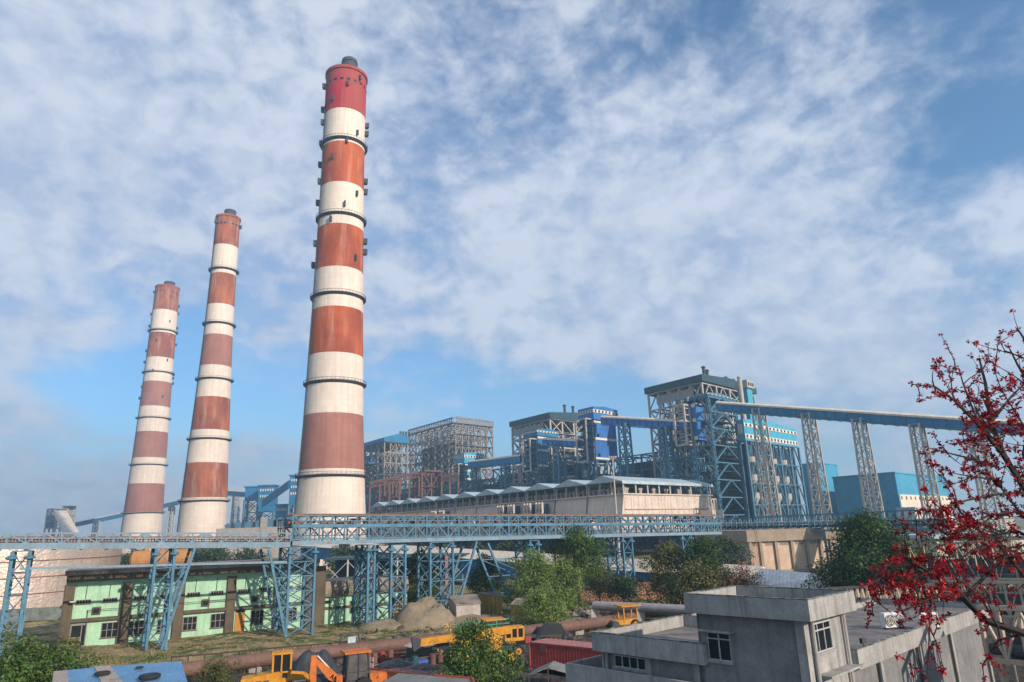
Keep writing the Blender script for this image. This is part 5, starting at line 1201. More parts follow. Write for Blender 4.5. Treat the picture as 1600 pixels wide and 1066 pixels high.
# ------------------------------------------------------------------ grey house in the foreground
M_grey = mat('weathered_grey_render', (.23, .225, .22), scale=.8, var=.4, streak=.6, streak_col=(.10, .10, .10), bump=.01, fine=.12)
M_grey2 = mat('pale_grey_render', (.36, .345, .32), scale=.9, var=.35, streak=.75, streak_col=(.13, .13, .12), fine=.1)
M_roofg = mat('roof_screed', (.20, .18, .165), scale=.7, col2=(.11, .10, .095), contrast=(.4, .6))
M_mossy = mat('mossy_coping', (.24, .24, .21), scale=2.5, col2=(.05, .06, .05), contrast=(.42, .56))
def corner_dirs():
    zt = 8.6
    a = onz(1262, 938, zt); l = onz(1068, 928, zt); r = onz(1334, 925, zt)
    return zt, a, l, r
zH, Fc, Lc, Rc = corner_dirs()
print('house', Fc, Lc, Rc)
uL = (Lc - Fc).normalized(); wL = (Lc - Fc).length
uR = Vector((-uL.y, uL.x, 0)); uR = uR if uR.dot(Rc - Fc) > 0 else -uR
wR = along(Fc, uR, 1334)
print('uL', uL, wL, 'uR', uR, wR)
nL, nR = -uR, -uL            # outward normals of the left-looking and right-looking faces
def rows_to_z(P, *ys): return [zrow(P, y) for y in ys]
def bars_window(root, o, d, n, w, h, nv, nh, name='window', hood=False, fr=None):
    f_ = MB(); f_.ob(o + n * -.12, d * w, n * .04, Z * h); 
    fr_ = MB()
    for k in range(nv + 1): fr_.ob(o + d * (w * k / nv - .025) - n * .06, d * .05, n * .06, Z * h)
    for z in [0, h] + ([h * nh] if nh else []): fr_.ob(o - n * .055 + Z * (z - .025) - d * .03, d * (w + .06), n * .065, Z * .05)
    win = fr_.build(name, fr or M_frame2, root); f_.build('pane', M_black, win)
    b = MB(); t = .1
    b.ob(o - d * .12 - Z * .14, d * (w + .24), n * .10, Z * .12); b.build('sill', M_grey2, win)
    if hood: MB().ob(o - d * .35 + Z * (h + .08), d * (w + .6), n * .45, Z * .08).build('sunshade', M_grey2, win)
    return win
M_frame2 = mat('pale_window_bars', (.45, .46, .46), scale=2)
def wall_with_holes(o, d, n, L_, H_, holes, t=.2):
    """a wall sheet of thickness t with rectangular openings"""
    b = MB(); xs = sorted({0, L_} | {h[0] for h in holes} | {h[0] + h[2] for h in holes}); zs = sorted({0, H_} | {h[1] for h in holes} | {h[1] + h[3] for h in holes})
    for x0, x1 in zip(xs, xs[1:]):
        for z0, z1 in zip(zs, zs[1:]):
            if any(h[0] - 1e-6 <= x0 and x1 <= h[0] + h[2] + 1e-6 and h[1] - 1e-6 <= z0 and z1 <= h[1] + h[3] + 1e-6 for h in holes): continue
            b.ob(o + d * x0 + Z * z0 - n * t, d * (x1 - x0), n * t, Z * (z1 - z0))
    return b
def grey_house():
    root = thing('grey_house', 'weathered grey flat roofed house in the foreground with a raised block in the middle', 'house', Vector((Fc.x, Fc.y, 0)))
    F0 = Vector((Fc.x, Fc.y, 0)); zp = zrow(Fc, 972); th = .16; print('parapet', zp, zH)
    # upper block: parapet ring with a sagging left rim
    o = .55; back = wR
    ring = [Fc, Fc + uL * wL, Fc + uL * wL + uR * wR, Fc + uR * wR]; ring = [Vector((q.x, q.y, 0)) for q in ring]
    cen = sum(ring, Vector()) / 4
    for i in range(4):
        p, q = ring[i], ring[(i + 1) % 4]; d = (q - p).normalized(); n = Vector((d.y, -d.x, 0)); n = n if n.dot(p - cen) > 0 else -n; L_ = (q - p).length
        if i in (1,) : holes = []
        MB().ob(p + Z * zp - n * th + d * (th if i % 2 else 0), d * (L_ - (2 * th if i % 2 else 0)), n * th, Z * (zH - zp)).build('parapet', M_grey2, root); MB().ob(p + Z * (zH + .002) - n * (th + .02) + d * (th if i % 2 else -.01), d * (L_ - (2 * th if i % 2 else -.02)), n * (th + .035), Z * .035).build('coping', M_mossy, root)
    MB().hexa([q + Z * zp for q in [cen.lerp(r_, .97) for r_ in ring]], [q + Z * (zp + .3) for q in [cen.lerp(r_, .97) for r_ in ring]]).build('roof', M_roofg, root)
    # walls of the upper block, set back under the parapet
    W0 = F0 - nL * o - nR * .55          # wall corner
    LL, LR = along(W0 + Z * 7, uL, 1090), wR - 1.0
    hs = along(W0 + Z * 6, uL, 1142); he = along(W0 + Z * 6, uL, 1107); zt_, zb_ = zrow(W0 + uL * hs, 991), zrow(W0 + uL * hs, 1034)
    print('win', hs, he, zb_, zt_, 'walls', LL, LR)
    wh = [(hs, zb_, he - hs, zt_ - zb_)]
    wall_with_holes(W0, uL, nL, LL, zp, wh).build('wall', M_grey, root)
    bars_window(root, W0 + uL * hs + Z * zb_, uL, nL, he - hs, zt_ - zb_, 2, .78, hood=True)
    rs_, re_ = along(W0 + Z * 6, uR, 1273), along(W0 + Z * 6, uR, 1303); zb2, zt2 = zrow(W0 + uR * rs_, 1022), zrow(W0 + uR * rs_, 977)
    wall_with_holes(W0, uR, nR, LR, zp, [(rs_, zb2, re_ - rs_, zt2 - zb2)]).build('wall', M_grey2, root)
    bars_window(root, W0 + uR * rs_ + Z * zb2, uR, nR, re_ - rs_, zt2 - zb2, 3, .75)
    wall_with_holes(W0 + uL * LL, uR, -nR, LR, zp, []).build('wall', M_grey, root); wall_with_holes(W0 + uR * LR, uL, -nL, LL, zp, []).build('wall', M_grey, root)
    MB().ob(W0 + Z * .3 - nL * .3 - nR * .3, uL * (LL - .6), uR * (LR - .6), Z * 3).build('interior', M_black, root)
    # corner pilasters and drain pipes
    MB().ob(W0 + nL * .12 - nR * .0, uL * .42, uR * .12, Z * zp).build('pilaster', M_grey2, root)
    for s in (.0,): MB().tube(W0 + nR * .14 + uR * .42, W0 + nR * .14 + uR * .42 + Z * zp, .09, n=10).build('drain_pipe', M_grey2, root)
    MB().tube(W0 + nR * .12 + uR * (LR - .15), W0 + nR * .12 + uR * (LR - .15) + Z * zp, .08, n=10).build('drain_pipe', M_grey2, root)
    MB().ob(W0 + uR * LR - uR * .3 + nR * .1, uR * .3, nR * -.1, Z * zp).build('pilaster', M_grey2, root)
    c = W0 + uR * (LR * .2) + nR * .05; z = zrow(c, 1058) 
    MB().ob(W0 + uR * .6 + nR * .0 + Z * z, uR * (LR - .2), nR * .6, Z * .1).build('sunshade', M_grey2, root)
    # left low block
    zl, zlb = 0, 0
    E = W0 + nL * .35; E = E + uL * along(E + Z * 6.5, uL, 1097); zl = zrow(E, 1007); zlb = zrow(E, 1040); Lw = along(E + Z * zl, uL, 924); print('left block', zl, zlb, Lw)
    D2 = 9.0
    q0 = E; ring = [q0, q0 + uL * Lw, q0 + uL * Lw + uR * D2, q0 + uR * D2]; cen = sum(ring, Vector()) / 4
    for i in range(4):
        p, q = ring[i], ring[(i + 1) % 4]; d = (q - p).normalized(); n = Vector((d.y, -d.x, 0)); n = n if n.dot(p - cen) > 0 else -n; L_ = (q - p).length
        MB().ob(p + Z * zlb - n * th + d * (th if i % 2 else 0), d * (L_ - (2 * th if i % 2 else 0)), n * th, Z * (zl - zlb)).build('parapet', M_grey2, root); MB().ob(p + Z * (zl + .002) - n * (th + .02) + d * (th if i % 2 else -.01), d * (L_ - (2 * th if i % 2 else -.02)), n * (th + .035), Z * .035).build('coping', M_mossy, root)
    rf = [cen.lerp(r_, .98) for r_ in ring]; MB().hexa([q + Z * (zlb + .02) for q in rf], [q + Z * (zlb + .3) for q in rf]).build('roof', M_roofg, root)
    W1 = E - nL * .5; L1 = Lw - .7
    ws, we = along(W1 + Z * 5, uL, 1008), along(W1 + Z * 5, uL, 960); zw1, zw0 = zrow(W1 + uL * ws, 1030), zrow(W1 + uL * ws, 1048)
    wall_with_holes(W1, uL, nL, L1, zlb, [(ws, zw0, we - ws, zw1 - zw0)]).build('wall', M_grey, root)
    bars_window(root, W1 + uL * ws + Z * zw0, uL, nL, we - ws, zw1 - zw0, 4, 0)
    MB().ob(W1 + uL * L1 - uL * .2, uL * .2, uR * (D2 - 1), Z * zlb).build('wall', M_grey, root)
    for px in (1018, 1095):
        s = along(W1 + Z * 5, uL, px); MB().ob(W1 + uL * s + nL * .1, uL * .35, nL * -.1, Z * zlb).build('pilaster', M_grey2, root)
    s = along(W1 + Z * 5, uL, 945); MB().ob(W1 + uL * s + nL * .1, uL * .16, nL * -.1, Z * zlb).build('pilaster', M_grey2, root)
    MB().tube(W1 + uL * (L1 + .05) + nL * .1, W1 + uL * (L1 + .05) + nL * .1 + Z * zlb, .09, n=10).build('drain_pipe', M_grey2, root)
    MB().ob(W1 + uL * (s - 2.6) + Z * (zw0 - .75), uL * 2.8, nL * .5, Z * .08).build('sunshade', M_grey2, root)
    # upstand kerb and a pipe stub on the low roof
    MB().bar(q0 + uL * Lw * .9 + uR * 3.2 + Z * (zlb + .36), q0 + uR * 3.4 + uL * .2 + Z * (zlb + .36), .16).build('roof_kerb', M_conc, root)
    p = q0 + uL * 2.0 + uR * 3.9 + Z * (zlb + .3); MB().tube(p, p + Z * .5, .15, n=12).build('vent_stub', M_cream, root)
    # right low block, running away to the right
    G0 = W0 + uR * (LR - .1); 
    p0 = onz(1327, 1014, 7.3)
    P0_ = W0 + uR * LR; t_ = 0.0
    while proj(P0_ + nR * t_ + Z * 6)[0] < 1339 and t_ < 4: t_ += .02
    P0_ = P0_ + nR * t_; zr0 = zrow(P0_, 1016); zr1 = zrow(P0_, 1047); p0 = P0_ + Z * zr0; Lr = along(p0, uR, 1545); print('t', t_, 'zr0', zr0); print('right', zr1, Lr); D3 = 7.5; iw = uL
    ring = [P0_, P0_ + uR * Lr, P0_ + uR * Lr + uL * D3, P0_ + uL * D3]; cen = sum(ring, Vector()) / 4
    for i in range(4):
        p, q = ring[i], ring[(i + 1) % 4]; d = (q - p).normalized(); n = Vector((d.y, -d.x, 0)); n = n if n.dot(p - cen) > 0 else -n; L_ = (q - p).length
        MB().ob(p + Z * zr1 - n * th + d * (th if i % 2 else 0), d * (L_ - (2 * th if i % 2 else 0)), n * th, Z * (zr0 - zr1)).build('parapet', M_grey2, root); MB().ob(p + Z * (zr0 + .002) - n * (th + .02) + d * (th if i % 2 else -.01), d * (L_ - (2 * th if i % 2 else -.02)), n * (th + .035), Z * .035).build('coping', M_mossy, root)
    rf = [cen.lerp(r_, .985) for r_ in ring]; MB().hexa([q + Z * (zr1 + .02) for q in rf], [q + Z * (zr0 - .35) for q in rf]).build('roof', M_roofg, root)
    W2 = P0_ + uL * .5 + uR * .3; L2 = Lr - .9
    MB().ob(W2, uR * L2, uL * (D3 - 1), Z * (zr1 + .01)).build('wall', M_grey, root)
    for px in (1372, 1432, 1482, 1542):
        s = min(L2 - .35, along(W2 + Z * 5, uR, px)); MB().ob(W2 + uR * s + uL * .0, uR * .35, uL * -.1, Z * zr1).build('pilaster', M_grey2, root)
        MB().tube(W2 + uR * (s - .25) - uL * .1, W2 + uR * (s - .25) - uL * .1 + Z * zr1, .07, n=8).build('drain_pipe', M_dark, root)
    return zr0, P0_, Lr, zr1
zr0, Pr, Lr, zr1 = grey_house()
# two air conditioner units on the right roof
M_acw = mat('ac_white', (.72, .70, .66), scale=2, rough=.5, fine=.04)
ac0 = None
def ac(label, px, py):
    p = onz(px, py, zr0 - .1) + uL * .45; p.z = zr0 - .25; root = thing('air_conditioner', label, 'air conditioner', p, 'air conditioner units on the roof'); d = Vector((.96, .28, 0)).normalized(); n = Vector((.28, -.96, 0)).normalized(); w, h, t = 1.3, .8, .35; o = p
    MB().ob(o, d * w, -n * t, Z * h).build('casing', M_acw, root)
    for s in (.34, .96):
        c = o + d * s + Z * h * .5 + n * .01
        f = MB().tube(c, c + n * .03, .32, n=24).build('fan_guard', M_dark, root)
        b = MB()
        for k in range(5):
            a = k * 1.2566; v = d * math.cos(a) + Z * math.sin(a); b.ob(c + n * .035 + v * .04, v * .24, (d * -math.sin(a) + Z * math.cos(a)) * .12, n * .01)
        b.build('fan_blades', M_frame, f); b = MB()
        for rr_2 in (.32, .2):
            for k in range(24): a, e = k * math.pi / 12, (k + 1) * math.pi / 12; b.bar(c + n * .055 + (d * math.cos(a) + Z * math.sin(a)) * rr_2, c + n * .055 + (d * math.cos(e) + Z * math.sin(e)) * rr_2, .02)
        b.build('fan_ring', M_acw, f)
    for s in (.15, 1.25): MB().ob(o + d * s - Z * .12, d * .1, -n * t, Z * .12).build('foot', M_dark, root)
ac('left air conditioner unit with two fans on the grey roof edge, partly behind red blossom', 1397, 978)
ac('right air conditioner unit with two fans on the grey roof edge', 1453, 979)
# small black spotlight
p = onz(1350, 1010, zr0); rt = thing('spotlight', 'small black spotlight on the corner of the right roof parapet', 'spotlight', p)
MB().box(p + Z * .25, (.3, .16, .24), .4).build('lamp_body', M_dark, rt); MB().tube(p, p + Z * .25, .03, n=6).build('bracket', M_dark, rt)

# grey open topped cistern beside the house
def cistern():
    z = 4.6; a = onz(883, 1036, z); b_ = onz(942, 1052, z); c_ = a + uR * 4.5; v = (b_ - a); d = -uL; L_ = along(a, d, 942); P = Vector((a.x, a.y, 0)); root = thing('cistern', 'open topped pale grey concrete tank left of the grey house', 'cistern', P); t = .15; H_ = z
    W_2 = along(a, uR, 936)
    W_2 = 3.4
    for o, e, f_ in ((P, d * L_, uR * t), (P + uR * (W_2 - t), d * L_, uR * t), (P + uR * t, d * t, uR * (W_2 - 2 * t)), (P + uR * t + d * (L_ - t), d * t, uR * (W_2 - 2 * t))): MB().ob(o, e, f_, Z * H_).build('wall', M_grey2, root)
    MB().ob(P + uR * t + d * t, d * (L_ - 2 * t), uR * (W_2 - 2 * t), Z * (H_ - 1)).build('floor', M_roofg, root)
cistern()

def mound(name, label, c, w, l, h, m, seed, cat='mound'):
    r = np.random.RandomState(seed); n = 26; V = []
    for j in range(n):
        for i in range(n):
            u, v = i / (n - 1) * 2 - 1, j / (n - 1) * 2 - 1; q = max(0, 1 - (u * u + v * v)); z = h * q ** .8 * (1 + .25 * math.sin(5 * u + seed) * math.sin(4 * v)) + r.normal() * .05 * h * (q > 0) - .25 * (q <= 0.01) - .05
            V.append((c.x + u * w / 2, c.y + v * l / 2, c.z + z))
    F_ = [(j * n + i, j * n + i + 1, (j + 1) * n + i + 1, (j + 1) * n + i) for j in range(n - 1) for i in range(n - 1)]
    return solo(MB().add(V, F_), name, m, label, cat, c, smooth=True)
# ------------------------------------------------------------------ containers
def container(label, a, d, L_, w, h, m, roof_m, group='shipping containers'):
    a = Vector((a.x, a.y, 0)); n = Vector((-d.y, d.x, 0)); n = n if n.y > 0 else -n; root = thing('container', label, 'container', a, group)
    k = int(L_ / .28); pts = [a + Z * .15]
    def corr(o, d_, nn, L2, back):
        kk = int(L2 / .16); b = MB(); v = []
        for i in range(kk + 1):
            off = .025 if i % 2 else 0.0; v.append(o + d_ * (L2 * i / kk) + nn * off)
        vs = [q + Z * .2 for q in v] + [q + Z * (h - .12) for q in v] + [q - nn * .25 + Z * .2 for q in v] + [q - nn * .25 + Z * (h - .12) for q in v]; N_ = len(v)
        fs = [(i, i + 1, N_ + i + 1, N_ + i) for i in range(N_ - 1)] + [(2 * N_ + i + 1, 2 * N_ + i, 3 * N_ + i, 3 * N_ + i + 1) for i in range(N_ - 1)]
        b.add(vs, fs); return b
    corr(a + d * .1, d, -n, L_ - .2, 0).build('side_panel', m, root); corr(a + n * w + d * .1, d, n, L_ - .2, 0).build('side_panel', m, root)
    corr(a + n * .1, n, -d, w - .2, 0).build('end_panel', m, root); corr(a + n * .1 + d * L_, n, d, w - .2, 0).build('end_panel', m, root)
    b = MB()
    for o in (a, a + d * L_, a + n * w, a + n * w + d * L_): b.bar(o + Z * .05, o + Z * h, .16)
    for z in (.15, h - .08):
        b.bar(a + Z * z, a + d * L_ + Z * z, .14); b.bar(a + n * w + Z * z, a + n * w + d * L_ + Z * z, .14); b.bar(a + Z * z, a + n * w + Z * z, .14); b.bar(a + d * L_ + Z * z, a + d * L_ + n * w + Z * z, .14)
    b.build('frame', m, root)
    b = MB(); kk = int(L_ / .5)
    for i in range(kk): b.ob(a + d * (L_ * i / kk) + Z * (h - .1), d * (L_ / kk * .55), n * w, Z * .1); b.ob(a + d * (L_ * (i + .55) / kk) + Z * (h - .1), d * (L_ / kk * .45), n * w, Z * .06)
    b.build('roof', roof_m, root)
    return root, n
M_cred = mat('container_red', (.34, .055, .045), scale=.6, streak=.5, streak_col=(.16, .03, .03), rough=.55); M_croof = mat('container_roof', (.33, .16, .15), scale=.8, streak=.3, var=.3)
a = onz(833, 1056); a2 = onz(818, 1005, 2.7)
a = onz(829, 1044, 0); dC = Vector((.77, -.64, 0)).normalized()
rt, nC = container('dark red shipping container beside the grey house', a, dC, 12.2, 2.5, zrow(a, 1003), M_cred, M_croof)
MB().ob(a + dC * 1.2 - nC * .06 + Z * 1.4, dC * .7, nC * .04, Z * .7).build('vent_grille', M_rust, rt)
M_cor = mat('container_orange_red', (.48, .14, .07), scale=.6, streak=.4, streak_col=(.22, .06, .04), rough=.55)
a = onz(570, 1078, 0); zc = zrow(a, 1042)
rt, n2 = container('faded orange red container with black tarpaulins on its roof, beside the backhoe', a, Vector((.80, -.60, 0)).normalized(), 9.0, 2.6, zc, M_cor, M_croof); dK = Vector((.80, -.60, 0)).normalized()
b = MB()
for r_ in range(2):
    for k in range(4): b.ob(a - n2 * .06 + dK * (.55 + .28 * r_) + Z * (.9 + .42 * k), dK * .16, n2 * .03, Z * .3)
b.build('white_stencil_marks', M_acw, rt)
def tarp(label, c, w, l, h, seed, m, cat='tarpaulin', rz=0.0, group=None):
    r = np.random.RandomState(seed); n = 22; V = []; F_ = []
    for j in range(n):
        for i in range(n):
            u, v = i / (n - 1) * 2 - 1, j / (n - 1) * 2 - 1; q = max(0, 1 - (u * u + v * v) ** .8)
            z = h * (q ** .7) * (.78 + .16 * math.sin(u * 6 + seed) * math.cos(v * 5) + .10 * math.sin(u * 17 + v * 11 + seed)) + r.normal() * h * .02 * (q > 0); x, y = u * w / 2 * (1 + .12 * math.sin(9 * v + seed)), v * l / 2 * (1 + .12 * math.sin(8 * u))
            V.append((c.x + x * math.cos(rz) - y * math.sin(rz), c.y + x * math.sin(rz) + y * math.cos(rz), c.z + .02 + z))
    for j in range(n - 1):
        for i in range(n - 1): F_.append((j * n + i, j * n + i + 1, (j + 1) * n + i + 1, (j + 1) * n + i))
    return solo(MB().add(V, F_), 'tarpaulin', m, label, cat, c, group)
M_tarp = mat('black_tarp', (.02, .022, .025), scale=2, rough=.35, spec=.5)
tarp('crumpled black tarpaulin heap on the orange red container roof, larger one', a + dK * 1.8 + n2 * 1.5 + Z * zc, 3.0, 2.0, .55, 1, M_tarp, rz=.5)
tarp('smaller crumpled black tarpaulin at the far end of the orange red container roof', a + dK * 4.8 + n2 * 1.9 + Z * zc, 2.6, 1.4, .35, 2, M_tarp, rz=-.6)
M_gsheet = mat('grey_asbestos_roof', (.22, .22, .21), scale=.6, streak=.4, wave=((.6, .8, 0), .3, .08), col2=(.14, .14, .13))
M_redb = mat('red_edge', (.35, .06, .04), scale=2)
rt, v = sheet_roof('grey corrugated roof with red edging in front of the orange red container', [(570, 1082, 3.2), (745, 1082, 3.0), (738, 1061, 3.2), (622, 1052, 3.3)], 0, 'shed', M_roofc, M_gsheet)
MB().bar(v[2] + Z * .05, v[2] + (v[1] - v[2]) * 1.5 + Z * .05, .12).build('red_edging', M_redb, rt); MB().bar(v[3].lerp(v[2], .5) + Z * .05, v[2] + Z * .05, .1).build('red_edging', M_redb, rt)
# grey tarp tent at the container
p = onz(857, 1075, 0); rt = thing('tarp_shelter', 'low grey tarpaulin shelter before the dark red container', 'shelter', p)
MB().poly([p + Vector((-1.6, 0, 0)) + Z * .9, p + Z * 1.5, p + Vector((1.8, 0, 0)) + Z * .9, p + Z * 1.4], Vector((.6, 2.5, 0))).build('cover', M_gsheet, rt)
for s in (-1.5, 0, 1.7): MB().bar(p + Vector((s, .1, 0)), p + Vector((s, .1, 0)) + Z * (1.4 if s == 0 else .85), .08).build('post', M_dark, rt)

# ------------------------------------------------------------------ blue sheet roof at the bottom left
M_bsheet = mat('blue_corrugated', (.10, .25, .42), scale=.5, rough=.5, streak=.4, streak_col=(.2, .25, .3), wave=((.95, .2, 0), .25, .02), col2=(.07, .18, .33))
M_gsheet2 = mat('grey_corrugated', (.33, .28, .25), scale=.6, streak=.4, wave=((.95, .2, 0), .25, .02))
def blue_roof():
    zf, zb = 3.2, 4.0
    xs_f = [78, 108, 166, 206, 296]; ys_f = [1092, 1090, 1088, 1086, 1076]; xs_b = [84, 106, 148, 172, 283]; ys_b = [1049, 1047, 1043, 1041, 1033]
    f = [onz(x, y, zf) for x, y in zip(xs_f, ys_f)]; k_ = [onz(x, y, zb) for x, y in zip(xs_b, ys_b)]; P = Vector((f[0].x, f[0].y, 0)); root = thing('shed', 'shed with a blue corrugated roof crossed by a grey strip at the bottom left', 'shed', P)
    for i, m_ in enumerate([M_gsheet2, M_bsheet, M_gsheet2, M_bsheet]):
        dz = .05 if i == 2 else 0; q = [f[i], f[i + 1], k_[i + 1], k_[i]]; MB().hexa([v + Z * (dz - .08) for v in q], [v + Z * dz for v in q]).build('roof_sheet', m_, root)
    q = [f[0], f[-1], k_[-1], k_[0]]; cen = sum(q, Vector()) / 4; q = [cen.lerp(v, .95) for v in q]; MB().hexa([Vector((v.x, v.y, 0)) for v in q], [v - Z * .12 for v in q]).build('wall', M_conc, root)
    return f, k_
f_, k_ = blue_roof()
M_rub = mat('tyre_rubber', (.025, .025, .027), scale=3, rough=.8)
def ring(label, c, R, r, n=26, m=8, tilt=None):
    V = []; F_ = []
    for i in range(n):
        a = 2 * math.pi * i / n
        for j in range(m):
            b_ = 2 * math.pi * j / m; q = R + r * math.cos(b_); V.append((c.x + q * math.cos(a), c.y + q * math.sin(a), c.z + r * math.sin(b_)))
    for i in range(n):
        for j in range(m): F_.append((i * m + j, ((i + 1) % n) * m + j, ((i + 1) % n) * m + (j + 1) % m, i * m + (j + 1) % m))
    return MB().add(V, F_)
for lab, px, py, R, z in (('larger old tyre lying on the blue roof', 234, 1057, .52, 3.75), ('small old tyre on the upper edge of the blue roof', 218, 1043, .2, 3.98), ('flattened old tyre on the grey roof strip', 160, 1052, .38, 3.9)):
    c = onz(px, py, z); solo(ring(lab, c, R, R * .26), 'old_tyre', M_rub, lab, 'tyre', c, 'old tyres on the blue roof')

# ------------------------------------------------------------------ pipes and railing in the yard
M_bpipe = mat('brown_pipe', (.17, .095, .07), scale=.5, var=.35, streak=.2, rough=.7, bump=.03)
def pipeline(name, label, pts, r, m, group=None, flange=None):
    P = pts[0]; root = thing(name, label, 'pipe', P, group); 
    for i, (a, b_) in enumerate(zip(pts, pts[1:])): MB().tube(a, b_, r, n=18).build('pipe_section', m, root, smooth=False)
    for q in pts[1:-1]: MB().tube(q - (pts[-1] - pts[0]).normalized() * .15, q + (pts[-1] - pts[0]).normalized() * .15, r * 1.08, n=18).build('collar', m, root)
    for i, q in enumerate(pts): MB().ob(Vector((q.x - .5, q.y - .3, -.2)), (1.0, 0, 0), (0, .6, 0), (0, 0, max(.25, q.z - r * .85 + .2))).build('plinth', M_conc, root)
pipeline('pipeline', 'long thick brown pipe lying across the whole yard', [onz(262, 1050, .95), onz(400, 1032, .95), onz(560, 1014, .95), onz(690, 1000, .95), onz(790, 990, .9), onz(905, 977, .85), onz(990, 965, .8)], .62, M_bpipe)
M_gpipe = mat('grey_pipe', (.33, .30, .31), scale=.5, var=.25, streak=.2, rough=.6)
pipeline('pipeline', 'thick grey pipe above the scrap heap, upper one of two', [onz(928, 946, 1.5), onz(1000, 949, 1.5), onz(1085, 953, 1.5)], .55, M_gpipe, 'grey pipes left of the grey house')
pipeline('pipeline', 'thin grey pipe lying below the thick grey one', [onz(922, 950, .9), onz(1000, 955, .9), onz(1085, 960, .9)], .28, M_gpipe, 'grey pipes left of the grey house')
pts = [onz(x, y) for x, y in ((265, 1060), (330, 1048), (400, 1040), (470, 1032), (545, 1024))]
rt = thing('railing', 'thin rusty railing along the brown pipe', 'railing', pts[0]); M_rr = mat('railing_rust', (.07, .035, .025), scale=2)
tops = [q + Z * zrow(q, y) for q, y in zip(pts, (1027, 1022, 1015, 1009, 1003))]
for a, b_ in zip(tops, tops[1:]): MB().bar(a, b_, .12).build('top_rail', M_rr, rt)
for k in range(11):
    f = k / 10 * 4; i = min(3, int(f)); g = f - i; q = pts[i].lerp(pts[i + 1], g); t = tops[i].lerp(tops[i + 1], g); MB().bar(q, t, .09).build('post', M_rr, rt)

# ------------------------------------------------------------------ yellow loader, backhoe, crane, small things
M_yel = mat('loader_yellow', (.62, .27, .015), scale=1.8, rough=.5, var=.35, streak=.5, streak_col=(.3, .15, .05)); M_org = mat('backhoe_orange', (.60, .16, .025), scale=1.8, rough=.5, var=.35, streak=.5, streak_col=(.25, .08, .03))
def frame_at(p, d): return Vector(p), d.normalized(), Vector((-d.y, d.x, 0)).normalized()
def wheel(root, c, ax, R, w, rim):
    f = MB().tube(c - ax * w / 2, c + ax * w / 2, R, n=24).build('wheel', M_rub, root); b = MB().tube(c - ax * (w / 2 + .03), c + ax * (w / 2 + .03), R * .55, n=18); b.build('rim', rim, f); MB().tube(c - ax * (w / 2 + .07), c + ax * (w / 2 + .07), R * .2, n=12).build('hub', M_dark, f)
    b = MB()
    for k in range(20):
        a = k * math.pi / 10; v = d_perp(ax, a); b.ob(c + v * (R - .03) - ax * w / 2, ax * w, v.cross(ax) * R * .12, v * .07)
    b.build('tread', M_rub, f)
def d_perp(ax, a):
    h = Vector((-ax.y, ax.x, 0)).normalized(); return h * math.cos(a) + Z * math.sin(a)
def cab(root, o, d, s, L_, w, h, m, roofm=None, post=.1, glass=None):
    """open framed cab: posts, glazing, roof"""
    b = MB(); cs = [o, o + d * L_, o + d * L_ + s * w, o + s * w]
    for c in cs: b.bar(c, c + Z * h, post, post, d)
    for z in (.0, h * .42 if m is not M_dark else .0, h - .02):
        for k in range(4): b.bar(cs[k] + Z * z, cs[(k + 1) % 4] + Z * z, post * .9)
    f = b.build('cab_frame', m, root)
    g = MB()
    for k in range(4):
        p, q = cs[k], cs[(k + 1) % 4]; e = (q - p); nn = Vector((-e.y, e.x, 0)).normalized() * .01; g.ob(p + e * .04 + Z * .05, e * .92, nn, Z * (h - .1))
    g.build('cab_glass', glass or M_glass, root)
    MB().ob(o - d * .12 - s * .12 + Z * h, d * (L_ + .24), s * (w + .24), Z * .12).build('cab_roof', roofm or m, root)
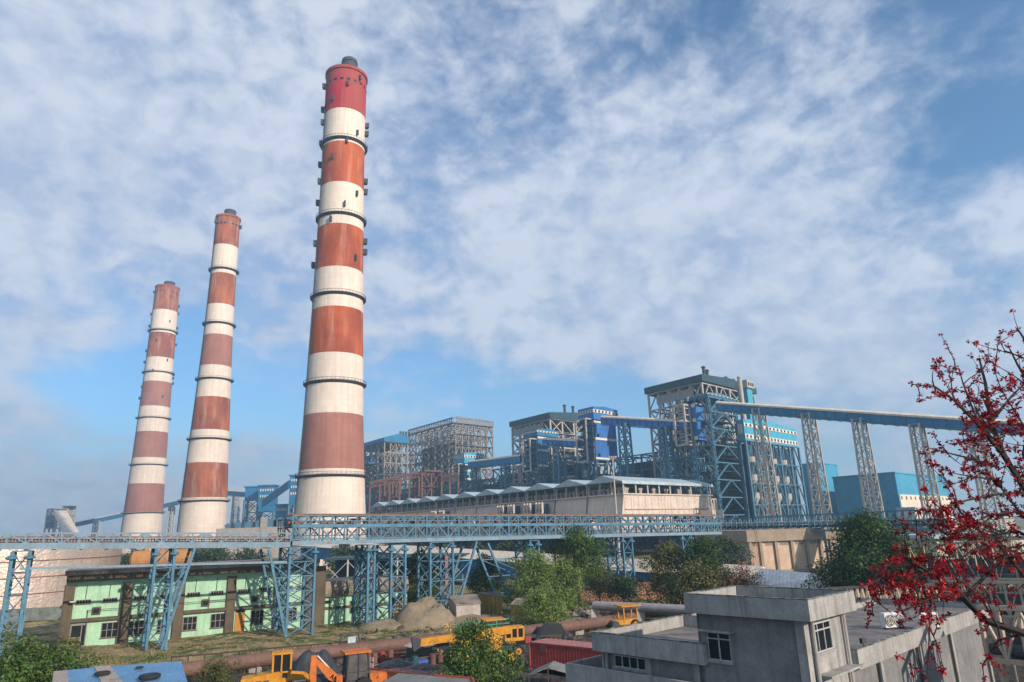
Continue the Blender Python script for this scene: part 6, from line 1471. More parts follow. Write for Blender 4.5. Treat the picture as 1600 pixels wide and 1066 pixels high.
def loader():
    o, d, s = frame_at(onz(370, 1097), Vector((.93, .30, 0))); g = thing('wheel_loader', 'yellow wheel loader with a square cab and lowered bucket arm before the brown pipe', 'wheel loader', o)
    W2 = 2.1
    MB().hexa([o + Z * .9, o + d * 3.6 + Z * .9, o + d * 3.6 + s * W2 + Z * .9, o + s * W2 + Z * .9], [o + d * .25 + Z * 1.95, o + d * 3.6 + Z * 2.35, o + d * 3.6 + s * W2 + Z * 2.35, o + d * .25 + s * W2 + Z * 1.95]).build('bonnet', M_yel, g)
    for k in range(3): MB().ob(o + d * (.9 + .75 * k) - s * .03 + Z * 1.25, d * .5, s * .04, Z * .45).build('grille', M_dark, g)
    for k in range(3):
        z = 1.3 + .2 * k; MB().ob(o - d * .02 + s * .3 + Z * z, d * .1 + d * k * .04, s * 1.5, Z * .08).build('rear_grille', M_dark, g)
    MB().tube(o + d * 1.6 + s * 1 + Z * 2.0, o + d * 1.6 + s * 1 + Z * 2.8, .07, n=10).build('exhaust', M_dark, g)
    c = o + d * 3.2 + s * .35 + Z * 1.6; L_, w, h = 1.75, 1.5, 2.35
    MB().ob(c, d * L_, s * w, Z * .75).build('cab_base', M_yel, g)
    b = MB()
    for q in (c, c + d * L_, c + s * w, c + d * L_ + s * w): b.bar(q + Z * .7, q + Z * h, .18, .18, d)
    b.bar(c + d * L_ * .48 + Z * .7, c + d * L_ * .48 + Z * h, .3, .14, d)
    f = b.build('cab_posts', M_yel, g); MB().ob(c + d * .05 + s * .05 + Z * .75, d * (L_ - .1), s * (w - .1), Z * (h - .8)).build('cab_glass', M_glass, g)
    MB().ob(c - d * .15 - s * .15 + Z * h, d * (L_ + .3), s * (w + .3), Z * .2).build('cab_roof', M_yel, g)
    MB().tube(c + d * .9 + s * .7 + Z * (h + .2), c + d * .9 + s * .7 + Z * (h + .45), .07, n=10).build('beacon', M_org, g)
    MB().ob(c + d * .95 - s * .02 + Z * .15, d * .5, s * .05, Z * .45).build('step_opening', M_glass, g)
    for q in (.3, 1.9):
        a = o + d * 5.0 + s * q; MB().bar(a + Z * 1.9, a + d * 1.4 + Z * 1.7, .25, .35).build('lift_arm', M_yel, g); MB().bar(a + d * 1.4 + Z * 1.7, a + d * 2.6 + Z * .6, .25, .32).build('lift_arm', M_yel, g)
        MB().tube(a + Z * 1.3, a + d * 1.5 + Z * 1.35, .08, n=8).build('ram', M_acw, g)
    a = o + d * 6.3; MB().poly([a + Z * .15, a + d * 1.2 + Z * .1, a + d * .9 + Z * .5, a + d * .3 + Z * .55, a + d * .2 + Z * 1.35, a - d * .1 + Z * 1.3], s * 2.3).build('bucket', M_yel, g)
    MB().ob(o + d * 3.5 + Z * .8 + s * .3, d * 2.8, s * 1.5, Z * .8).build('front_frame', M_yel, g)
    for q in (1.3, 4.9):
        for t in (-.15, W2 + .15): wheel(g, o + d * q + s * t + Z * .72, s, .72, .5, M_yel)
    g.scale = (.77, .77, .77)
loader()
def backhoe():
    o, d, s = frame_at(onz(511, 1098), Vector((.90, .43, 0))); g = thing('backhoe_loader', 'orange backhoe loader with a black cab and its digging boom folded upright', 'backhoe loader', o)
    c = o + d * 1.6 + s * .2 + Z * 1.25; L_, w, h = 1.9, 1.7, 2.15; b = MB(); cs = [c, c + d * L_, c + d * L_ + s * w, c + s * w]; ct = [c + d * .1, c + d * (L_ - .15), c + d * (L_ - .15) + s * w, c + d * .1 + s * w]
    for p, q in zip(cs, ct): b.bar(p, q + Z * h, .12, .12, d)
    b.bar(c + d * L_ * .5, c + d * L_ * .5 + Z * h, .09, .09, d)
    for k in range(4): b.bar(cs[k], cs[(k + 1) % 4], .16); b.bar(cs[k] + Z * .75, cs[(k + 1) % 4] + Z * .75, .05)
    b.build('cab_frame', M_dark, g); MB().ob(c + d * .12 + s * .06 + Z * .1, d * (L_ - .3), s * (w - .12), Z * (h - .15)).build('cab_glass', mat('dusty_glass', (.12, .11, .10), scale=1.5, rough=.25, spec=.5, col2=(.05, .05, .05)), g)
    MB().ob(c - d * .25 - s * .15 + Z * h, d * (L_ + .35), s * (w + .3), Z * .14).build('cab_roof', M_org, g)
    MB().ob(o + d * 1.4 + Z * .6 + s * .1, d * 2.2, s * 1.9, Z * .62).build('chassis', M_dark, g); MB().ob(o + d * 3.5 + Z * .75 + s * .4, d * 1.7, s * 1.3, Z * .95).build('bonnet', M_org, g)
    wheel(g, o + d * 2.9 + s * -.15 + Z * .78, s, .78, .5, M_org); wheel(g, o + d * 2.9 + s * 2.1 + Z * .78, s, .78, .5, M_org); wheel(g, o + d * 4.9 + s * .2 + Z * .5, s, .5, .35, M_org); wheel(g, o + d * 4.9 + s * 1.8 + Z * .5, s, .5, .35, M_org)
    # boom and dipper: an inverted V behind the cab
    kx = o + d * .95 + s * .9; p0 = kx + d * .3 + Z * 1.0; p1 = kx - d * 2.0 + Z * 3.3; p2 = kx - d * 1.85 + Z * .35
    nn = s
    MB().poly([p0 - nn * .13, p0 + Z * .55 - d * .05 - nn * .13, kx - d * .5 + Z * 2.3 - nn * .13, p1 + Z * .12 - nn * .13, p1 - Z * .25 - nn * .13, kx - d * .75 + Z * 1.55 - nn * .13], nn * .26).build('boom', M_org, g)
    MB().poly([p1 - d * .22 + Z * .2 + nn * -.18, p1 + d * .2 + Z * .2 - nn * .18, p2 + d * .15 - nn * .18, p2 - d * .12 - nn * .18, p1 - d * .32 - Z * 1.2 - nn * .18], nn * .36).build('dipper', M_org, g)
    MB().tube(p1 + d * .3 - Z * .1 + Z * .25, kx - d * .7 + Z * 2.4, .06, n=8).build('ram', M_acw, g); MB().tube(p1 - d * .38 - Z * .3, p2 - d * .3 + Z * 1.0, .06, n=8).build('ram', M_dark, g)
    MB().poly([p2 - nn * .35, p2 + d * .5 - nn * .35, p2 + d * .45 - Z * .3 - nn * .35, p2 - Z * .45 - nn * .35], nn * .7).build('bucket', M_dark, g)
    MB().ob(kx - d * .15 + Z * .5 - s * .4, d * .5, s * .8, Z * 1.3).build('kingpost', M_org, g)
    for t in (-.2, 1.9): MB().bar(o + d * .9 + s * t + Z * 1.6, o + d * .8 + s * t + Z * .1, .22).build('stabiliser', M_org, g)
    # letters A C E on the boom
    e = (p0 + Z * .4 - (kx - d * .55 + Z * 2.0)).normalized(); up = Vector((0, 0, 1)) - e * e.z; up.normalize(); org = kx - d * .62 + Z * 1.72 - nn * .15; f = -nn * .012; hh = .36; ww = .25
    strokes = {'A': [((0, 0), (.5, 1)), ((.5, 1), (1, 0)), ((.22, .4), (.78, .4))], 'C': [((1, 1), (.2, 1)), ((.2, 1), (0, .5)), ((0, .5), (.2, 0)), ((.2, 0), (1, 0))], 'E': [((0, 0), (0, 1)), ((0, 1), (.9, 1)), ((0, .5), (.8, .5)), ((0, 0), (.9, 0))]}
    for i, ch in enumerate('ACE'):
        b = MB(); u0 = org + e * (i * .34) - up * .06
        for (x0, y0), (x1, y1) in strokes[ch]: b.bar(u0 + e * x0 * ww + up * y0 * hh, u0 + e * x1 * ww + up * y1 * hh, .065, .05, nn)
        b.build('letter', M_black, g)
    g.scale = (.92, .92, .92)
backhoe()
# telescopic crane lying along the pipe
def crane():
    a, c = onz(654, 1004, 2.1), onz(745, 991, 2.4); d = (c - a); dn = d.normalized(); s = Vector((-dn.y, dn.x, 0)).normalized(); c = a + dn * 9.5
    g = thing('mobile_crane', 'yellow mobile crane with a long boom half hidden by the flowering bush', 'mobile crane', Vector((c.x, c.y, 0)))
    MB().bar(a, a + dn * 5, .45, .6).build('boom', M_yel, g); MB().bar(a + dn * 5, c - dn * .5, .55, .72).build('boom_base', M_yel, g)
    MB().poly([a - dn * .7 + Z * .5 - s * .3, a + dn * .2 + Z * .3 - s * .3, a + dn * .1 - Z * .4 - s * .3, a - dn * .5 - Z * .7 - s * .3], s * .6).build('boom_head', M_dark, g)
    o = onz(760, 1032) ; d2 = Vector((.93, .3, 0)).normalized(); s2 = Vector((-.3, .93, 0)).normalized()
    b = MB()
    for q in (o, o + d2 * 1.7, o + s2 * 1.5, o + d2 * 1.7 + s2 * 1.5): b.bar(q + Z * 1.0, q + Z * 3.55, .1)
    b.build('cab_posts', M_dark, g); MB().ob(o - d2 * .2 - s2 * .2 + Z * 3.5, d2 * 2.2, s2 * 1.9, Z * .12).build('cab_roof', M_yel, g)
    MB().ob(o + Z * 1.0, d2 * 1.7, s2 * 1.5, Z * .7).build('cab_base', M_yel, g)
    o2 = o + d2 * 1.9; MB().ob(o2 + Z * 1.5, d2 * 2.0, s2 * 1.2, Z * .3).build('engine_frame', M_yel, g)
    for k in range(4): MB().ob(o2 + d2 * (.62 * k) + Z * 1.8, d2 * .16, s2 * 1.2, Z * .95).build('rib', M_yel, g)
    MB().ob(o2 + Z * 2.6, d2 * 2.02, s2 * 1.22, Z * .2).build('engine_cover', M_yel, g); MB().ob(o2 + d2 * .1 + s2 * .1 + Z * 1.8, d2 * 1.7, s2 * 1.0, Z * .8).build('engine', M_black, g)
    MB().ob(o - d2 * 3 + Z * .7, d2 * 7, s2 * 1.4, Z * .4).build('chassis', M_dark, g)
    for q, R in ((-2.4, .6), (.2, .6), (3.2, .55)): wheel(g, o + d2 * q + Z * .58, s2, R, .4, M_yel); wheel(g, o + d2 * q + s2 * 1.4 + Z * .58, s2, R, .4, M_yel)
    MB().ob(o2 + d2 * 2.1 + Z * 1.2, d2 * .6, s2 * .8, Z * .6).build('red_hood', M_cred, g)
crane()
# black and red scrap vehicle
o = onz(862, 1002); g = thing('scrap_trailer', 'low dark scrap trailer before the brown pipe', 'trailer', o); d = Vector((.95, .3, 0)).normalized(); s = Vector((-.3, .95, 0))
MB().ob(o + Z * .5 - d * 2.5, d * 5, s * 1.8, Z * .14).build('deck', M_dark, g); MB().poly([o + Z * .64 - d * 1.4, o + Z * .64 + d * 1.8, o + d * 1.2 + Z * 1.7, o - d * .4 + Z * 1.8], s * 1.2).build('covered_load', M_tarp, g)
for q in (-1.6, 1.6): wheel(g, o + d * q + Z * .32, s, .32, .2, M_dark)
# yellow canopy roller at the right
o = onz(958, 985); g = thing('road_roller', 'yellow machine with a flat canopy on posts behind the parapet', 'road roller', o); d = Vector((.93, .35, 0)).normalized(); s = Vector((-.35, .93, 0)).normalized()
b = MB()
for q in (o + d * 1.6, o + d * 3.4, o + d * 1.6 + s * 1.4, o + d * 3.4 + s * 1.4): b.bar(q + Z * .8, q + Z * 2.5, .12)
b.build('canopy_posts', M_yel, g); MB().ob(o + d * 1.2 - s * .3 + Z * 2.5, d * 2.7, s * 2.0, Z * .14).build('canopy', M_yel, g); MB().hexa([o + Z * .5, o + d * 3.3 + Z * .5, o + d * 3.3 + s * 1.3 + Z * .5, o + s * 1.3 + Z * .5], [o + d * .3 + Z * 1.0, o + d * 3.3 + Z * 1.15, o + d * 3.3 + s * 1.3 + Z * 1.15, o + d * .3 + s * 1.3 + Z * 1.0]).build('bonnet', M_yel, g)
MB().tube(o + d * .4 - s * .1 + Z * .5, o + d * .4 + s * 1.4 + Z * .5, .5, n=20).build('drum', M_dark, g); wheel(g, o + d * 3.0 - s * .05 + Z * .5, s, .5, .35, M_yel)
# wrecked cab frame
o = onz(529, 1032); g = thing('cab_shell', 'empty grey cab shell standing behind the brown pipe', 'cab shell', o); d = Vector((.95, .3, 0)).normalized(); s = Vector((-.3, .95, 0)); b = MB(); cs = [o, o + d * 2.4, o + d * 2.4 + s * 1.6, o + s * 1.6]; ct = [o + d * .25, o + d * 1.9, o + d * 1.9 + s * 1.6, o + d * .25 + s * 1.6]
for p, q in zip(cs, ct): b.bar(p + Z * .3, q + Z * 2.25, .09)
for k in range(4): b.bar(cs[k] + Z * .4, cs[(k + 1) % 4] + Z * .4, .12); b.bar(ct[k] + Z * 2.25, ct[(k + 1) % 4] + Z * 2.25, .09)
b.build('frame', M_dark, g); MB().ob(ct[0] + Z * .5 - s * .02 + d * .6, d * .75, s * .04, Z * 1.6).build('door_panel', M_palesheet, g)
# drums
def drum(label, px, py, m, lying=False, group='oil drums in the yard'):
    c = onz(px, py); g = thing('oil_drum', label, 'oil drum', c, group)
    if lying: a = c + Z * .3; d = Vector((.9, .3, 0)).normalized(); p, q = a, a + d * .9
    else: p, q = c, c + Z * .88
    MB().tube(p, q, .29, n=18).build('drum_body', m, g); d = (q - p).normalized()
    for f in (.0, .33, .66, 1.0): MB().tube(p.lerp(q, f) - d * .02, p.lerp(q, f) + d * .02, .31, n=18).build('hoop', m, g)
M_bdrum = mat('blue_drum', (.03, .09, .3), scale=2, rough=.4); M_gdrum = mat('dark_green_drum', (.03, .09, .10), scale=2)
for lab, px, py, m_, ly in (('leftmost red oil drum beside the backhoe', 577, 1036, M_cred, 0), ('rusty red oil drum, second from the left', 585, 1036, M_rust, 0), ('red brown oil drum with a pale lid', 597, 1034, M_cred, 0), ('red oil drum standing a little behind the others', 610, 1031, M_rust, 0), ('bright red oil drum at the right of the red ones', 621, 1036, M_cred, 0),
                          ('dark green oil drum lying on its side', 634, 1040, M_gdrum, 1), ('dark green oil drum standing by the blue one', 648, 1042, M_gdrum, 0), ('blue oil drum lying on its side', 653, 1041, M_bdrum, 1), ('rusty open oil drum under the crane boom', 676, 1038, M_rust, 0), ('rusty oil drum at the edge of the flowering bush', 688, 1034, M_rust, 0)):
    drum(lab, px, py, m_, bool(ly))
def crate(label, px, py, w, h, m, cat='scrap box'):
    c = onz(px, py); g = thing('scrap_box', label, cat, c); b = MB().box(c + Z * h / 2, (w, w * .7, h), .4); b.build('box', m, g); b = MB()
    for k in range(4): b.box(c + Z * (h * (k + .5) / 4), (w + .04, w * .7 + .04, .08), .4)
    b.build('slats', M_dark, g)
crate('dark slatted box with grey cloth on top, left of the drums under the crane boom', 655, 1030, 2.2, 1.2, M_brown)
tarp('crumpled pale grey cloth over the dark slatted box', onz(655, 1030) + Z * 1.25, 2.6, 2.0, .5, 5, M_grey2, rz=.4)
mound('tarpaulin_heap', 'smooth dark grey covered heap between the loader and the backhoe', onz(489, 1062), 5.2, 4.0, 2.2, mat('dark_cover', (.045, .05, .055), scale=1, rough=.6), 6, 'covered heap')
# mounds and rubble
M_sand = mat('pale_earth', (.33, .26, .18), scale=1.6, var=.3, bump=.3, col2=(.22, .18, .11)); M_coal = mat('coal_dust', (.03, .03, .032), scale=1.2, bump=.1)
M_ored = mat('orange_earth', (.38, .19, .10), scale=.5, var=.3, bump=.1)
mound('earth_mound', 'tall pale earth mound right of the double legged trestle', onz(663, 975), 9, 8, 3.0, M_sand, 1); mound('earth_mound', 'low pale earth mound before the stone shack', onz(725, 972), 13, 7, .9, M_sand, 2); mound('earth_mound', 'low pale earth heap left of the tall mound', onz(600, 980), 7, 5, .9, M_sand, 7)
mound('coal_heap', 'black coal heap between the two yellow machines', onz(470, 1080), 9, 5, 1.1, M_coal, 3, 'coal heap'); mound('earth_bank', 'orange earth bank under the blue gallery behind the olive trees', place(1010, 128), 40, 14, 2.2, M_ored, 4, 'bank')
r = random.Random(8)
M_rock = mat('rubble', (.25, .21, .17), scale=1.2, bump=.08)
rubl = 'rubble between the brown pipe and the grey pipes'
def rock(c, s, seed):
    rs2 = np.random.RandomState(seed); b = MB(); V = []; n = 8; m_ = 6
    for j in range(m_ + 1):
        for i in range(n):
            a, e = 2 * math.pi * i / n, math.pi * j / m_; q = s * (1 + rs2.uniform(-.25, .25)); V.append((c.x + q * math.sin(e) * math.cos(a), c.y + q * math.sin(e) * math.sin(a), c.z + q * .7 * math.cos(e)))
    b.add(V, [(j * n + i, j * n + (i + 1) % n, (j + 1) * n + (i + 1) % n, (j + 1) * n + i) for j in range(m_) for i in range(n)]); return b
b = MB()
for k in range(160):
    px = r.uniform(800, 960); py = 968 - (px - 800) * .09 + r.uniform(-9, 4); c = onz(px, py); q = rock(c + Z * .1, r.uniform(.2, .7), k); b.add(q.v, q.f)
o = b.build('rubble', M_rock); o['kind'] = 'stuff'
for k, (px, py, s, lab) in enumerate([(1002, 964, 1.4, 'dark slabbed scrap bale at the end of the brown pipe'), (1022, 962, 1.1, 'rusty round scrap lump by the brown pipe end'), (885, 984, .8, 'pale boulder below the brown pipe')]):
    c = onz(px, py); solo(rock(c + Z * s * .6, s, 50 + k), 'boulder', M_rust if k < 2 else M_sand, lab, 'boulder', c)
# grass and weeds
def weeds():
    rs2 = np.random.RandomState(4); P = []
    reg = [(110, 520, 1000, 1050, 2600), (500, 900, 972, 1000, 2200), (640, 960, 985, 1015, 900), (120, 260, 1012, 1046, 1600)]
    for x0, x1, y0, y1, n in reg:
        for k in range(n):
            px, py = rs2.uniform(x0, x1), rs2.uniform(y0, y1); q = onz(px, py - (px - 400) * .045)
            P.append((q.x, q.y))
    V = []; 
    for x, y in P:
        if math.sin(x * .7) * math.sin(y * .9 + 1) + rs2.uniform(-.5, .5) < 0: continue
        h = rs2.uniform(.08, .4); a = rs2.uniform(0, 6.28); dx_, dy_ = math.cos(a) * .06, math.sin(a) * .06; lx, ly = rs2.uniform(-.15, .15, 2)
        z = gh(x, y) - .02
        V += [(x - dx_, y - dy_, z), (x + dx_, y + dy_, z), (x + lx + dx_ * .3, y + ly, z + h), (x + lx - dx_ * .3, y + ly, z + h)]
    b = MB(); b.add(V, [(i, i + 1, i + 2, i + 3) for i in range(0, len(V), 4)]); o = b.build('weeds', leaf_mat('weed_leaf', (.05, .08, .02), (.28, .24, .10))); o['kind'] = 'stuff'
weeds()
def debris():
    r = random.Random(77); b = MB()
    for k in range(420):
        px, py = (r.uniform(560, 960), r.uniform(966, 1012)) if k < 260 else (r.uniform(440, 830), r.uniform(1020, 1064)); q = onz(px, py - (px - 700) * .05); a = r.uniform(0, 6.28); L_ = r.uniform(.3, 1.8)
        if r.random() < .4: b.bar(q + Z * .08, q + Vector((math.cos(a), math.sin(a), r.uniform(0, .3))) * L_ + Z * .08, r.uniform(.05, .15))
        else: b.box(q + Z * .1, (r.uniform(.2, .8), r.uniform(.2, .6), r.uniform(.1, .4)), a)
    o = b.build('scattered_scrap', mat('scrap', (.14, .10, .08), scale=1.5, var=.7, col2=(.03, .03, .035))); o['kind'] = 'stuff'
debris()
# near bushes
def near(px, py, **k): return onz(px, py)
tree('bush', 'dark leafy bush in the bottom left corner', 'bush', onz(38, 1120), 4.4, 7.6, LM_mid, 41, 10000, .24, .12, .05, nb=20)
tree('bush', 'small weedy bush at the left end of the brown pipe', 'bush', onz(335, 1075), 1.9, 3.2, LM_olive, 42, 2200, .15, .05, .05)
def flowering():
    root = tree('bush', 'leafy bush with yellow orange blossom in the centre foreground', 'bush', onz(741, 1100), 5.3, 5.6, LM_mid, 43, 8000, .2, .12, .06, nb=20)
    r = random.Random(2); cs = [Vector((r.gauss(0, 1.2), r.gauss(-.8, 1.0), 5.3 * r.uniform(.6, .95))) for _ in range(36)]
    m_ = leaf_mat('blossom_yellow', (.75, .32, .03), (.85, .48, .08)); o = bpy.data.objects.new('blossom', leaves_mesh('blossom', [tuple(c) for c in cs], [.28] * len(cs), 900, .14, m_, 5)); COL.objects.link(o); o.parent = root
flowering()
# green pipes / farm machine behind the bush
o = onz(715, 998); g = thing('steel_rack', 'green steel frame lying behind the flowering bush', 'steel frame', o); M_gs = mat('jade_paint', (.05, .33, .17), scale=2)
for k in range(3): MB().bar(o + Vector((0, k * .8, .6 + .4 * k)), o + Vector((6, 1 + k * .8, .9 + .4 * k)), .12).build('bar', M_gs, g)
for k in range(4): MB().bar(o + Vector((1.5 * k, .25 * k, 0)), o + Vector((1.5 * k, 1.6 + .25 * k, 1.5)), .1).build('brace', M_gs, g)

# ------------------------------------------------------------------ cream steel bridge and dark decks behind the grey house
M_csteel = mat('cream_steel', (.48, .38, .28), scale=.6, streak=.4, streak_col=(.3, .2, .14))
def cream_bridge():
    def truss(label, a, c, h, n, w, wid, kind, deck=None, grp='cream steel pipe bridges at the right'):
        P = Vector((a.x, a.y, 0)); g = thing('pipe_bridge', label, 'pipe bridge', P, grp); d = c - a; dn = d.normalized(); s = Vector((-dn.y, dn.x, 0)).normalized(); s = s if s.y > 0 else -s
        for o in (0, wid):
            b = MB(); b.bar(a + s * o, c + s * o, w * 1.5, w * 1.5); b.bar(a + s * o + Z * h, c + s * o + Z * h, w * 1.5, w * 1.5); b.build('chord', M_csteel, g); b = MB()
            for k in range(n + 1):
                p = a.lerp(c, k / n) + s * o; 
                if kind != 'W': b.bar(p, p + Z * h, w)
                if k < n:
                    q = a.lerp(c, (k + 1) / n) + s * o
                    if kind == 'K':
                        if k % 2: b.bar(p, q + Z * h, w * .7)
                        else: b.bar(p + Z * h, q, w * .7)
                        if (k // 2) % 2: b.bar(p + Z * h, q, w * .6)
                    else: m2 = (p + q) / 2; b.bar(p, m2 + Z * h, w * .8); b.bar(m2 + Z * h, q, w * .8)
            b.build('web_members', M_csteel, g)
        if deck:
            for k in range(deck): MB().tube(a + s * (wid * (k + .5) / deck) + Z * .5, c + s * (wid * (k + .5) / deck) + Z * .5, .3, n=12).build('pipe', M_gpipe if k % 2 else M_dark, g)
        MB().ob(a + Z * -.05, d, s * wid, Z * .1).build('deck', M_teal, g)
        if kind == 'K': MB().ob(a + s * wid * .3 + Z * .2, d, s * wid * .4, Z * h * .55).build('conveyor_cover', M_dark, g)
        for f in (.12, .5, .88):
            p = a.lerp(c, f)
            for o in (0, wid): MB().bar(Vector((p.x, p.y, 0)) + s * o, p + s * o, w * 1.6).build('post', M_csteel, g)
        return g
    a = onz(1340, 944, 5.6); a = at(1335, 945, 72); c = at(1530, 962, 50); a.z = zrow(a, 948); c.z = zrow(c, 962)
    truss('curved line of cream lattice behind the grey roof with narrow zigzag webs', at(1340, 946, 78), at(1472, 950, 60), 1.8, 14, .15, 2.5, 'W', 2)
    truss('cream steel bridge crossing behind the air conditioner units', at(1466, 958, 56), at(1680, 968, 50), 2.3, 9, .11, 3.0, 'K', 4)
    truss('higher cream bridge with dark decks behind the red blossom', at(1430, 912, 82), at(1700, 910, 62), 4.0, 9, .10, 4.0, 'K', 5)
    truss('lowest cream steel bridge at the bottom right corner', at(1545, 1030, 40), at(1720, 1050, 34), 2.6, 5, .16, 3.0, 'K', 4)
cream_bridge()
P = onz(1450, 870, 4); P = at(1465, 860, 120); P.z = 0; g = thing('beige_building', 'low beige building with dark windows behind the red blossom', 'building', P)
MB().ob(P, (40, 4, 0), (0, 12, 0), (0, 0, zrow(P, 842))).build('wall', M_cream, g); MB().ob(P + Vector((-1, -1, zrow(P, 842))), (42, 4, 0), (0, 14, 0), (0, 0, .6)).build('roof', M_palesheet, g)
for k in range(8): MB().ob(P + Vector((2 + 4.6 * k, -.05 + .46 * k, zrow(P, 842) - 3)), (2.2, .22, 0), (0, .1, 0), (0, 0, 1.6)).build('window', M_glass, g)

# ------------------------------------------------------------------ the coral tree in bloom at the right edge
M_twig = mat('coral_bark', (.045, .035, .032), scale=6, rough=.9)
M_petal = leaf_mat('red_petal', (.13, .003, .009), (.40, .008, .014))
M_bud = leaf_mat('dark_bud', (.03, .008, .008), (.14, .008, .014))
def coral_tree():
    r = random.Random(21); Yn = 9.0
    base = at(1790, 1066, Yn); P = Vector((base.x, base.y, 0)); root = thing('coral_tree', 'bare limbed tree with clusters of red blossom leaning in from the right edge', 'tree', P)
    fork = at(1720, 1000, Yn); tr = MB(); tr.tube(P, fork, .26, .16, n=12)
    limbs = []
    def J(px, py, dy): return at(px, py, Yn + dy)
    main = [
        ([(1700, 960, 0), (1600, 990, 0), (1540, 970, .1), (1505, 935, .2), (1470, 905, .3), (1420, 875, .4), (1395, 858, .5)], .075),
        ([(1720, 1000, 0), (1650, 860, 0), (1605, 770, .1), (1570, 715, .2), (1548, 660, .3), (1540, 600, .4), (1530, 560, .5)], .075),
        ([(1570, 715, .2), (1530, 665, 0), (1490, 625, -.2), (1462, 605, -.3), (1424, 600, -.4)], .035),
        ([(1548, 660, .3), (1580, 620, .5), (1610, 590, .6)], .03), ([(1650, 860, 0), (1600, 710, .4), (1620, 620, .5), (1590, 570, .6), (1575, 540, .6)], .045),
        ([(1605, 770, .1), (1560, 772, -.1), (1510, 782, -.3), (1460, 800, -.4)], .03), ([(1560, 730, .2), (1510, 715, 0), (1470, 705, -.2), (1450, 700, -.2)], .022),
        ([(1650, 860, 0), (1590, 830, .3), (1540, 838, .2), (1480, 835, .1), (1440, 815, 0), (1400, 812, 0)], .028), ([(1505, 935, .2), (1560, 880, .3), (1580, 880, .4), (1620, 900, .5)], .03),
        ([(1540, 970, .1), (1500, 925, -.1), (1455, 935, -.2), (1410, 955, -.3), (1380, 900, -.4), (1362, 920, -.4)], .025), ([(1420, 875, .4), (1390, 880, .3), (1372, 905, .2), (1360, 945, .2)], .015),
        ([(1455, 935, -.2), (1452, 990, -.2), (1450, 1030, -.1), (1448, 1062, 0)], .014), ([(1452, 980, -.2), (1466, 1010, -.2), (1475, 1050, -.2)], .012), ([(1600, 990, 0), (1560, 1000, .1), (1535, 1040, .2), (1540, 1075, .2)], .02),
        ([(1540, 838, .2), (1500, 800, .2), (1490, 765, .2), (1470, 740, .2)], .018), ([(1600, 900, .2), (1560, 850, .1), (1520, 860, 0), (1490, 880, 0), (1440, 870, -.1)], .025),
        ([(1600, 760, .2), (1560, 690, .2), (1525, 640, .1), (1512, 605, .1)], .02), ([(1620, 700, .4), (1590, 650, .4), (1565, 610, .3), (1552, 575, .3)], .02), ([(1600, 810, .2), (1555, 750, .1), (1520, 745, 0), (1480, 760, -.1)], .02), ([(1640, 820, .3), (1590, 800, .2), (1545, 805, .1), (1495, 830, 0)], .02), ([(1610, 680, .3), (1575, 675, .2), (1540, 690, .1), (1500, 690, 0)], .016), ([(1560, 980, 0), (1530, 930, 0), (1490, 900, -.1), (1450, 895, -.2), (1405, 915, -.2)], .018), ([(1620, 860, 0), (1575, 870, .1), (1530, 895, .1), (1480, 920, 0)], .018),
        ([(1620, 560, .5), (1600, 530, .4), (1590, 515, .4), (1575, 520, .4)], .02), ([(1640, 600, .5), (1600, 560, .6), (1570, 548, .7), (1560, 530, .7)], .02), ([(1490, 625, -.2), (1485, 590, -.2), (1480, 575, -.2)], .012), ([(1530, 665, 0), (1505, 600, .1), (1498, 575, .1), (1480, 580, .1)], .016),
    ]
    br = MB(); clusters = []
    def chain(pts, r0, depth=0):
        n = len(pts)
        for i in range(n - 1):
            ra = r0 * (1 - .8 * i / (n - 1)); rb = r0 * (1 - .8 * (i + 1) / (n - 1)); br.tube(pts[i], pts[i + 1], max(.004, ra), max(.003, rb), n=6, cap=False)
        for i in range(n - 1):
            seg = (pts[i + 1] - pts[i]); m_ = int(seg.length / .16)
            if depth < 2:
                for k in range(m_):
                    if r.random() < (.85 if depth == 0 else .6) and (depth or i > 0 or r0 < .03):
                        s = pts[i].lerp(pts[i + 1], r.random()); d = seg.normalized() * .4 + Vector((r.uniform(-1, 1), r.uniform(-.6, .6), r.uniform(-.7, 1))); d.normalize(); L_ = r.uniform(.22, .7) * (1 if depth == 0 else .5)
                        q = [s]; 
                        for t in range(4): d = (d + Vector((r.uniform(-.3, .3), r.uniform(-.3, .3), r.uniform(-.15, .3)))).normalized(); q.append(q[-1] + d * L_ / 4)
                        chain(q, .009 if depth == 0 else .006, depth + 1)
            if depth or r0 < .04:
                for k in range(max(1, int(seg.length / .045))):
                    if r.random() < (.5 if depth else .45): clusters.append((pts[i].lerp(pts[i + 1], r.random()), r.uniform(.015, .055)))
        clusters.append((pts[-1], r.uniform(.03, .06)))
    for pts, r0 in main: chain([J(*p) for p in pts], r0 * .8)
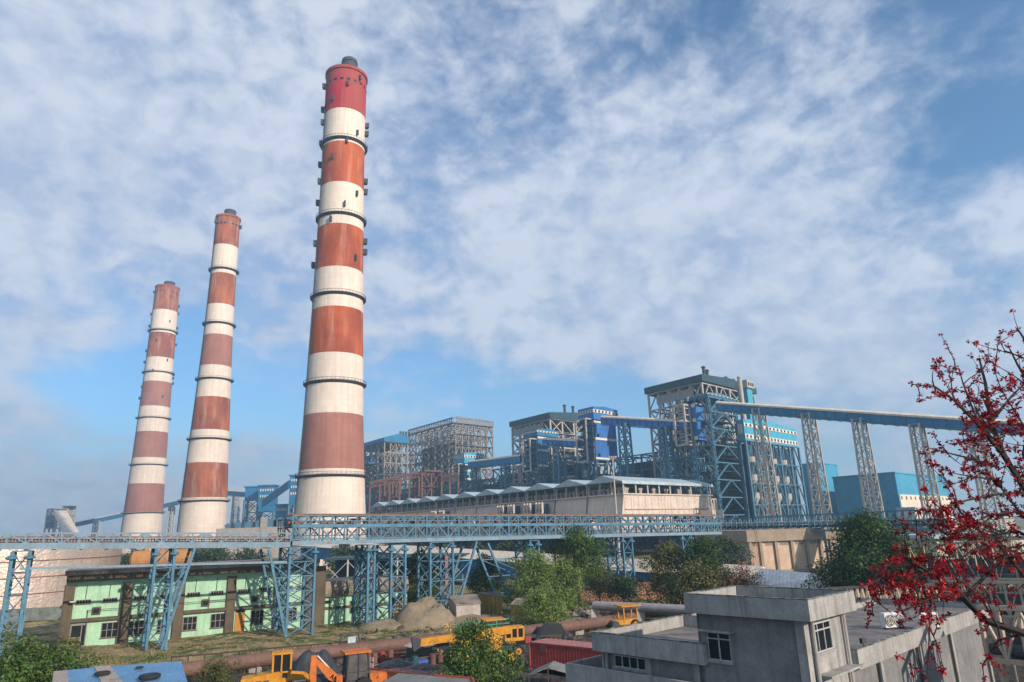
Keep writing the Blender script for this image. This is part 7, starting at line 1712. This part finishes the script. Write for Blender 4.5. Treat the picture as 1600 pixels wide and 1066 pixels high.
    # short flowering spurs crowd the lower limbs
    for (px0, px1, py0, py1, cnt) in ((1360, 1500, 868, 935, 95), (1470, 1600, 790, 900, 75), (1500, 1600, 660, 780, 55), (1520, 1600, 590, 660, 30), (1400, 1480, 930, 975, 25)):
        for k in range(cnt):
            q = J(r.uniform(px0, px1), r.uniform(py0, py1), r.uniform(-.4, .6)); best = None
            v = min(range(0, len(br.v), 3), key=lambda i: (Vector(br.v[i]) - q).length_squared); v = Vector(br.v[v])
            if (q - v).length > .45: q = v + (q - v).normalized() * r.uniform(.15, .4)
            br.tube(v, q, .005, .003, n=4, cap=False); clusters.append((q, r.uniform(.03, .062)))
            clusters.append((v.lerp(q, r.uniform(.3, .7)), r.uniform(.015, .03)))
    tr.build('trunk', M_twig, root); br.build('branches', M_twig, root)
    org = P
    big = [(c, s) for c, s in clusters if s > .030]; small = [(c, s) for c, s in clusters if s <= .030]
    print('clusters', len(big), len(small))
    V = []; F_ = []
    def petals(c, s, n, V):
        for k in range(n):
            d = Vector((r.gauss(0, 1), r.gauss(0, 1), r.gauss(0, 1) - .2)).normalized(); t = d.cross(Vector((r.gauss(0, 1), r.gauss(0, 1), r.gauss(0, 1)))).normalized(); a = c + d * s * .15; e = c + d * s * r.uniform(.8, 1.4); m2 = (a + e) / 2; w = s * .24
            V += [a, m2 - t * w, e, m2 + t * w]
    for c, s in big: petals(c, s, 13, V)
    o = MB().add(V, [(i, i + 1, i + 2, i + 3) for i in range(0, len(V), 4)]).build('blossom', M_petal, root)
    V = []
    for c, s in small: petals(c, s, 7, V)
    MB().add(V, [(i, i + 1, i + 2, i + 3) for i in range(0, len(V), 4)]).build('buds', M_bud, root)
coral_tree()
# ------------------------------------------------------------------ air
def haze():
    M = bpy.data.materials.new('haze'); M.use_nodes = True; t = M.node_tree; t.nodes.clear()
    o = t.nodes.new('ShaderNodeOutputMaterial'); v = t.nodes.new('ShaderNodeVolumePrincipled'); t.links.new(v.outputs[0], o.inputs['Volume'])
    v.inputs['Color'].default_value = (.48, .76, 1.0, 1); v.inputs['Density'].default_value = 0.00042; v.inputs['Anisotropy'].default_value = .2
    b = MB(); b.ob((-2450, -350, -3), (4900, 0, 0), (0, 2800, 0), (0, 0, 270)); h = b.build('haze', M); h['kind'] = 'stuff'
haze()
